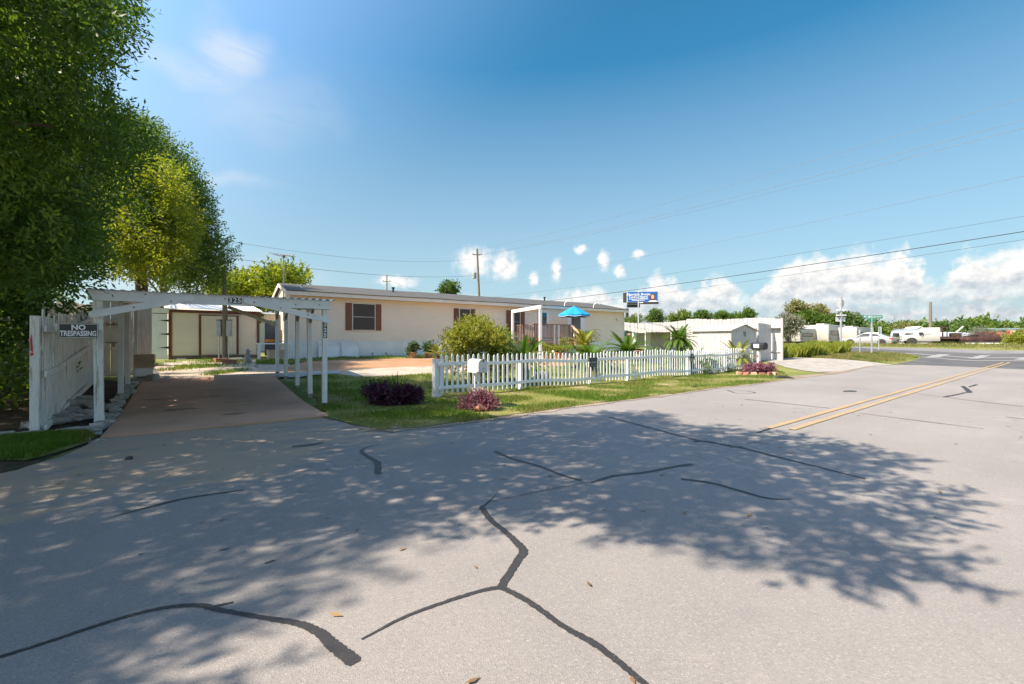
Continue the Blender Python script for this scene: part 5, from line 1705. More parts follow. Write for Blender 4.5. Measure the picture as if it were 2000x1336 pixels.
# purple ground plants
def purple(name, label, px, py, Y, wx, wy, hz, mat, n, sprigs, seed, ll=.10, lw=.028):
    q = Vector((ray(px) * Y, Y))
    o = thing(name, label, 'plant', (q.x, q.y, hgt(q.x, q.y)))
    r = random.Random(seed)
    cl = []
    for i in range(n):
        a, rr = r.uniform(0, 2 * math.pi), math.sqrt(r.random())
        cl.append((wx * rr * math.cos(a), wy * rr * math.sin(a), .06 + hz * (1 - .55 * rr) * r.uniform(.35, 1), r.uniform(.08, .13)))
    stems(o, [(c[0], c[1], c[2]) for c in cl[::2]], .008, mat, 4, seed)
    foliage(o, cl, sprigs, 8, ll, lw, mat, seed, up=.6, sprig_len=.14)
    return o
pu = purple('purple_plant', 'wide dark purple spreading plant on the shaded lawn right of the carport', 762, 790, 9.75, .54, .30, .36, 'leaf_purple', 34, 17, 51, .12, .024)
ago = thing('agave_plant', 'few broad dark green blades growing out of the purple plant', 'plant', (ray(776) * 9.95, 9.95, 0))
for i in range(7):
    a = i * .9
    MB().add([(0, 0, .02), (.12 * math.cos(a) - .03, .12 * math.sin(a), .34), (.26 * math.cos(a), .26 * math.sin(a), .62 + .05 * (i % 3)), (.12 * math.cos(a) + .03, .12 * math.sin(a), .34)], [(0, 1, 2, 3)]).build('leaf', 'leaf_mid', ago)
iris = thing('strap_plant', 'thin pale green strap leaves at the left of the purple plant', 'plant', (ray(733) * 9.8, 9.8, 0))
for i in range(7):
    a = i * 1.1
    L = .45 + .08 * (i % 3)
    pts = [(0, 0, .0), (.08 * math.cos(a), .08 * math.sin(a), L * .55), (.22 * math.cos(a), .2 * math.sin(a), L * .85)]
    m = MB()
    for s_ in range(2):
        p0, p1 = Vector(pts[s_]), Vector(pts[s_ + 1])
        w0, w1 = (.012, .010) if s_ == 0 else (.010, .002)
        m.add([p0 + Vector((w0, 0, 0)), p0 - Vector((w0, 0, 0)), p1 - Vector((w1, 0, 0)), p1 + Vector((w1, 0, 0))], [(0, 1, 2, 3)])
    m.build('leaf', 'leaf_bush', iris)
purple('purple_plant', 'reddish purple plant at the foot of the white mailbox', 934, 803, 8.95, .30, .17, .19, 'leaf_plum', 26, 12, 52, .09, .020)
purple('purple_plant', 'small reddish purple plant in the brick planter under the black mailbox', 1484, 731, 19.3, .62, .30, .32, 'leaf_plum', 30, 16, 53, .11, .04)
fr_ = MB().tube([(-.12, 0, .07), (0, -.03, .11), (.14, 0, .06)], [.03, .07, .02], 8).build('fallen_brick', 'brick_red', None, loc=tuple(G(937, 806)))
tag(fr_, 'rust red broken brick in the purple plant below the white mailbox', 'brick')

# sago palms: every frond is a leaf of its own
def frond_mesh(name, L, arch, nl, wl, mat, seed):
    r = random.Random(seed)
    pts = [Vector((L * math.sin(arch * t) / max(arch, .01), 0, L * (1 - math.cos(arch * t)) / max(arch, .01) * -1 + L * .0)) for t in np.linspace(0, 1, 8)]
    m = MB()
    for i in range(7):
        w = .012 * (1 - i / 8)
        a, b = pts[i], pts[i + 1]
        m.add([a + Vector((0, w, 0)), a - Vector((0, w, 0)), b - Vector((0, w, 0)), b + Vector((0, w, 0))], [(0, 1, 2, 3)])
    for i in range(nl):
        t = .1 + .9 * i / nl
        k = t * 7
        j = min(6, int(k))
        p = pts[j].lerp(pts[j + 1], k - j)
        d = (pts[j + 1] - pts[j]).normalized()
        ln = wl * math.sin(math.pi * min(1, .18 + t * .82)) ** .6 + .01
        for s_ in (-1, 1):
            tip = p + Vector((0, s_ * ln * .85, 0)) + d * ln * .5 + Vector((0, 0, ln * .28 + r.uniform(-.01, .01)))
            m.add([p - d * .016, p + d * .020, tip], [(0, 1, 2)])
    me = m.mesh(name)
    me.materials.append(MAT[mat])
    return me
FR = {}
for mat in ('leaf_sago', 'leaf_sago_yellow'):
    FR[mat] = [frond_mesh('frond', 1.0, a, 34, .17, mat, i) for i, a in enumerate((.5, .9, 1.25))]
def sago(label, px, Y, ln, nf, trunk, mat, seed, elev=(.15, 1.25), lean=0, zb=None, group='sago palms in the yard'):
    r = random.Random(seed)
    x = ray(px) * Y
    o = thing('sago_palm', label, 'palm', (x, Y, hgt(x, Y)), 0, group)
    prof = [(0, -.05), (.13, -.05)]
    z = 0.0
    while z < trunk:
        prof += [(.15, z + .02), (.12, z + .05)]
        z += .06
    prof += [(.10, trunk + .04), (0, trunk + .06)]
    MB().lathe(prof, 12).build('trunk', 'palm_trunk', o)
    for i in range(nf):
        a = i * 2.39996 + r.uniform(-.2, .2)
        e = elev[0] + (elev[1] - elev[0]) * (i / nf) + r.uniform(-.08, .08)
        k = 0 if e > .95 else (1 if e > .5 else 2)
        f = obj('frond', FR[mat][k], None, o, (0.05 * math.cos(a), .05 * math.sin(a), trunk + .03), (0, -e, a))
        s_ = ln * r.uniform(.85, 1.1)
        f.scale = (s_, s_, s_)
    return o
sago('small sago palm near the skirting left of the big bush', 856, 20.5, .72, 22, .32, 'leaf_sago_yellow', 1, (.5, 1.35))
sago('sago palm with shaggy trunk right of the big bush, close behind the fence', 1022, 14.3, 1.05, 24, .62, 'leaf_sago', 2, (.05, 1.2))
sago('yellowish upright sago palm in front of the deck steps', 1141, 25.5, 1.15, 22, .70, 'leaf_sago_yellow', 3, (.45, 1.35))
sago('wide low green sago palm right behind the fence sign', 1153, 19.5, 1.45, 36, .42, 'leaf_sago', 4, (.0, 1.05))
sago('low dark sago palm at the right end of the mobile home', 1226, 25.0, 1.55, 40, .45, 'leaf_sago', 5, (.0, 1.1))
sago('tall sago palm on a dark trunk left of the white shed', 1327, 24.0, 1.0, 48, 1.25, 'leaf_sago', 6, (-.35, 1.2))
sago('low green sago palm in front of the tall one', 1318, 20.5, 1.15, 32, .35, 'leaf_sago', 7, (.0, 1.1))
sago('green sago palm right of the round plaque', 1352, 19.2, 1.05, 30, .38, 'leaf_sago', 8, (.05, 1.1))
sago('thin sago palm before the white shed wall', 1396, 20.5, 1.0, 26, .35, 'leaf_sago', 9, (.0, .9))
sago('yellow sago palm before the white shed gable', 1441, 21.0, 1.05, 26, .62, 'leaf_sago_yellow', 10, (-.05, 1.3))
sago('dark sago palm between the low palms near the patio', 1276, 26.5, .80, 20, .25, 'leaf_sago', 11, (.1, 1.1))
sago('dark sago palm behind the umbrella beside the deck steps', 1143, 29.6, 1.1, 14, 1.45, 'leaf_sago', 12, (-.1, .7))
sago('young sago palm to the left of the deck', 1012, 21.0, .9, 18, .3, 'leaf_sago', 13, (.05, 1.0))

# pots with plants around the deck
def potted(label, px, Y, pot, ph, pr, fol, fh, fr2, seed, ll=.09, lw=.04):
    x = ray(px) * Y
    o = thing('potted_plant', label, 'potted plant', (x, Y, hgt(x, Y)))
    p = MB().lathe([(0, 0), (pr * .7, 0), (pr, ph * .85), (pr * 1.1, ph * .86), (pr * 1.1, ph), (pr * .9, ph), (pr * .85, ph * .8), (0, ph * .8)], 14).build('pot', pot, o, smooth=True)
    r = random.Random(seed)
    cl = [(r.uniform(-fr2, fr2), r.uniform(-fr2, fr2), ph + r.uniform(.0, fh), r.uniform(.08, .14)) for i in range(10)]
    foliage(o, cl, 18, 6, ll, lw, fol, seed, up=.6, sprig_len=.12)
    return o
potted('prickly plant in a basket pot against the skirting, the left one', 806, 24.0, 'basket', .34, .22, 'leaf_cactus', .45, .22, 61, .14, .06)
potted('prickly plant in a basket pot against the skirting, next to the small palm', 838, 24.6, 'basket', .34, .22, 'leaf_cactus', .45, .2, 62, .14, .06)
potted('yellow-green plant in a grey pot right of the white frame post', 1063, 26.6, 'grey_pot', .42, .22, 'leaf_pot', .25, .16, 63)
potted('yellow-green plant in a dark pot beside the grey pot', 1073, 27.2, 'dark_iron', .34, .2, 'leaf_pot', .32, .24, 64)
potted('yellow-green plant in an orange clay pot before the deck', 1089, 26.4, 'terracotta', .34, .24, 'leaf_pot', .28, .24, 65)
potted('tall yellow-green plant in a pot at the deck steps', 1105, 27.4, 'grey_pot', .3, .2, 'leaf_pot', .75, .32, 66)
potted('spiky plant in a round clay pot left of the white frame post', 1041, 25.8, 'basket', .42, .26, 'leaf_cactus', .5, .16, 67, .22, .03)
potted('low orange planter with yellow leaves on the ground', 1071, 25.8, 'terracotta', .15, .26, 'leaf_pot', .1, .16, 68)
# garden ornaments
for i, (px_, Y, lab) in enumerate([(1080, 25.9, 'little white garden figure between the clay pots'), (1128, 24.0, 'white mushroom shaped garden light behind the fence')]):
    x = ray(px_) * Y
    g = thing('garden_figure', lab, 'ornament', (x, Y, hgt(x, Y)))
    MB().lathe([(0, 0), (.09, 0), (.07, .15), (.05, .25), (.06, .3), (0, .36)], 10).build('body', 'plastic_white', g, smooth=True)
    MB().lathe([(0, .33), (.07, .34), (.08, .40), (.04, .46), (0, .47)], 10).build('head', 'plastic_white', g, smooth=True)
# white lawn chair with round back
x, Y = ray(1000) * 21.5, 21.5
ch = thing('lawn_chair', 'white plastic chair with rounded back among the palms', 'chair', (x, Y, hgt(x, Y)), .5)
MB().bevbox(-.25, .25, -.22, .22, .38, .42, .015).build('seat', 'plastic_white', ch)
MB().prism([(.24 * math.cos(a), .78 + .30 * math.sin(a)) for a in np.linspace(0, 2 * math.pi, 20)[:-1]], .18, .21, 'xz').build('backrest', 'plastic_white', ch)
for sx_ in (-1, 1):
    for sy_ in (-1, 1):
        MB().tube([(sx_ * .22, sy_ * .2, 0), (sx_ * .2, sy_ * .18, .385)], .02, 6).build('leg', 'plastic_white', ch)
    MB().bar((sx_ * .25, -.2, .62), (sx_ * .25, .2, .62), .04, .02).build('armrest', 'plastic_white', ch)
# brick border along the sandy path
for i in range(22):
    p = G(1030 + i * 6.0, 697.2 - i * .05)
    o = MB().bevbox(-.12, .12, -.05, .05, 0, .09, .006).build('border_brick', 'brick_red', None, loc=tuple(p), rot=(0, 0, ANG_H + .05 * math.sin(i * 2)))
    tag(o, 'red brick in the low border before the deck plants', 'brick', 'brick border before the deck')
# white rock in the lawn behind the fence and a stone bench
stone('white_rock', G(1058, 741), .45, .3, .3, 301, 'pale_concrete', 'pale rounded rock on the lawn behind the picket fence', 'stone', None)
x, Y = ray(1190) * 27.0, 27.0
b2 = thing('stone_bench', 'small pale stone bench at the end of the mobile home', 'bench', (x, Y, hgt(x, Y)), ANG_H)
MB().bevbox(-.5, .5, -.16, .16, .42, .50, .01).build('seat', 'pale_concrete', b2)
for s_ in (-.32, .32):
    MB().bevbox(s_ - .07, s_ + .07, -.12, .12, 0, .42, .01).build('leg', 'pale_concrete', b2)
x, Y = ray(1290) * 24.5, 24.5
k1 = thing('kayak', 'upright teal plastic float standing near the white shed', 'float', (x, Y, hgt(x, Y)))
MB().lathe([(0, 0), (.10, .02), (.115, .3), (.10, .55), (.05, .68), (0, .70)], 12, sx=.9, sy=.5).build('hull', 'plastic_teal', k1, smooth=True)
MB().tube([(-.03, -.06, .2), (-.03, -.06, .5)], .02, 6).build('stripe', 'plastic_white', k1)
x, Y = ray(1277) * 23.6, 23.6
k2 = thing('storage_bin', 'dark blue bin in front of the teal float', 'bin', (x, Y, hgt(x, Y)), .3)
MB().prism([(-.17, 0), (.17, 0), (.21, .34), (-.21, .34)], -.18, .18, 'xz').build('tub', 'plastic_navy', k2)
MB().bevbox(-.23, .23, -.2, .2, .341, .37, .01).build('lid', 'plastic_navy', k2)
x, Y = ray(1254) * 27.5, 27.5
k3 = thing('pink_planter', 'salmon pink planter urn right of the low dark palm', 'planter', (x, Y, hgt(x, Y)))
MB().lathe([(0, 0), (.16, 0), (.12, .1), (.25, .42), (.28, .5), (.24, .5), (.2, .4), (0, .38)], 14).build('urn', 'pink_plastic', k3, smooth=True)
MB().lathe([(0, 0), (.2, 0), (.2, .05), (0, .05)], 12, (0, 0, -.02)).build('foot', 'pink_plastic', k3)
# ------------------------------------------------------------------ white boundary fence on the right
R = random.Random(77)
B1 = Vector((ray(1526) * 28.6, 28.6))
ANG_V = math.atan2(UX, -UY)                     # away from the street
bf = thing('boundary_fence', 'tall white painted board fence running back from the street', 'fence', (B1.x, B1.y, 0), ANG_V)
def bzt(t):
    c, s = math.cos(ANG_V), math.sin(ANG_V)
    return hgt(B1.x + c * t, B1.y + s * t)
Lb = along(B1, ANG_V, 1345)
t = 0.0
i = 0
tops = 2.62
while t < Lb:
    w = R.choice((.30, .34, .26))
    hh = tops + .05 * math.sin(t * 1.3) + R.uniform(-.02, .02)
    MB().box(t, t + w - .022, R.uniform(0, .018), .03, bzt(t) - .05, bzt(t) + hh).build('board', 'dimmed_white', bf)
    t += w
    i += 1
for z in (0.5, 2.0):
    MB().box(0, Lb, .045, .10, bzt(0) + z, bzt(0) + z + .10).build('rail', 'dimmed_white', bf)
MB().box(0, Lb * .8, .031, .30, bzt(0) + 2.02, bzt(0) + 2.06).build('ledge', 'dimmed_white', bf)
MB().bevbox(-.12, .0, -.03, .12, bzt(0) - .1, bzt(0) + 2.64, .006).build('end_post', 'dimmed_white', bf)
# short street-facing wing of the fence
W0 = Vector((ray(1481) * 27.9, 27.9)); W1 = Vector((ray(1506) * 28.8, 28.8))
aw = math.atan2((W1 - W0).y, (W1 - W0).x)
wg = thing('fence_wing', 'grey-white shaded sheet panel standing at the street end of the boundary fence', 'fence panel', (W0.x, W0.y, hgt(W0.x, W0.y)), aw)
Lw = (W1 - W0).length
n = 18
rows = [[(Lw * i / n, -.012 * (i % 2) + .05 * math.sin(math.pi * i / n) * -1, z) for i in range(n + 1)] for z in (-.05, 1.2, 2.32)]
rows[2] = [(x, y, 2.32 - .10 * (i / n) ** 2) for i, (x, y, z) in enumerate(rows[2])]
MB().grid(rows).build('sheet', 'dimmed_white', wg)
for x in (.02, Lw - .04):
    MB().box(x, x + .05, .01, .07, -.05, 2.25).build('stud', 'dimmed_white', wg)
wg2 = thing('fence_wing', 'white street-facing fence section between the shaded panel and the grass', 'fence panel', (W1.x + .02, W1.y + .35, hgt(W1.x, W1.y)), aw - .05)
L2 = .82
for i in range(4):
    MB().box(i * L2 / 4, (i + 1) * L2 / 4 - .008, 0, .025, (.28 if i in (1, 2) else -.05), 2.05 + .03 * (i % 2)).build('board', 'dimmed_white', wg2)
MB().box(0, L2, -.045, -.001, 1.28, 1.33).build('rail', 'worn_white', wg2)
MB().box(-.02, L2, -.06, -.001, 2.0, 2.12).build('rail', 'dimmed_white', wg2)

# patio roof with wavy fascia beside the home
Q0 = Vector((ray(1356) * 36.5, 36.5)); Q1 = Vector((ray(1216) * 40.5, 40.5))
aq = math.atan2((Q1 - Q0).y, (Q1 - Q0).x)
Lq = (Q1 - Q0).length
pt = thing('patio_shelter', 'long white patio shelter with a sagging wavy roof edge behind the palms', 'shelter', (Q0.x, Q0.y, hgt(Q0.x, Q0.y)), aq)
def wav(x):
    return .10 * math.sin(x * 1.15 + .6) + .07 * math.sin(x * 2.3)
zt_ = EYE + (668 - 629) / FPX * 38 - hgt(Q0.x, Q0.y)
npn = 9
for i in range(npn):
    a, b = Lq * i / npn, Lq * (i + 1) / npn - .03
    rows = [[(a + (b - a) * j / 6, 0.03 * math.sin(j * 2.2 + i), z0 + wav(a + (b - a) * j / 6) * k) for j in range(7)] for z0, k in ((zt_ - .78, 1.0), (zt_ - .4, .8), (zt_, .5))]
    MB().grid(rows).build('fascia_panel', 'dimmed_white', pt)
MB().grid([[(Lq * i / 16, y, zt_ - .75 + wav(Lq * i / 16) + abs(y) * .05) for i in range(17)] for y in (-.1, -2.6)]).build('roof', 'dimmed_white', pt)
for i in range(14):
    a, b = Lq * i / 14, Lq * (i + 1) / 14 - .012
    MB().box(a, b, -1.9, -1.87, -.1 + (.75 if i in (11, 12) else 0), zt_ - .80).build('wall_board', 'dimmed_white' if i not in (10, 13) else 'white_vinyl', pt)
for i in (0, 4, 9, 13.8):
    MB().box(Lq * i / 14, Lq * i / 14 + .1, .04, .14, -.1, zt_ - .7).build('post', 'dimmed_white', pt)
MB().box(Lq * .86, Lq * .90, .2, .3, .9, 1.7).build('warm_panel', 'raw_wood', pt)

# white garden shed
C0 = Vector((ray(1427.5) * 25.6, 25.6))
ws = thing('white_shed', 'low white metal garden shed with shallow gable roof behind the picket fence', 'shed', (C0.x, C0.y, hgt(C0.x, C0.y)), ANG_U)
GW = along(C0, ANG_U, 1478)
DP = along(C0, ANG_V, 1353)
ez = EYE + (668 - 646) / FPX * 25.6 - hgt(C0.x, C0.y)
pk_ = ez + .34
MB().prism([(0.03, -.1), (GW - .03, -.1), (GW - .03, ez), (GW / 2, pk_), (.03, ez)], .03, DP - .03, 'xz').build('frame', 'dimmed_white', ws)
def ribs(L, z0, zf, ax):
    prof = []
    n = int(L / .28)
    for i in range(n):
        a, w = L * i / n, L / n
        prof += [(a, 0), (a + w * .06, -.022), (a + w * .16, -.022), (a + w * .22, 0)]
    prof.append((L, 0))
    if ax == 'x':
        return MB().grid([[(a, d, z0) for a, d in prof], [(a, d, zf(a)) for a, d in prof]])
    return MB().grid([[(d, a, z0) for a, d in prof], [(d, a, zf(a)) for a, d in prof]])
ribs(GW, -.1, lambda a: ez + (pk_ - ez) * (1 - abs(a - GW / 2) / (GW / 2)), 'x').build('gable_wall', 'dimmed_white', ws)
ribs(DP, -.1, lambda a: ez, 'y').build('side_wall', 'dimmed_white', ws)
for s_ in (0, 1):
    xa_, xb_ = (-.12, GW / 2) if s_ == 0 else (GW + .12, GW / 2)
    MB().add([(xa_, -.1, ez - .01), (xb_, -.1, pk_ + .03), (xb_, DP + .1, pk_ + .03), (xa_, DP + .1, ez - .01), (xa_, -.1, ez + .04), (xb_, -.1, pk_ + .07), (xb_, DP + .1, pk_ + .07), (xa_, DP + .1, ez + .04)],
             [(0, 1, 2, 3), (4, 5, 6, 7), (0, 1, 5, 4), (3, 2, 6, 7), (0, 4, 7, 3)]).build('roof', 'dimmed_white', ws)
gx = along(C0, ANG_U, 1453.5)
gv = MB().box(gx - .13, gx + .13, -.05, -.024, ez - .30, ez - .02).build('vent', 'grey_box', ws)
for i in range(4):
    MB().box(gx - .11, gx + .11, -.058, -.0505, ez - .28 + i * .065, ez - .25 + i * .065).build('louvre', 'dark_iron', gv)
MB().tube([(GW + .5, .2, -.1), (GW + .5, .2, 1.9)], .03, 8).build('vent_pipe', 'plastic_white', ws)

# ------------------------------------------------------------------ billboard on a single column
YB = 190.0
bb = W(1255, 668, YB)
bil = thing('billboard', 'blue roadside billboard with a long-haired figure on a dark column', 'billboard', (bb.x, bb.y, 1.0), math.radians(-9))
def bz(py): return EYE - (py - CY) / FPX * YB - 1.0
bw = (1283.5 - 1227) / FPX * YB
bx0 = (1227 - 1255) / FPX * YB
face = MB().box(bx0, bx0 + bw, -.15, .15, bz(589.5), bz(570)).build('face', 'board_blue', bil)
hb = bz(570) - bz(589.5)
xc = bx0 + bw * .36
for txt, zz, sz in (('Abortion Breaks', bz(575.0), 1.45), ("God's Heart!", bz(579.8), 1.45), ('Pregnant?', bz(584.0), .8)):
    obj('lettering', text_mesh(txt, sz, .01, .02), 'sign_white', face, (xc if sz > 1 else xc - 2.2, -.19, zz), (math.radians(90), 0, 0))
MB().box(xc + .3, xc + 3.8, -.19, -.16, bz(584.4), bz(583.2)).box(xc - 2.6, xc + 2.4, -.19, -.16, bz(586.9), bz(586.0)).build('fine_print', 'sign_white', face)
fx = bx0 + bw * .83
def ell(cx, cz, rx, rz, y, n=20): return MB().prism([(cx + rx * math.cos(a), cz + rz * math.sin(a)) for a in np.linspace(0, 2 * math.pi, n + 1)[:-1]], y, y + .02, 'xz')
ell(fx, bz(579.5), 1.05, 1.35, -.19).build('hair_print', 'hair_print', face)
MB().prism([(fx - 1.5, bz(589.3)), (fx + 1.5, bz(589.3)), (fx + .95, bz(579)), (fx - .95, bz(579))], -.20, -.185, 'xz').build('hair_print', 'hair_print', face)
ell(fx, bz(580), .62, .92, -.225).build('face_print', 'skin_print', face)
MB().prism([(fx - 2.0, bz(589.4)), (fx + 2.2, bz(589.4)), (fx + 1.2, bz(587.2)), (fx - 1.0, bz(587.2))], -.25, -.23, 'xz').build('robe_print', 'sign_white', face)
MB().box(bx0 - .3, bx0 + bw + .2, -1.2, .6, bz(594), bz(590.5)).build('catwalk', 'black_paint', bil)
MB().box(bx0 + bw * .38, bx0 + bw * .50, -1.25, -1.21, bz(592.3), bz(590.8)).build('name_plate', 'sign_white', bil)
MB().prism([(bx0 - .4, bz(589.5)), (bx0 - 1.7, bz(589)), (bx0 - 1.7, bz(570.5)), (bx0 - .4, bz(570))], 1.2, 3.5, 'xz').build('rear_face', 'dark_iron', bil)
MB().box(bx0 - .3, bx0 + bw * .42, .7, 1.3, bz(600), bz(594.2)).build('torsion_beam', 'black_paint', bil)
MB().tube([(bx0 - .2, 1, bz(602)), (bx0 - .3, 1, -1)], .65, 14).build('column', 'black_paint', bil, smooth=True)
# poles near it
def upole(label, px, Y, top, base, r0, arm=None, mat='pole_wood', lean=0.0, group=None):
    x = ray(px) * Y
    zg = hgt(x, Y)
    h = EYE - (top - CY) / FPX * Y - zg
    o = thing('utility_pole', label, 'pole', (x, Y, zg), 0, group)
    MB().tube([(lean * h * .0, 0, -.5), (-lean * h * .5, 0, h * .5), (-lean * h, 0, h)], [r0, r0 * .85, r0 * .65], 12).build('shaft', mat, o, smooth=True)
    if arm:
        for z, L in arm:
            MB().box(-L - lean * h, L - lean * h, -.06, .06, h - z - .06, h - z + .06).build('crossarm', mat, o)
            for s_ in (-1, 1):
                MB().lathe([(0, 0), (.07, 0), (.05, .08), (.08, .14), (.03, .2), (0, .2)], 8, (s_ * L * .9 - lean * h, 0, h - z + .06)).build('insulator', 'grey_box', o)
    return o, h, x, zg
P1, P1h, P1x, P1z = upole('tall wooden utility pole rising behind the mobile home roof', 940, 55, 486, 660, .17, [(.7, .55)], lean=.042)
MB().lathe([(0, 0), (.24, 0), (.26, .1), (.26, .7), (.1, .85), (0, .86)], 12, (-.85, 0, P1h - 3.6)).build('transformer', 'grey_box', P1, smooth=True)
MB().tube([(-.25, 0, P1h - 3.1), (-.85, 0, P1h - 2.8)], .03, 6).build('bracket', 'steel_post', P1)
MB().tube([(-.3, 0, P1h - 7.2), (-1.3, 0, P1h - 7.0), (-1.6, 0, P1h - 7.1)], .03, 6).build('lamp_arm', 'steel_post', P1)
MB().lathe([(0, 0), (.18, 0), (.2, .12), (.06, .3), (0, .3)], 10, (-1.6, 0, P1h - 7.5)).build('lamp_head', 'plastic_white', P1)
upole('distant utility pole with a crossarm above the mobile home roof', 755.5, 92, 537, 600, .16, [(1.3, .8)])
upole('slender pole standing in front of the billboard', 1247, 70, 571, 640, .13, None, 'steel_post')
upole('pale wooden pole behind the white tow truck', 1817, 66, 590, 665, .22, None, 'pole_wood', -.006)
upole('thin dark pole above the treeline at the far right', 1932.5, 110, 613, 650, .13, None, 'dark_iron')

# ------------------------------------------------------------------ street signs
def signpost(name, label, px, py, top, r0=.035):
    g = G(px, py)
    h = EYE - (top - CY) / FPX * g.y - g.z
    o = thing(name, label, 'sign', tuple(g), 0)
    MB().bevbox(-r0, r0, -r0, r0, -.1, h, .006).build('post', 'steel_post', o)
    return o, h, g
so, h, g = signpost('road_sign', 'tall grey signpost with the bare back of a diamond sign', 1642.5, 684, 580, .055)
k_ = g.y / FPX
MB().prism([(0, h - .05), (12 * k_, h - 12 * k_ + .02), (0, h - 24 * k_), (-12 * k_, h - 12 * k_ + .02)], .06, .075, 'xz').build('diamond_plate', 'sign_back', so)
MB().bevbox(.03, .075, -.06, .02, h - 38 * k_, h + .0, .006).build('back_post', 'grey_box', so)
for zz in (26, 36):
    for s_ in (-1, 1):
        MB().bevbox(s_ * 5.2 * k_ - .16, s_ * 5.2 * k_ + .16, -.12, .05, h - zz * k_ - .03, h - zz * k_ + .05, .01).build('lamp_housing', 'plastic_white', so)
MB().box(-9.5 * k_, 9.5 * k_, .06, .075, h - 48 * k_, h - 38.5 * k_).build('lower_plate', 'sign_back', so)
so, h, g = signpost('street_name_sign', 'green PC BEACH street name sign on a slim post', 1702.5, 693, 625, .04)
k_ = g.y / FPX
zs = EYE - (619 - CY) / FPX * g.y - g.z
bl = MB().box(-17 * k_, 21 * k_, -.012, .012, zs - 3.2 * k_, zs + 3.2 * k_).build('blade', 'sign_green', so)
tm = text_mesh('PC BEACH', 5.6 * k_, .002, .002)
wd = max(v.co.x for v in tm.vertices) - min(v.co.x for v in tm.vertices)
to = obj('lettering', tm, 'sign_white', bl, (-3.6 * k_, -.016, zs - .1 * k_), (math.radians(90), 0, 0))
to.scale = (23.5 * k_ / wd, 1, 1)
tm = text_mesh('PKWY', 4.4 * k_, .0, .002)
wd = max(v.co.x for v in tm.vertices) - min(v.co.x for v in tm.vertices)
to = obj('lettering', tm, 'sign_white', bl, (14.2 * k_, -.016, zs), (math.radians(90), 0, 0))
to.scale = (9.5 * k_ / wd, 1, 1)
MB().prism([(-5.5 * k_, zs - 9.2 * k_), (5 * k_, zs - 9.2 * k_), (5 * k_, zs - 3.6 * k_), (-5.5 * k_, zs - 3.6 * k_)], -.03, -.01, 'xz').build('cross_blade', 'sign_green', so)
MB().lathe([(0, 0), (.05, 0), (.05, .12), (0, .12)], 8, (0, 0, h - .02)).build('cap', 'steel_post', so)
so, h, g = signpost('road_sign', 'thin signpost with a narrow edge-on diamond sign before the silver car', 1679.5, 693, 643, .03)
k_ = g.y / FPX
MB().prism([(-1.6 * k_, h - 6 * k_), (0, h), (1.6 * k_, h - 6 * k_), (0, h - 12 * k_)], .035, .05, 'xz').build('plate', 'sign_back', so)
so, h, g = signpost('road_sign', 'signpost with the bare back of a rectangular plate right of the green sign', 1716.5, 684, 638, .03)
k_ = g.y / FPX
MB().bevbox(-.2 * k_, 6.2 * k_, .035, .05, h - 16 * k_, h, .005).build('plate', 'sign_back', so)

# ------------------------------------------------------------------ vehicles across the highway
HDIR = Vector((-.60, .80)).normalized()               # along the highway, away to the left
ANG_HW = math.atan2(HDIR.y, HDIR.x)
def wheel(root, x, y, r, w=.2, name='wheel'):
    t = MB().lathe([(r * .55, -w / 2), (r * .92, -w / 2), (r, -w * .35), (r, w * .35), (r * .92, w / 2), (r * .55, w / 2)], 20).build(name, 'tyre', root, loc=(x, y, r), rot=(math.radians(90), 0, 0), smooth=True)
    MB().lathe([(0, -w * .42), (r * .3, -w * .45), (r * .56, -w * .38), (r * .6, -w * .3), (r * .6, w * .3), (r * .3, w * .45), (0, w * .42)], 16).build('rim', 'wheel_steel', t, smooth=True)
    return t
def loft(secs, n=None):
    """secs: list of (x, [(y, z)...]) closed outlines with equal counts"""
    m = MB()
    k = len(secs[0][1])
    vs = [(x, y, z) for x, pr in secs for y, z in pr]
    fs = []
    for i in range(len(secs) - 1):
        for j in range(k):
            l = (j + 1) % k
            fs.append((i * k + j, i * k + l, (i + 1) * k + l, (i + 1) * k + j))
    fs.append(tuple(reversed(range(k))))
    fs.append(tuple(range((len(secs) - 1) * k, len(secs) * k)))
    return m.add(vs, fs)

# silver sedan: local x forward, seen from its left side
YC = 51.5
cc = W(1696, 676, YC)
car = thing('parked_car', 'silver-white sedan parked across the highway before the motorhomes', 'car', (cc.x, cc.y, hgt(cc.x, cc.y) + .02), ANG_HW)
def sec(x, w, z0, z1, tw=None):
    tw = tw or w * .9
    return (x, [(-w, z0 + .06), (-w * .96, z0), (w * .96, z0), (w, z0 + .06), (w, (z0 + z1) / 2 + .05), (tw, z1), (-tw, z1), (-w, (z0 + z1) / 2 + .05)])
body = loft([sec(-2.38, .70, .34, .78), sec(-2.25, .84, .24, .93), (sec(-1.6, .88, .20, .97)), sec(-.9, .9, .20, .95), sec(.8, .9, .20, .93), sec(1.5, .88, .20, .86), sec(2.15, .80, .24, .74), sec(2.38, .62, .34, .62)]).build('body', 'car_silver', car, smooth=True)
gh = [(-1.75, .93, .70), (-1.05, 1.36, .60), (-.35, 1.44, .60), (.25, 1.40, .60), (1.15, .92, .72)]
cab = loft([(x, [(-.80, .90), (.80, .90), (w_, z), (-w_, z)]) for x, z, w_ in gh]).build('cabin', 'car_silver', car, smooth=True)
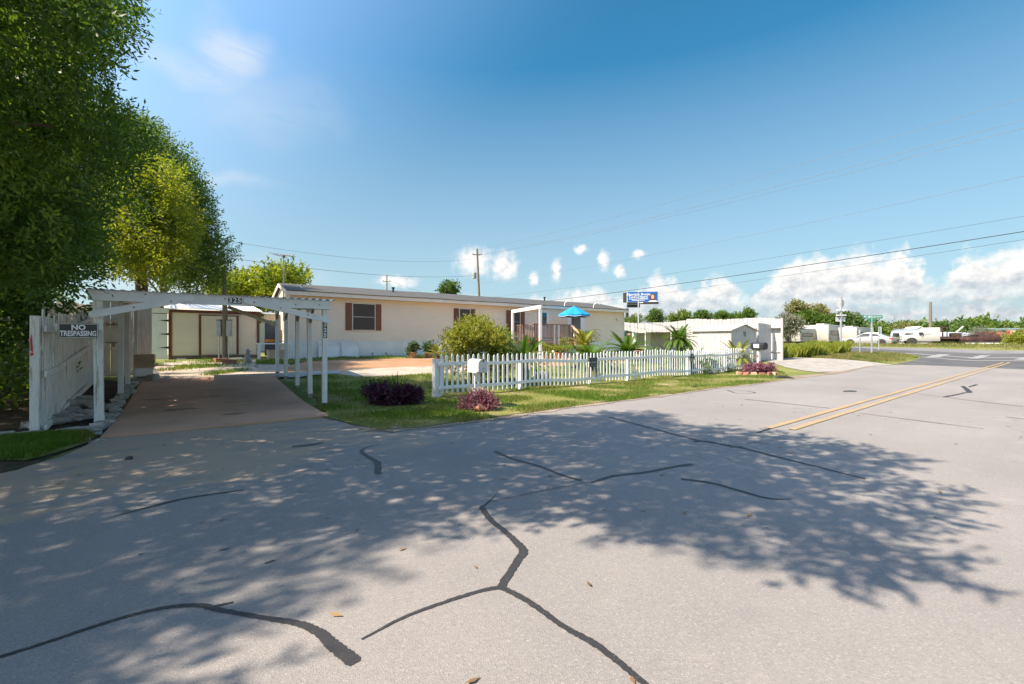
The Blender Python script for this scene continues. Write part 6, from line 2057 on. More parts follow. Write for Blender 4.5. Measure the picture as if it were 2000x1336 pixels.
for s_ in (1, -1):
    def sp(x, z):                                     # on the sloping side of the cabin
        f_ = (z - .90) / (1.42 - .90)
        return (x, s_ * (.80 - .20 * f_ + .012), z)
    MB().add([sp(-1.38, .97), sp(-.42, .97), sp(-.42, 1.36), sp(-.98, 1.30)], [(0, 1, 2, 3)]).build('side_window', 'tinted_glass', cab)
    MB().add([sp(-.34, .97), sp(.86, .97), sp(.28, 1.34), sp(-.34, 1.37)], [(0, 1, 2, 3)]).build('side_window', 'tinted_glass', cab)
    MB().bevbox(.72, .92, s_ * .84 - .07, s_ * .84 + .07, .94, 1.06, .02).build('wing_mirror', 'car_silver', car)
    MB().bevbox(-2.36, -2.05, s_ * .70 - .14, s_ * .70 + .14, .68, .84, .02).build('tail_lamp', 'lamp_red', car)
    MB().bevbox(2.10, 2.33, s_ * .62 - .12, s_ * .62 + .12, .56, .68, .02).build('headlight', 'plastic_white', car)
    for x in (-1.42, 1.45):
        wheel(car, x, s_ * .80, .32, .2)
        ar = MB().prism([(x + .40 * math.cos(a), .32 + .40 * math.sin(a)) for a in np.linspace(0, math.pi, 13)], s_ * .885, s_ * .905, 'xz').build('wheel_arch', 'tyre', body)
MB().add([(-1.70, -.66, .955), (-1.70, .66, .955), (-1.10, .55, 1.335), (-1.10, -.55, 1.335)], [(0, 1, 2, 3)]).build('rear_window', 'tinted_glass', cab)
MB().add([(1.12, -.66, .945), (1.12, .66, .945), (.34, .55, 1.38), (.34, -.55, 1.38)], [(0, 1, 2, 3)]).build('windscreen', 'tinted_glass', cab)

# travel trailers
def rv(label, px0, px1, top, base, Y, dep, name='travel_trailer', mat='rv_white', skew=0.0, wz=(.40, .62), ww=(.14, .80), glass='tinted_glass', side=True, ladder=False, awning=False):
    a = W(px0, base, Y)
    b = W(px1, base, Y + skew)
    zg = hgt(a.x, a.y)
    ang = math.atan2(b.y - a.y, b.x - a.x)
    w = (b - a).xy.length
    h = EYE - (top - CY) / FPX * Y - zg
    o = thing(name, label, 'trailer', (a.x, a.y, zg), ang)
    z0 = .45
    m = MB().bevbox(0, w, 0, dep, z0, h - .12, .12)
    m.build('body', mat, o, smooth=True)
    MB().bevbox(.03, w - .03, .02, dep - .02, h - .30, h, .11).build('roof', mat, o, smooth=True)
    zw0, zw1 = z0 + (h - z0) * wz[0], z0 + (h - z0) * wz[1]
    fr_ = MB().box(w * ww[0] - .06, w * ww[1] + .06, -.035, -.002, zw0 - .06, zw1 + .06).build('rear_window', 'dark_iron', o)
    MB().box(w * ww[0], w * ww[1], -.045, -.0355, zw0, zw1).build('pane', glass, fr_)
    MB().box(.1, w - .1, -.06, -.002, z0 + .08, z0 + .28).build('bumper', mat, o)
    for s_ in (.12, .88):
        MB().bevbox(w * s_ - .1, w * s_ + .1, -.05, -.003, z0 + .42, z0 + .62, .01).build('tail_lamp', 'lamp_red', o)
    if side:
        MB().box(w + .002, w + .03, dep * .15, dep * .32, z0 + .15, z0 + 2.0).build('door', 'dark_iron', o)
        MB().box(w + .002, w + .03, dep * .42, dep * .6, zw0, zw1).build('side_window', glass, o)
        MB().bevbox(w + .003, w + .5, dep * .62, dep * .95, z0 + .3, h - .25, .05).build('slide_out', mat, o)
    if ladder:
        for dx in (.0, .32):
            MB().tube([(w * .9 + dx, -.12, z0 + .5), (w * .9 + dx, -.12, h + .1)], .025, 6).build('ladder_rail', 'sign_back', o)
        for i in range(7):
            MB().tube([(w * .9, -.12, z0 + .6 + i * .35), (w * .9 + .32, -.12, z0 + .6 + i * .35)], .018, 6).build('ladder_rung', 'sign_back', o)
    for s_ in (.2, .8):
        for yy in (dep * .5, dep * .62):
            wheel(o, w * s_, yy, .38, .24).rotation_euler = (math.radians(90), 0, math.radians(90))
    MB().box(w * .1, w * .9, .2, dep - .2, .32, z0).build('chassis', 'dark_iron', o)
    MB().bevbox(w * .25, w * .6, dep * .15, dep * .3, h, h + .28, .05).build('roof_unit', 'dark_iron' if awning else mat, o)
    return o
rv('dirty white travel trailer with wide rear window, left of the three', 1563, 1594, 641, 672, 74, 7.5, skew=3.5, awning=True)
rv('white fifth-wheel trailer with rear ladder behind the diamond signpost', 1618.5, 1650, 634, 672, 76, 8.5, skew=4.0, ladder=True)
rv('white trailer with green tinted rear window behind the silver car', 1673.5, 1706, 639, 672, 76, 8.0, skew=4.0, glass='tinted_glass', ladder=True)
rv('small plain white trailer at the end of the tall grass', 1533, 1559, 648, 671, 74, 4.0, skew=3, side=False, wz=(.35, .8), ww=(.08, .9), glass='rv_white')
rv('faded narrow trailer half hidden behind the boundary fence', 1520, 1536, 646, 671, 80, 4.0, skew=2, side=False, ww=(.3, .6))

# rounded aluminium trailer
YA = 58
aa = W(1763, 672, YA)
al = thing('aluminium_trailer', 'rounded silver aluminium trailer behind the white truck', 'trailer', (aa.x, aa.y, hgt(aa.x, aa.y)), ANG_HW + math.pi)
hh = 2.05
def asec(x, k, zk):
    return (x, [(k * 1.0 * math.cos(a), .42 + (hh - .42) * (.5 + .5 * math.sin(a)) * zk) for a in np.linspace(-math.pi / 2, 1.5 * math.pi, 19)[:-1]])
loft([asec(-1.15, .55, .75), asec(-1.0, .88, .92), asec(-.6, 1.02, 1.0), asec(1.2, 1.05, 1.0), asec(2.6, 1.0, .98), asec(3.1, .7, .85)]).build('shell', 'aluminium', al, smooth=True)
for x0_, x1_ in ((-.75, -.10), (.45, 1.35)):
    MB().bevbox(x0_, x1_, 1.02, 1.075, 1.05, 1.55, .02).build('window', 'tinted_glass', al)
    MB().bevbox(x0_, x1_, -1.075, -1.02, 1.05, 1.55, .02).build('window', 'tinted_glass', al)
for s_ in (-1, 1):
    wheel(al, .9, s_ * .92, .33, .2)
MB().box(-1.0, 2.9, -.8, .8, .30, .55).build('chassis', 'dark_iron', al)

# white wrecker truck with a long dark flatbed, nose to the left
YT = 50.0
ta = W(1761, 676, YT)
tk = thing('flatbed_truck', 'white cab truck with a long rusty dark flatbed parked on the shoulder', 'truck', (ta.x, ta.y, hgt(ta.x, ta.y)), math.atan2(-.55, .83))
def tsec(x, z0, z1, w=.95): return sec(x, w, z0, z1, w * .92)
cabm = loft([tsec(0, .55, .95, .8), tsec(.12, .5, 1.12, .92), tsec(1.0, .5, 1.22, .95), tsec(1.1, .5, 1.22, .95), tsec(1.55, .48, 1.80, .93), tsec(1.75, .48, 1.92, .92), tsec(2.9, .48, 1.95, .92), tsec(2.98, .48, 1.9, .9)]).build('cab', 'truck_white', tk, smooth=True)
for s_ in (-1, 1):
    MB().add([(1.35, s_ * .965, 1.26), (2.15, s_ * .965, 1.26), (2.15, s_ * .93, 1.72), (1.66, s_ * .93, 1.72)], [(0, 1, 2, 3)]).build('side_window', 'truck_white', cabm)
    MB().prism([(.72 + .46 * math.cos(a), .42 + .46 * math.sin(a)) for a in np.linspace(0, math.pi, 13)], s_ * .945, s_ * .965, 'xz').build('wheel_arch', 'tyre', cabm)
    wheel(tk, .72, s_ * .84, .40, .26)
    wheel(tk, 5.2, s_ * .90, .42, .30)
    MB().bevbox(-.02, .1, s_ * .62 - .15, s_ * .62 + .15, .72, .9, .02).build('headlight', 'plastic_white', cabm)
MB().bevbox(1.28, 1.62, -1.12, -.96, 1.22, 1.42, .03).build('wing_mirror', 'black_paint', cabm)
MB().bar((1.45, -1.0, 1.25), (1.6, -.98, .95), .12, .05).build('door_emblem', 'grey_box', cabm)
MB().bevbox(-.1, .06, -.9, .9, .45, .62, .03).build('bumper', 'sign_back', tk)
MB().box(3.05, 8.6, -1.0, 1.0, .72, .98).build('flatbed', 'rust_dark', tk)
MB().box(2.6, 8.3, -.5, .5, .45, .715).build('frame_rail', 'rust_dark', tk)
for x in (3.15, 3.5):
    MB().bar((x, -.9, .98), (x, -.9, 2.0), .08).bar((x, .9, .98), (x, .9, 2.0), .08).bar((x, -.9, 1.96), (x, .9, 1.96), .08).build('headboard', 'rust_dark', tk)
MB().bar((4.0, 0, .98), (4.9, 0, 2.05), .14).build('boom', 'truck_white', tk)
MB().bevbox(3.9, 4.7, -.5, .5, .982, 1.35, .05).build('winch_housing', 'rust_dark', tk)
MB().box(6.8, 8.4, -.95, -.9, .50, .72).build('side_board', 'sign_back', tk)
# silver tarp covered boat behind
tb_ = W(1842, 672, 57)
bt = thing('covered_boat', 'long boat under a pale blue-silver tarp behind the flatbed', 'boat', (tb_.x, tb_.y, hgt(tb_.x, tb_.y)), math.atan2(-.5, .85))
loft([(x, [(-w_, .6), (-w_ * .3, .35), (w_ * .3, .35), (w_, .6), (w_, z), (0, z + .25), (-w_, z)]) for x, w_, z in ((-2.6, .3, 1.25), (-2.0, .9, 1.35), (0, 1.05, 1.40), (2.0, 1.0, 1.32), (2.6, .9, 1.25))]).build('tarp', 'tarp_silver', bt)
for x in (-1.2, 1.2):
    MB().box(x - .06, x + .06, -.7, .7, 0, .5).build('cradle', 'dark_iron', bt)
# white gabled hut behind
hq = W(1795, 671, 88)
ht = thing('white_hut', 'small white gabled hut behind the white truck cab', 'hut', (hq.x, hq.y, hgt(hq.x, hq.y)), -.15)
MB().prism([(-1.7, 0), (1.7, 0), (1.7, 2.4), (0, 3.2), (-1.7, 2.4)], 0, 3, 'xz').build('wall', 'white_paint', ht)
for s_ in (-1, 1):
    MB().add([(s_ * 2.1, -.4, 2.25), (0, -.4, 3.3), (0, 3.3, 3.3), (s_ * 2.1, 3.3, 2.25), (s_ * 2.1, -.4, 2.35), (0, -.4, 3.42), (0, 3.3, 3.42), (s_ * 2.1, 3.3, 2.35)],
             [(0, 1, 2, 3), (4, 5, 6, 7), (0, 1, 5, 4), (3, 2, 6, 7), (0, 4, 7, 3)]).build('roof', 'plastic_white', ht)

# dark wrecked car on a trailer, rusty machinery, roofed shelter
wq = W(1872, 676, 47)
wk = thing('wrecked_car', 'blackened car wreck with silver bonnet on a low trailer', 'wreck', (wq.x, wq.y, hgt(wq.x, wq.y)), math.atan2(-.55, .83))
loft([tsec(0, .55, .85, .7), tsec(.4, .5, 1.0, .85), tsec(1.0, .5, 1.05, .85), tsec(1.5, .5, 1.45, .75), tsec(2.4, .5, 1.42, .75), tsec(2.9, .5, 1.05, .8), tsec(3.1, .55, .95, .7)]).build('body', 'rust_dark', wk, smooth=True)
MB().add([(.3, -.86, 1.03), (1.3, -.88, 1.08), (1.3, .8, 1.08), (.3, .8, 1.03)], [(0, 1, 2, 3)]).build('bonnet', 'aluminium', wk)
MB().box(-.1, 3.3, -.9, .9, .38, .46).build('trailer_bed', 'dark_iron', wk)
MB().box(.3, 3.4, -.95, -.915, .20, .32).build('side_rail', 'plastic_white', wk)
for s_ in (-1, 1):
    wheel(wk, 1.5, s_ * .7, .27, .2)
mq_ = W(1925, 677, 46)
mc = thing('rusty_machine', 'heap-like rusty orange machine with drum and hopper at the far right', 'machine', (mq_.x, mq_.y, hgt(mq_.x, mq_.y)), math.atan2(-.55, .83))
MB().bevbox(-.1, 3.2, -.5, .5, .35, .62, .03).build('frame', 'rust_dark', mc)
MB().bevbox(.3, 1.1, -.4, .4, .98, 1.35, .04).build('engine_hood', 'rust_orange', mc)
MB().tube([(.25, -.3, .80), (1.3, -.3, .80)], .17, 14).build('drum', 'plastic_white', mc, smooth=True)
MB().prism([(1.7, .6), (2.6, .6), (2.3, 1.25), (1.8, 1.35)], -.45, .45, 'xz').build('hopper', 'rust_orange', mc)
MB().bar((2.0, -.3, .7), (2.5, -.3, 1.3), .12).build('lever_arm', 'rust_dark', mc)
for x in (.4, 2.6):
    wheel(mc, x, -.55, .22, .16)
    wheel(mc, x, .55, .22, .16)
rq = W(1984, 677, 45)
rw = thing('red_tractor', 'faded red tractor wreck beneath the shelter edge', 'tractor', (rq.x, rq.y, hgt(rq.x, rq.y)), -.5)
MB().bevbox(-.4, .9, -.35, .35, .55, 1.05, .06).build('bonnet', 'red_wreck', rw)
MB().bevbox(-.55, -.1, -.4, .4, 1.051, 1.55, .05).build('cab', 'red_wreck', rw)
MB().box(-.50, -.15, -.42, -.401, 1.2, 1.5).build('cab_window', 'sign_back', rw)
wheel(rw, -.3, -.5, .42, .25); wheel(rw, -.3, .5, .42, .25); wheel(rw, .8, -.4, .25, .18); wheel(rw, .8, .4, .25, .18)
gq_ = W(1935, 671, 55)
gs = thing('roofed_shelter', 'open shelter with a flat green-grey metal roof behind the rusty machine', 'shelter', (gq_.x, gq_.y, hgt(gq_.x, gq_.y)), -.25)
n = 40
MB().grid([[(5.4 * i / n, y, 1.95 + .03 * (i % 2) + .06 * y) for i in range(n + 1)] for y in (-.3, 2.5)]).build('roof', 'green_metal', gs)
MB().box(-.02, 5.42, -.34, -.31, 1.78, 1.97).build('fascia', 'green_metal', gs)
for x in (.3, 2.7, 5.1):
    MB().box(x - .07, x + .07, -.1, .04, -.1, 1.9).build('post', 'old_brown_wood', gs)
    MB().box(x - .07, x + .07, 2.2, 2.34, -.1, 2.05).build('post', 'old_brown_wood', gs)
MB().bevbox(3.2, 5.0, .6, 1.5, .5, 1.1, .1).build('stored_tank', 'plastic_white', gs)
# ------------------------------------------------------------------ trees
R = random.Random(101)
def proj(p):
    return CX + FPX * p[0] / p[1], CY - FPX * (p[2] - EYE) / p[1]

def limb_tree(root, clumps, base, fork, r0, every=3, seed=1, mat='bark'):
    """tapered trunk and limbs that reach into the clumps"""
    r = random.Random(seed)
    base, fork = Vector(base), Vector(fork)
    mid = base.lerp(fork, .5) + Vector((r.uniform(-.15, .15), r.uniform(-.15, .15), 0))
    MB().tube([base - Vector((0, 0, .3)), base + Vector((0, 0, .25)), mid, fork], [r0 * 1.5, r0 * 1.1, r0 * .9, r0 * .75], 12).build('trunk', mat, root, smooth=True)
    for i, c in enumerate(clumps):
        if i % every:
            continue
        c = Vector(c[:3])
        s = mid.lerp(fork, r.uniform(.4, 1.0))
        k = s.lerp(c, .5) + Vector((r.uniform(-.3, .3), r.uniform(-.3, .3), r.uniform(.0, .5)))
        d = (c - s).length
        rr = r0 * r.uniform(.18, .34)
        MB().tube([s, s.lerp(k, .5) + Vector((0, 0, .1)), k, c], [rr, rr * .8, rr * .55, rr * .18], 6, False).build('limb', mat, root, smooth=True)

# --- the big street tree on the left: fills the left edge and shades the road
SH = [Vector(p) for p in [(-13, 9.3), (-6, 8.6), (-3.2, 8.3), (-1.2, 8.1), (0.6, 8.1), (2.1, 8.7), (2.7, 8.2), (2.5, 7.35), (3.75, 6.75), (4.25, 5.75), (4.55, 5.1), (3.7, 4.75), (3.9, 4.1), (3.7, 3.75), (2.7, 3.5), (2.65, 3.0), (2.6, 2.62), (2.55, 2.33),
                                  (2.1, 2.33), (1.85, 2.48), (1.45, 2.72), (1.25, 3.0), (.95, 3.3), (.5, 3.6), (.1, 3.75), (-.15, 3.25), (-.45, 2.98), (-.9, 2.95), (-1.12, 2.7), (-1.2, 2.2), (-1.1, 1.7), (-1.35, 1.0), (-2.2, -.5), (-13, -2)]]
def inside(P, x, y):
    c = False
    j = len(P) - 1
    for i in range(len(P)):
        if (P[i].y > y) != (P[j].y > y) and x < (P[j].x - P[i].x) * (y - P[i].y) / (P[j].y - P[i].y) + P[i].x:
            c = not c
        j = i
    return c
def edge_dist(P, x, y):
    q = Vector((x, y))
    best = 9
    for i in range(len(P)):
        a, b = P[i - 1], P[i]
        t = max(0, min(1, (q - a).dot(b - a) / max(1e-9, (b - a).length_squared)))
        best = min(best, (a.lerp(b, t) - q).length)
    return best
# right-hand outline of the crown where it shows in the picture: px at py
OUT = [(-200, 320), (0, 262), (60, 228), (105, 180), (140, 195), (200, 238), (255, 285), (300, 292), (335, 225), (420, 195), (520, 205), (600, 160)]
def out_x(py):
    for (y0_, x0_), (y1_, x1_) in zip(OUT, OUT[1:]):
        if y0_ <= py <= y1_:
            return x0_ + (x1_ - x0_) * (py - y0_) / (y1_ - y0_)
    return 330 if py < -200 else 150
def ok_view(c, rad):
    if c.y < 0.3:
        return True
    px_, py_ = proj(c)
    pr = FPX * (rad + .62) / c.y
    if py_ + pr < -8 or px_ + pr < -10:
        return True
    return px_ + pr * .85 < out_x(py_)
kx = SHADOW_DIR.x / math.tan(SUN_EL)
ky = SHADOW_DIR.y / math.tan(SUN_EL)
clA = []
tries = 0
while len(clA) < 130 and tries < 60000:
    tries += 1
    gx_, gy_ = R.uniform(-9, 4.8), R.uniform(-1.2, 9.2)
    if not inside(SH, gx_, gy_):
        continue
    rad = R.uniform(.42, .85)
    ed = edge_dist(SH, gx_, gy_)
    if ed < rad * .62:
        rad = max(.22, ed * 1.45)
    if ed > 1.0:
        rad = R.uniform(.5, .85)
    z = R.uniform(4.8, 8.4)
    c = Vector((gx_ - kx * z, gy_ - ky * z, z))
    if c.x < -14 or not ok_view(c, rad):
        continue
    if any((c - Vector(o[:3])).length < .36 * (rad + o[3]) for o in clA):
        continue
    clA.append((c.x, c.y, c.z, rad))
# fill what is still open in the shade, leaving a few sun flecks
gxs = -9.0
while gxs < 4.7:
    gys = -1.0
    while gys < 9.2:
        x_, y_ = gxs + R.uniform(-.12, .12), gys + R.uniform(-.12, .12)
        gys += .42
        if not inside(SH, x_, y_):
            continue
        ed = edge_dist(SH, x_, y_)
        if ed < .16 or R.random() < .05:
            continue
        if any(math.hypot(o[0] + kx * o[2] - x_, o[1] + ky * o[2] - y_) < o[3] * .78 for o in clA):
            continue
        rad = min(.58, max(.24, ed * 1.3))
        for z in (5.0, 5.6, 6.2, 6.8, 7.4, 8.0, 8.6):
            c = Vector((x_ - kx * z, y_ - ky * z, z + R.uniform(-.25, .25)))
            if c.x > -14 and ok_view(c, rad):
                clA.append((c.x, c.y, c.z, rad))
                break
    gxs += .42
for i in range(24):  # extra crown clumps left of view, added to shade the undergrowth
    clA.append((R.uniform(-19, -14.5), R.uniform(1.5, 10.5), R.uniform(4.0, 8.5), R.uniform(.75, 1.1)))
# lower skirt of the crown along the left edge of the picture
tries = 0
clB = []
while len(clB) < 150 and tries < 60000:
    tries += 1
    Y = R.uniform(6.0, 10.5)
    px_, py_ = R.uniform(-120, 330), R.uniform(-60, 560)
    rad = R.uniform(.40, .75)
    c = W(px_, py_, Y)
    pr = FPX * (rad + .12) / Y
    if px_ + pr * .85 > out_x(py_) or py_ + pr > 590:
        continue
    g = (c.x + kx * c.z, c.y + ky * c.z)
    if g[0] > 1.2 and not inside(SH, *g):
        continue
    if 95 < py_ < 165 and 60 < px_ < 230 and R.random() < .65:
        continue
    if any((c - Vector(o[:3])).length < .52 * (rad + o[3]) for o in clB):
        continue
    clB.append((c.x, c.y, c.z, rad))
tree = thing('street_tree', 'big dark green broadleaf tree at the left edge shading the road', 'tree', (-11.0, 5.2, 0))
def rel(cl, o):
    return [(c[0] - o.location.x, c[1] - o.location.y, c[2] - o.location.z, c[3]) for c in cl]
ca, cb = rel(clA, tree), rel(clB, tree)
limb_tree(tree, ca + cb, (0, 0, 0), (.4, .1, 4.2), .30, 4, 2)
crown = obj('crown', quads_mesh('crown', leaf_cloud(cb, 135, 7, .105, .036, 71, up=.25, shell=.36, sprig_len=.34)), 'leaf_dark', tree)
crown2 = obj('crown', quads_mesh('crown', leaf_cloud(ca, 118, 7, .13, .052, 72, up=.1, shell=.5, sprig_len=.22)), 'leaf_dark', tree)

# --- sunlit tree behind the carport
def pix_clumps(spec, Y, dY, n, rmin, rmax, seed, sep=.5):
    """clumps inside pixel ellipses (cx, cy, rx, ry) at about depth Y"""
    r = random.Random(seed)
    out, tr = [], 0
    while len(out) < n and tr < 20000:
        tr += 1
        cx_, cy_, rx_, ry_ = r.choice(spec)
        a, q = r.uniform(0, 2 * math.pi), math.sqrt(r.random())
        yy = Y + r.uniform(-dY, dY)
        c = W(cx_ + rx_ * q * math.cos(a), cy_ + ry_ * q * math.sin(a), yy)
        rad = r.uniform(rmin, rmax)
        if c.z < hgt(c.x, c.y) + rad * .6 or any((c - Vector(o[:3])).length < sep * (rad + o[3]) for o in out):
            continue
        out.append((c.x, c.y, c.z, rad))
    return out
t2 = thing('broadleaf_tree', 'sunlit yellow-green broadleaf tree standing behind the carport', 'tree', tuple(onG(ray(271) * 16.5, 16.5)))
c2 = pix_clumps([(265, 400, 55, 55), (310, 420, 40, 45), (235, 455, 55, 60), (290, 365, 35, 30), (300, 490, 48, 40), (340, 450, 22, 24)], 15.6, 1.8, 62, .4, .7, 5)
c2r = rel(c2, t2)
limb_tree(t2, c2r, (0, 0, 0), (-.1, .1, 4.4), .22, 4, 6)
obj('crown', quads_mesh('crown', leaf_cloud(c2r, 150, 7, .12, .048, 73, up=.5, shell=.42, sprig_len=.40)), 'leaf_lime', t2)

t2b = thing('broadleaf_tree', 'darker green tree right behind the sunlit one, reaching over the shed', 'tree', tuple(onG(ray(312) * 24.8, 24.8)))
c2b = pix_clumps([(362, 420, 24, 60), (396, 495, 22, 24), (338, 345, 20, 34), (375, 532, 26, 18), (350, 500, 36, 36), (290, 300, 40, 40), (245, 300, 50, 60), (215, 400, 60, 90)], 19.6, 1.2, 84, .5, .85, 15)
c2br = rel(c2b, t2b)
limb_tree(t2b, c2br, (0, 0, 0), (.2, .1, 4.6), .2, 4, 16)
obj('crown', quads_mesh('crown', leaf_cloud(c2br, 130, 7, .14, .05, 75, up=.4, shell=.45, sprig_len=.5)), 'leaf_mid', t2b)

# dark undergrowth at the far left
t3 = thing('hedge_shrub', 'dark shaded undergrowth behind the leaning fence at the left edge', 'bush', tuple(onG(-12.5, 9.5)))
c3 = []
for i in range(150):
    x, y = R.uniform(-17, -8.2), R.uniform(8.0, 14)
    if ray(85) * y < x:
        continue
    c3.append((x, y, hgt(x, y) + R.uniform(.3, 3.4), R.uniform(.5, .8)))
c3r = rel(c3, t3)
stems(t3, [(c[0], c[1], c[2]) for c in c3r[::6]], .05, 'bark', 6, 9)
obj('foliage', quads_mesh('foliage', leaf_cloud(c3r, 80, 6, .15, .06, 74, up=.2)), 'leaf_dark', t3)

# --- middle distance trees
def far_tree(name, label, spec, Y, dY, n, rmin, rmax, mat, seed, sprigs=34, ll=.42, lw=.22, group=None, r0=.2):
    cl = pix_clumps(spec, Y, dY, n, rmin, rmax, seed, .45)
    if not cl:
        return
    mx = sum(c[0] for c in cl) / len(cl)
    g = onG(mx, Y)
    o = thing(name, label, 'tree', tuple(g), 0, group)
    cr = rel(cl, o)
    zt = max(c[2] for c in cr)
    limb_tree(o, cr, (0, 0, 0), (0, 0, zt * .5), r0, 5, seed)
    obj('crown', quads_mesh('crown', leaf_cloud(cr, sprigs, 6, ll, lw, seed, up=.35, shell=.6, sprig_len=ll * 1.6)), mat, o)
    return o
far_tree('broadleaf_tree', 'bright green tree behind the gable of the mobile home', [(480, 565, 60, 22), (530, 555, 40, 24), (565, 548, 34, 18), (440, 575, 30, 20), (500, 590, 70, 22)], 34, 2.5, 46, .7, 1.1, 'leaf_lime', 201, 60, .26, .13)
far_tree('broadleaf_tree', 'small green treetop poking over the middle of the roof', [(880, 566, 12, 9), (876, 575, 12, 8)], 60, 1, 12, .4, .8, 'leaf_far', 202, 40, .35, .15)
mid = [
    ('low green tree right of the billboard column', [(1245, 626, 26, 6), (1226, 632, 12, 6)], 95, 'leaf_far_lime'),
    ('green tree with a ragged top left above the patio shelter', [(1290, 622, 20, 8), (1284, 614, 7, 5)], 92, 'leaf_far'),
    ('olive green tree above the patio shelter', [(1325, 622, 18, 7), (1334, 617, 10, 5)], 88, 'leaf_far_lime'),
    ('round green tree standing alone above the boundary fence', [(1371, 623, 14, 6), (1371, 618, 8, 4)], 80, 'leaf_far'),
    ('small dark pine-like tree above the white shed', [(1410, 623, 9, 5), (1411, 618, 4, 4)], 90, 'leaf_mid'),
    ('dark green tree left behind the boundary fence end', [(1438, 624, 14, 4), (1445, 620, 8, 4)], 90, 'leaf_mid'),
    ('taller dark green tree behind the boundary fence end', [(1463, 620, 10, 8), (1461, 612, 4, 4)], 90, 'leaf_mid'),
]
for i, (lab, spec, Y, mat) in enumerate(mid):
    far_tree('broadleaf_tree', lab, spec, Y, 1.5, 16, .35, .75, mat, 210 + i, 46, .36, .16, 'trees behind the boundary fence', .18)
far_tree('broadleaf_tree', 'pale olive tree with open crown behind the trailers', [(1562, 618, 22, 16), (1592, 616, 16, 14), (1555, 606, 12, 8)], 98, 2.5, 44, .8, 1.3, 'leaf_olive', 230, 34, .5, .24)
far_tree('broadleaf_tree', 'dark green tree in front of the pale olive one', [(1580, 633, 24, 12), (1555, 634, 14, 10)], 90, 1.5, 28, .8, 1.3, 'leaf_mid', 231, 40, .5, .24)
far_tree('broadleaf_tree', 'grey-green drooping shrub behind the end of the boundary fence', [(1544, 634, 16, 12), (1536, 642, 12, 8)], 70, 1.0, 26, .5, .9, 'leaf_grey', 232, 40, .4, .12)
far_tree('broadleaf_tree', 'green tree behind the ladder trailer', [(1636, 632, 14, 9), (1665, 635, 18, 12), (1650, 628, 14, 7)], 96, 2, 34, .8, 1.3, 'leaf_far', 233, 40, .5, .24)
# treeline on the right: individual crowns, then one mass far behind
for i in range(26):
    px_ = 1712 + i * 13.2 + R.uniform(-4, 4)
    top = 643 + R.uniform(-4, 4) - (9 if 1885 < px_ < 1925 else 0)
    Y = R.uniform(96, 125)
    lab = 'rounded green tree number'
    nth = ['leftmost', 'second', 'third', 'fourth', 'fifth', 'sixth', 'seventh', 'eighth', 'ninth', 'tenth', 'eleventh', 'twelfth', 'thirteenth', 'fourteenth', 'fifteenth', 'sixteenth', 'seventeenth', 'eighteenth', 'nineteenth', 'twentieth', 'twenty-first', 'twenty-second', 'twenty-third', 'twenty-fourth', 'twenty-fifth', 'rightmost'][i]
    far_tree('broadleaf_tree', nth + ' rounded green tree, counted from the left, of the treeline behind the parked vehicles', [(px_, top + 9, 13, 10), (px_ + 3, top + 20, 14, 12), (px_ - 3, top + 28, 14, 8)], Y, 2.0, 24, .9, 1.5, R.choice(['leaf_far', 'leaf_far', 'leaf_far_lime', 'leaf_mid']), 260 + i, 34, .6, .3, 'trees of the roadside treeline', .2)
# bush at the right edge by the machinery
q = W(1996, 676, 43)
far_tree('roadside_shrub', 'yellow-green shrub at the right edge before the tractor', [(1990, 668, 16, 9), (2010, 662, 14, 14)], 42.5, .8, 22, .35, .6, 'leaf_bush', 240, 50, .22, .09)
far_tree('palm_shrub', 'dry yellowish palm-like shrub behind the aluminium trailer', [(1771, 648, 7, 6)], 92, .5, 8, .5, .8, 'leaf_olive', 241, 26, .8, .10)
far_tree('roadside_shrub', 'grey brushwood heap over the rusty machine', [(1915, 660, 22, 8), (1945, 662, 14, 7)], 53, .8, 26, .4, .7, 'leaf_grey', 242, 30, .35, .05)
# distant wood that reads as one mass
fw = []
for i in range(260):
    a = R.uniform(-1.05, 1.25)
    d = R.uniform(190, 300)
    x, y = d * math.sin(a), d * math.cos(a)
    if y < 60:
        continue
    fw.append((x, y, 1 + R.uniform(1.0, 5.5) * (1.0 if a > -.2 else .8), R.uniform(2.2, 3.6)))
o = obj('distant_wood', quads_mesh('distant_wood', leaf_cloud(fw, 60, 5, 1.4, .8, 400, shell=.6, sprig_len=1.6)), 'leaf_far')
tag(o, 'far green wood along the whole horizon', 'wood', kind='stuff')
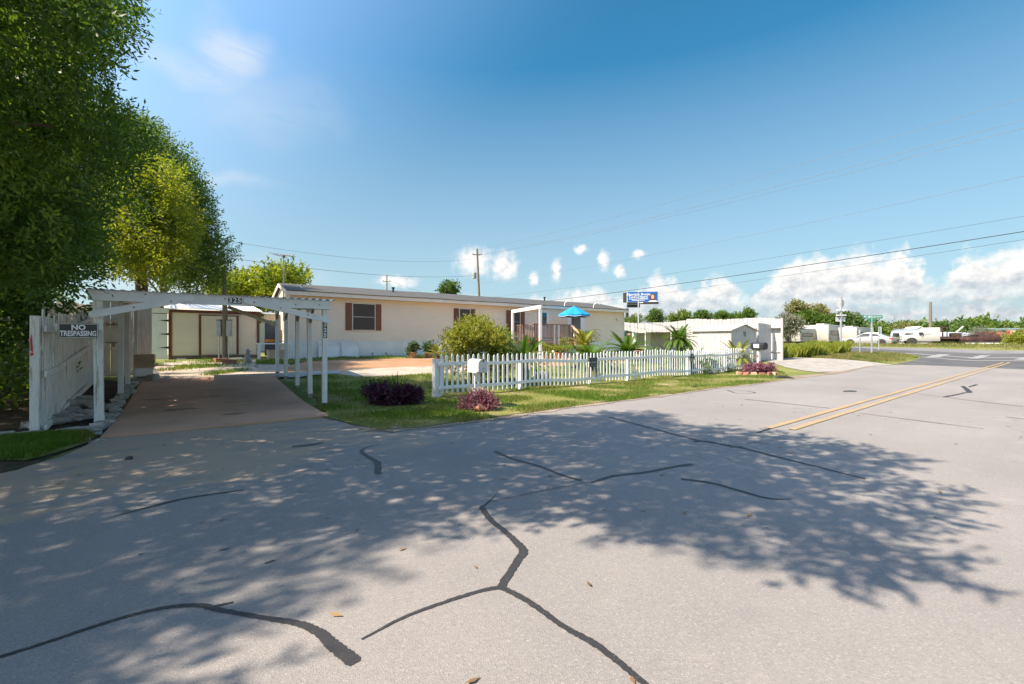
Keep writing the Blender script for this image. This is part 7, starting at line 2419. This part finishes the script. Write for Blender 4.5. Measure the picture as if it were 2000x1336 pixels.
# scrub across the road, right of frame and behind, closes the view from other positions
# ------------------------------------------------------------------ overhead wires
def wire(label, a, b, sag, r, mat, n=28):
    a, b = Vector(a), Vector(b)
    pts = []
    for i in range(n + 1):
        t = i / n
        p = a.lerp(b, t)
        p.z -= sag * 4 * t * (1 - t)
        pts.append(p)
    o = MB().tube(pts, r, 5, False).build('overhead_wire', mat, None)
    return tag(o, label, 'wire')
P2 = Vector((30.5, 11.5))
p2 = thing('utility_pole', 'utility pole carrying the wires, standing outside the right edge', 'pole', (P2.x, P2.y, hgt(P2.x, P2.y)))
MB().tube([(0, 0, -.5), (0, 0, 12.6)], [.18, .12], 12).build('shaft', 'pole_wood', p2, smooth=True)
MB().box(-.06, .06, -.9, .9, 11.2, 11.32).build('crossarm', 'pole_wood', p2)
hx_ = P1x - .042 * P1h
top = P1z + P1h
W1_ = [('highest thin wire in the upper right sky', top - .1, 13.0, .7, .011, 'wire_pale'), ('upper of two close wires below the highest one', top - .75, 11.9, .7, .012, 'wire_pale'),
       ('lower of two close wires below the highest one', top - .8, 11.5, .75, .012, 'wire_pale'), ('faint wire between the close pair and the thick cable', top - 4.2, 9.6, .7, .010, 'wire_pale'),
       ('thin wire just above the thick black cable', top - 6.0, 7.6, .5, .007, 'wire_dark'), ('thick black cable crossing the clouds on the right', top - 7.2, 7.0, .45, .020, 'wire_dark'), ('thin wire running right below the thick black cable', top - 8.0, 6.75, .45, .008, 'wire_dark')]
for lab, za, zb_, sg, rr, mt in W1_:
    wire(lab, (hx_ + .2, 55, za), (P2.x, P2.y, zb_), sg, rr, mt)
# leftwards to the service pole, the distant pole and the trees
sp_ = Vector((pp.x - .38, pp.y, pp.z + 4.25))
wire('thin service wire sagging from the tall pole to the left tree', (hx_ - .2, 55, top - 3.2), W(395, 496, 24), .6, .012, 'wire_dark')
wire('faint upper wire sagging over the mobile home roof', (hx_ - .2, 55, top - 1.2), W(395, 462, 26), .8, .010, 'wire_pale')
wire('short wire from the tall pole to the distant crossarm pole', (hx_, 55, top - 6.8), W(755, 545, 92), .5, .016, 'wire_dark')
for i, (px_, py_, Y, lab) in enumerate([(40, 90, 6.5, 'highest of the wires dropping from the left tree to the service pole'), (60, 250, 8, 'second of the wires dropping from the left tree to the service pole'), (120, 330, 9, 'third of the wires dropping from the left tree to the service pole'), (200, 470, 13, 'lowest of the wires dropping from the left tree to the service pole')]):
    wire(lab, W(px_, py_, Y), (sp_.x, sp_.y, sp_.z - .17 * i), .35, .008, 'wire_pale')
# ------------------------------------------------------------------ small wear and litter
r_ = np.random.default_rng(9)
pts = []
while len(pts) < 260:
    if r_.random() < .55:
        u_, v_ = r_.uniform(-4, 22), r_.uniform(7.2, 8.8)
    else:
        u_, v_ = r_.uniform(-5, 12), r_.uniform(.5, 7.5)
    x_, y_ = UX * u_ - UY * v_, UY * u_ + UX * v_
    if y_ > 1.2:
        pts.append((x_, y_, hgt(x_, y_) + .018))
P_ = np.array(pts)
n_ = len(P_)
a_ = r_.uniform(0, 2 * np.pi, n_)
L_ = r_.uniform(.02, .05, n_)[:, None]
d_ = np.stack([np.cos(a_), np.sin(a_), r_.uniform(-.1, .35, n_)], 1) * L_
s_ = np.stack([-np.sin(a_), np.cos(a_), r_.uniform(-.2, .2, n_)], 1) * L_ * .35
Vq = np.stack([P_ - d_, P_ + s_, P_ + d_, P_ - s_], 1)
Vq[..., 2] = np.maximum(Vq[..., 2], P_[:, None, 2] - .004)
leafy('dead_leaf', (0.16, 0.085, 0.035), (0.30, 0.19, 0.09), None, 0.1)
tag(obj('fallen_leaves', quads_mesh('fallen_leaves', Vq), 'dead_leaf'), 'brown fallen leaves scattered over the road and its edge', 'leaf litter', kind='stuff')
# control joints and tyre marks on the driveway slab
for t in (2.2, 4.5):
    a, b = FRL + RV * t, FRR + RV * t
    strip('control_joint', [a, a.lerp(b, .5), b], 0.012, 'crack_tar', 0.0335, slab, 8, .1, 3)
for px_, py_, rr in ((350, 803, .26), (455, 812, .20), (300, 783, .16), (420, 776, .13)):
    c = G(px_, py_)
    q_ = random.Random(int(px_))
    pl = []
    for j in range(14):
        an = 2 * math.pi * j / 14
        w_ = c.xy + Vector((FRR - FRL).normalized() * math.cos(an) * rr * q_.uniform(.7, 1.3) + RV * math.sin(an) * rr * .45 * q_.uniform(.7, 1.3))
        pl.append((w_.x, w_.y, hgt(w_.x, w_.y) + .0345))
    MB().add(pl, [tuple(range(14))]).build('oil_stain', 'oil_stain', slab)
# vertical laps where the siding lengths meet, and an eave gutter with downpipe
for x in (3.66 * i + .9 for i in range(6)):
    for z0, z1 in ((ZS, ZS + 1.1), (ZS + 1.1, ZE)):
        xx = x + (1.7 if z0 == ZS else 0)
        MB().box(xx, xx + .012, -.0185, -.016, z0, z1 - .01).build('siding_lap', 'cream_trim', home)
MB().tube([(HL - .05, -.06, ZE - .05), (HL - .05, -.06, .1)], .035, 8).build('downpipe', 'white_vinyl', home)
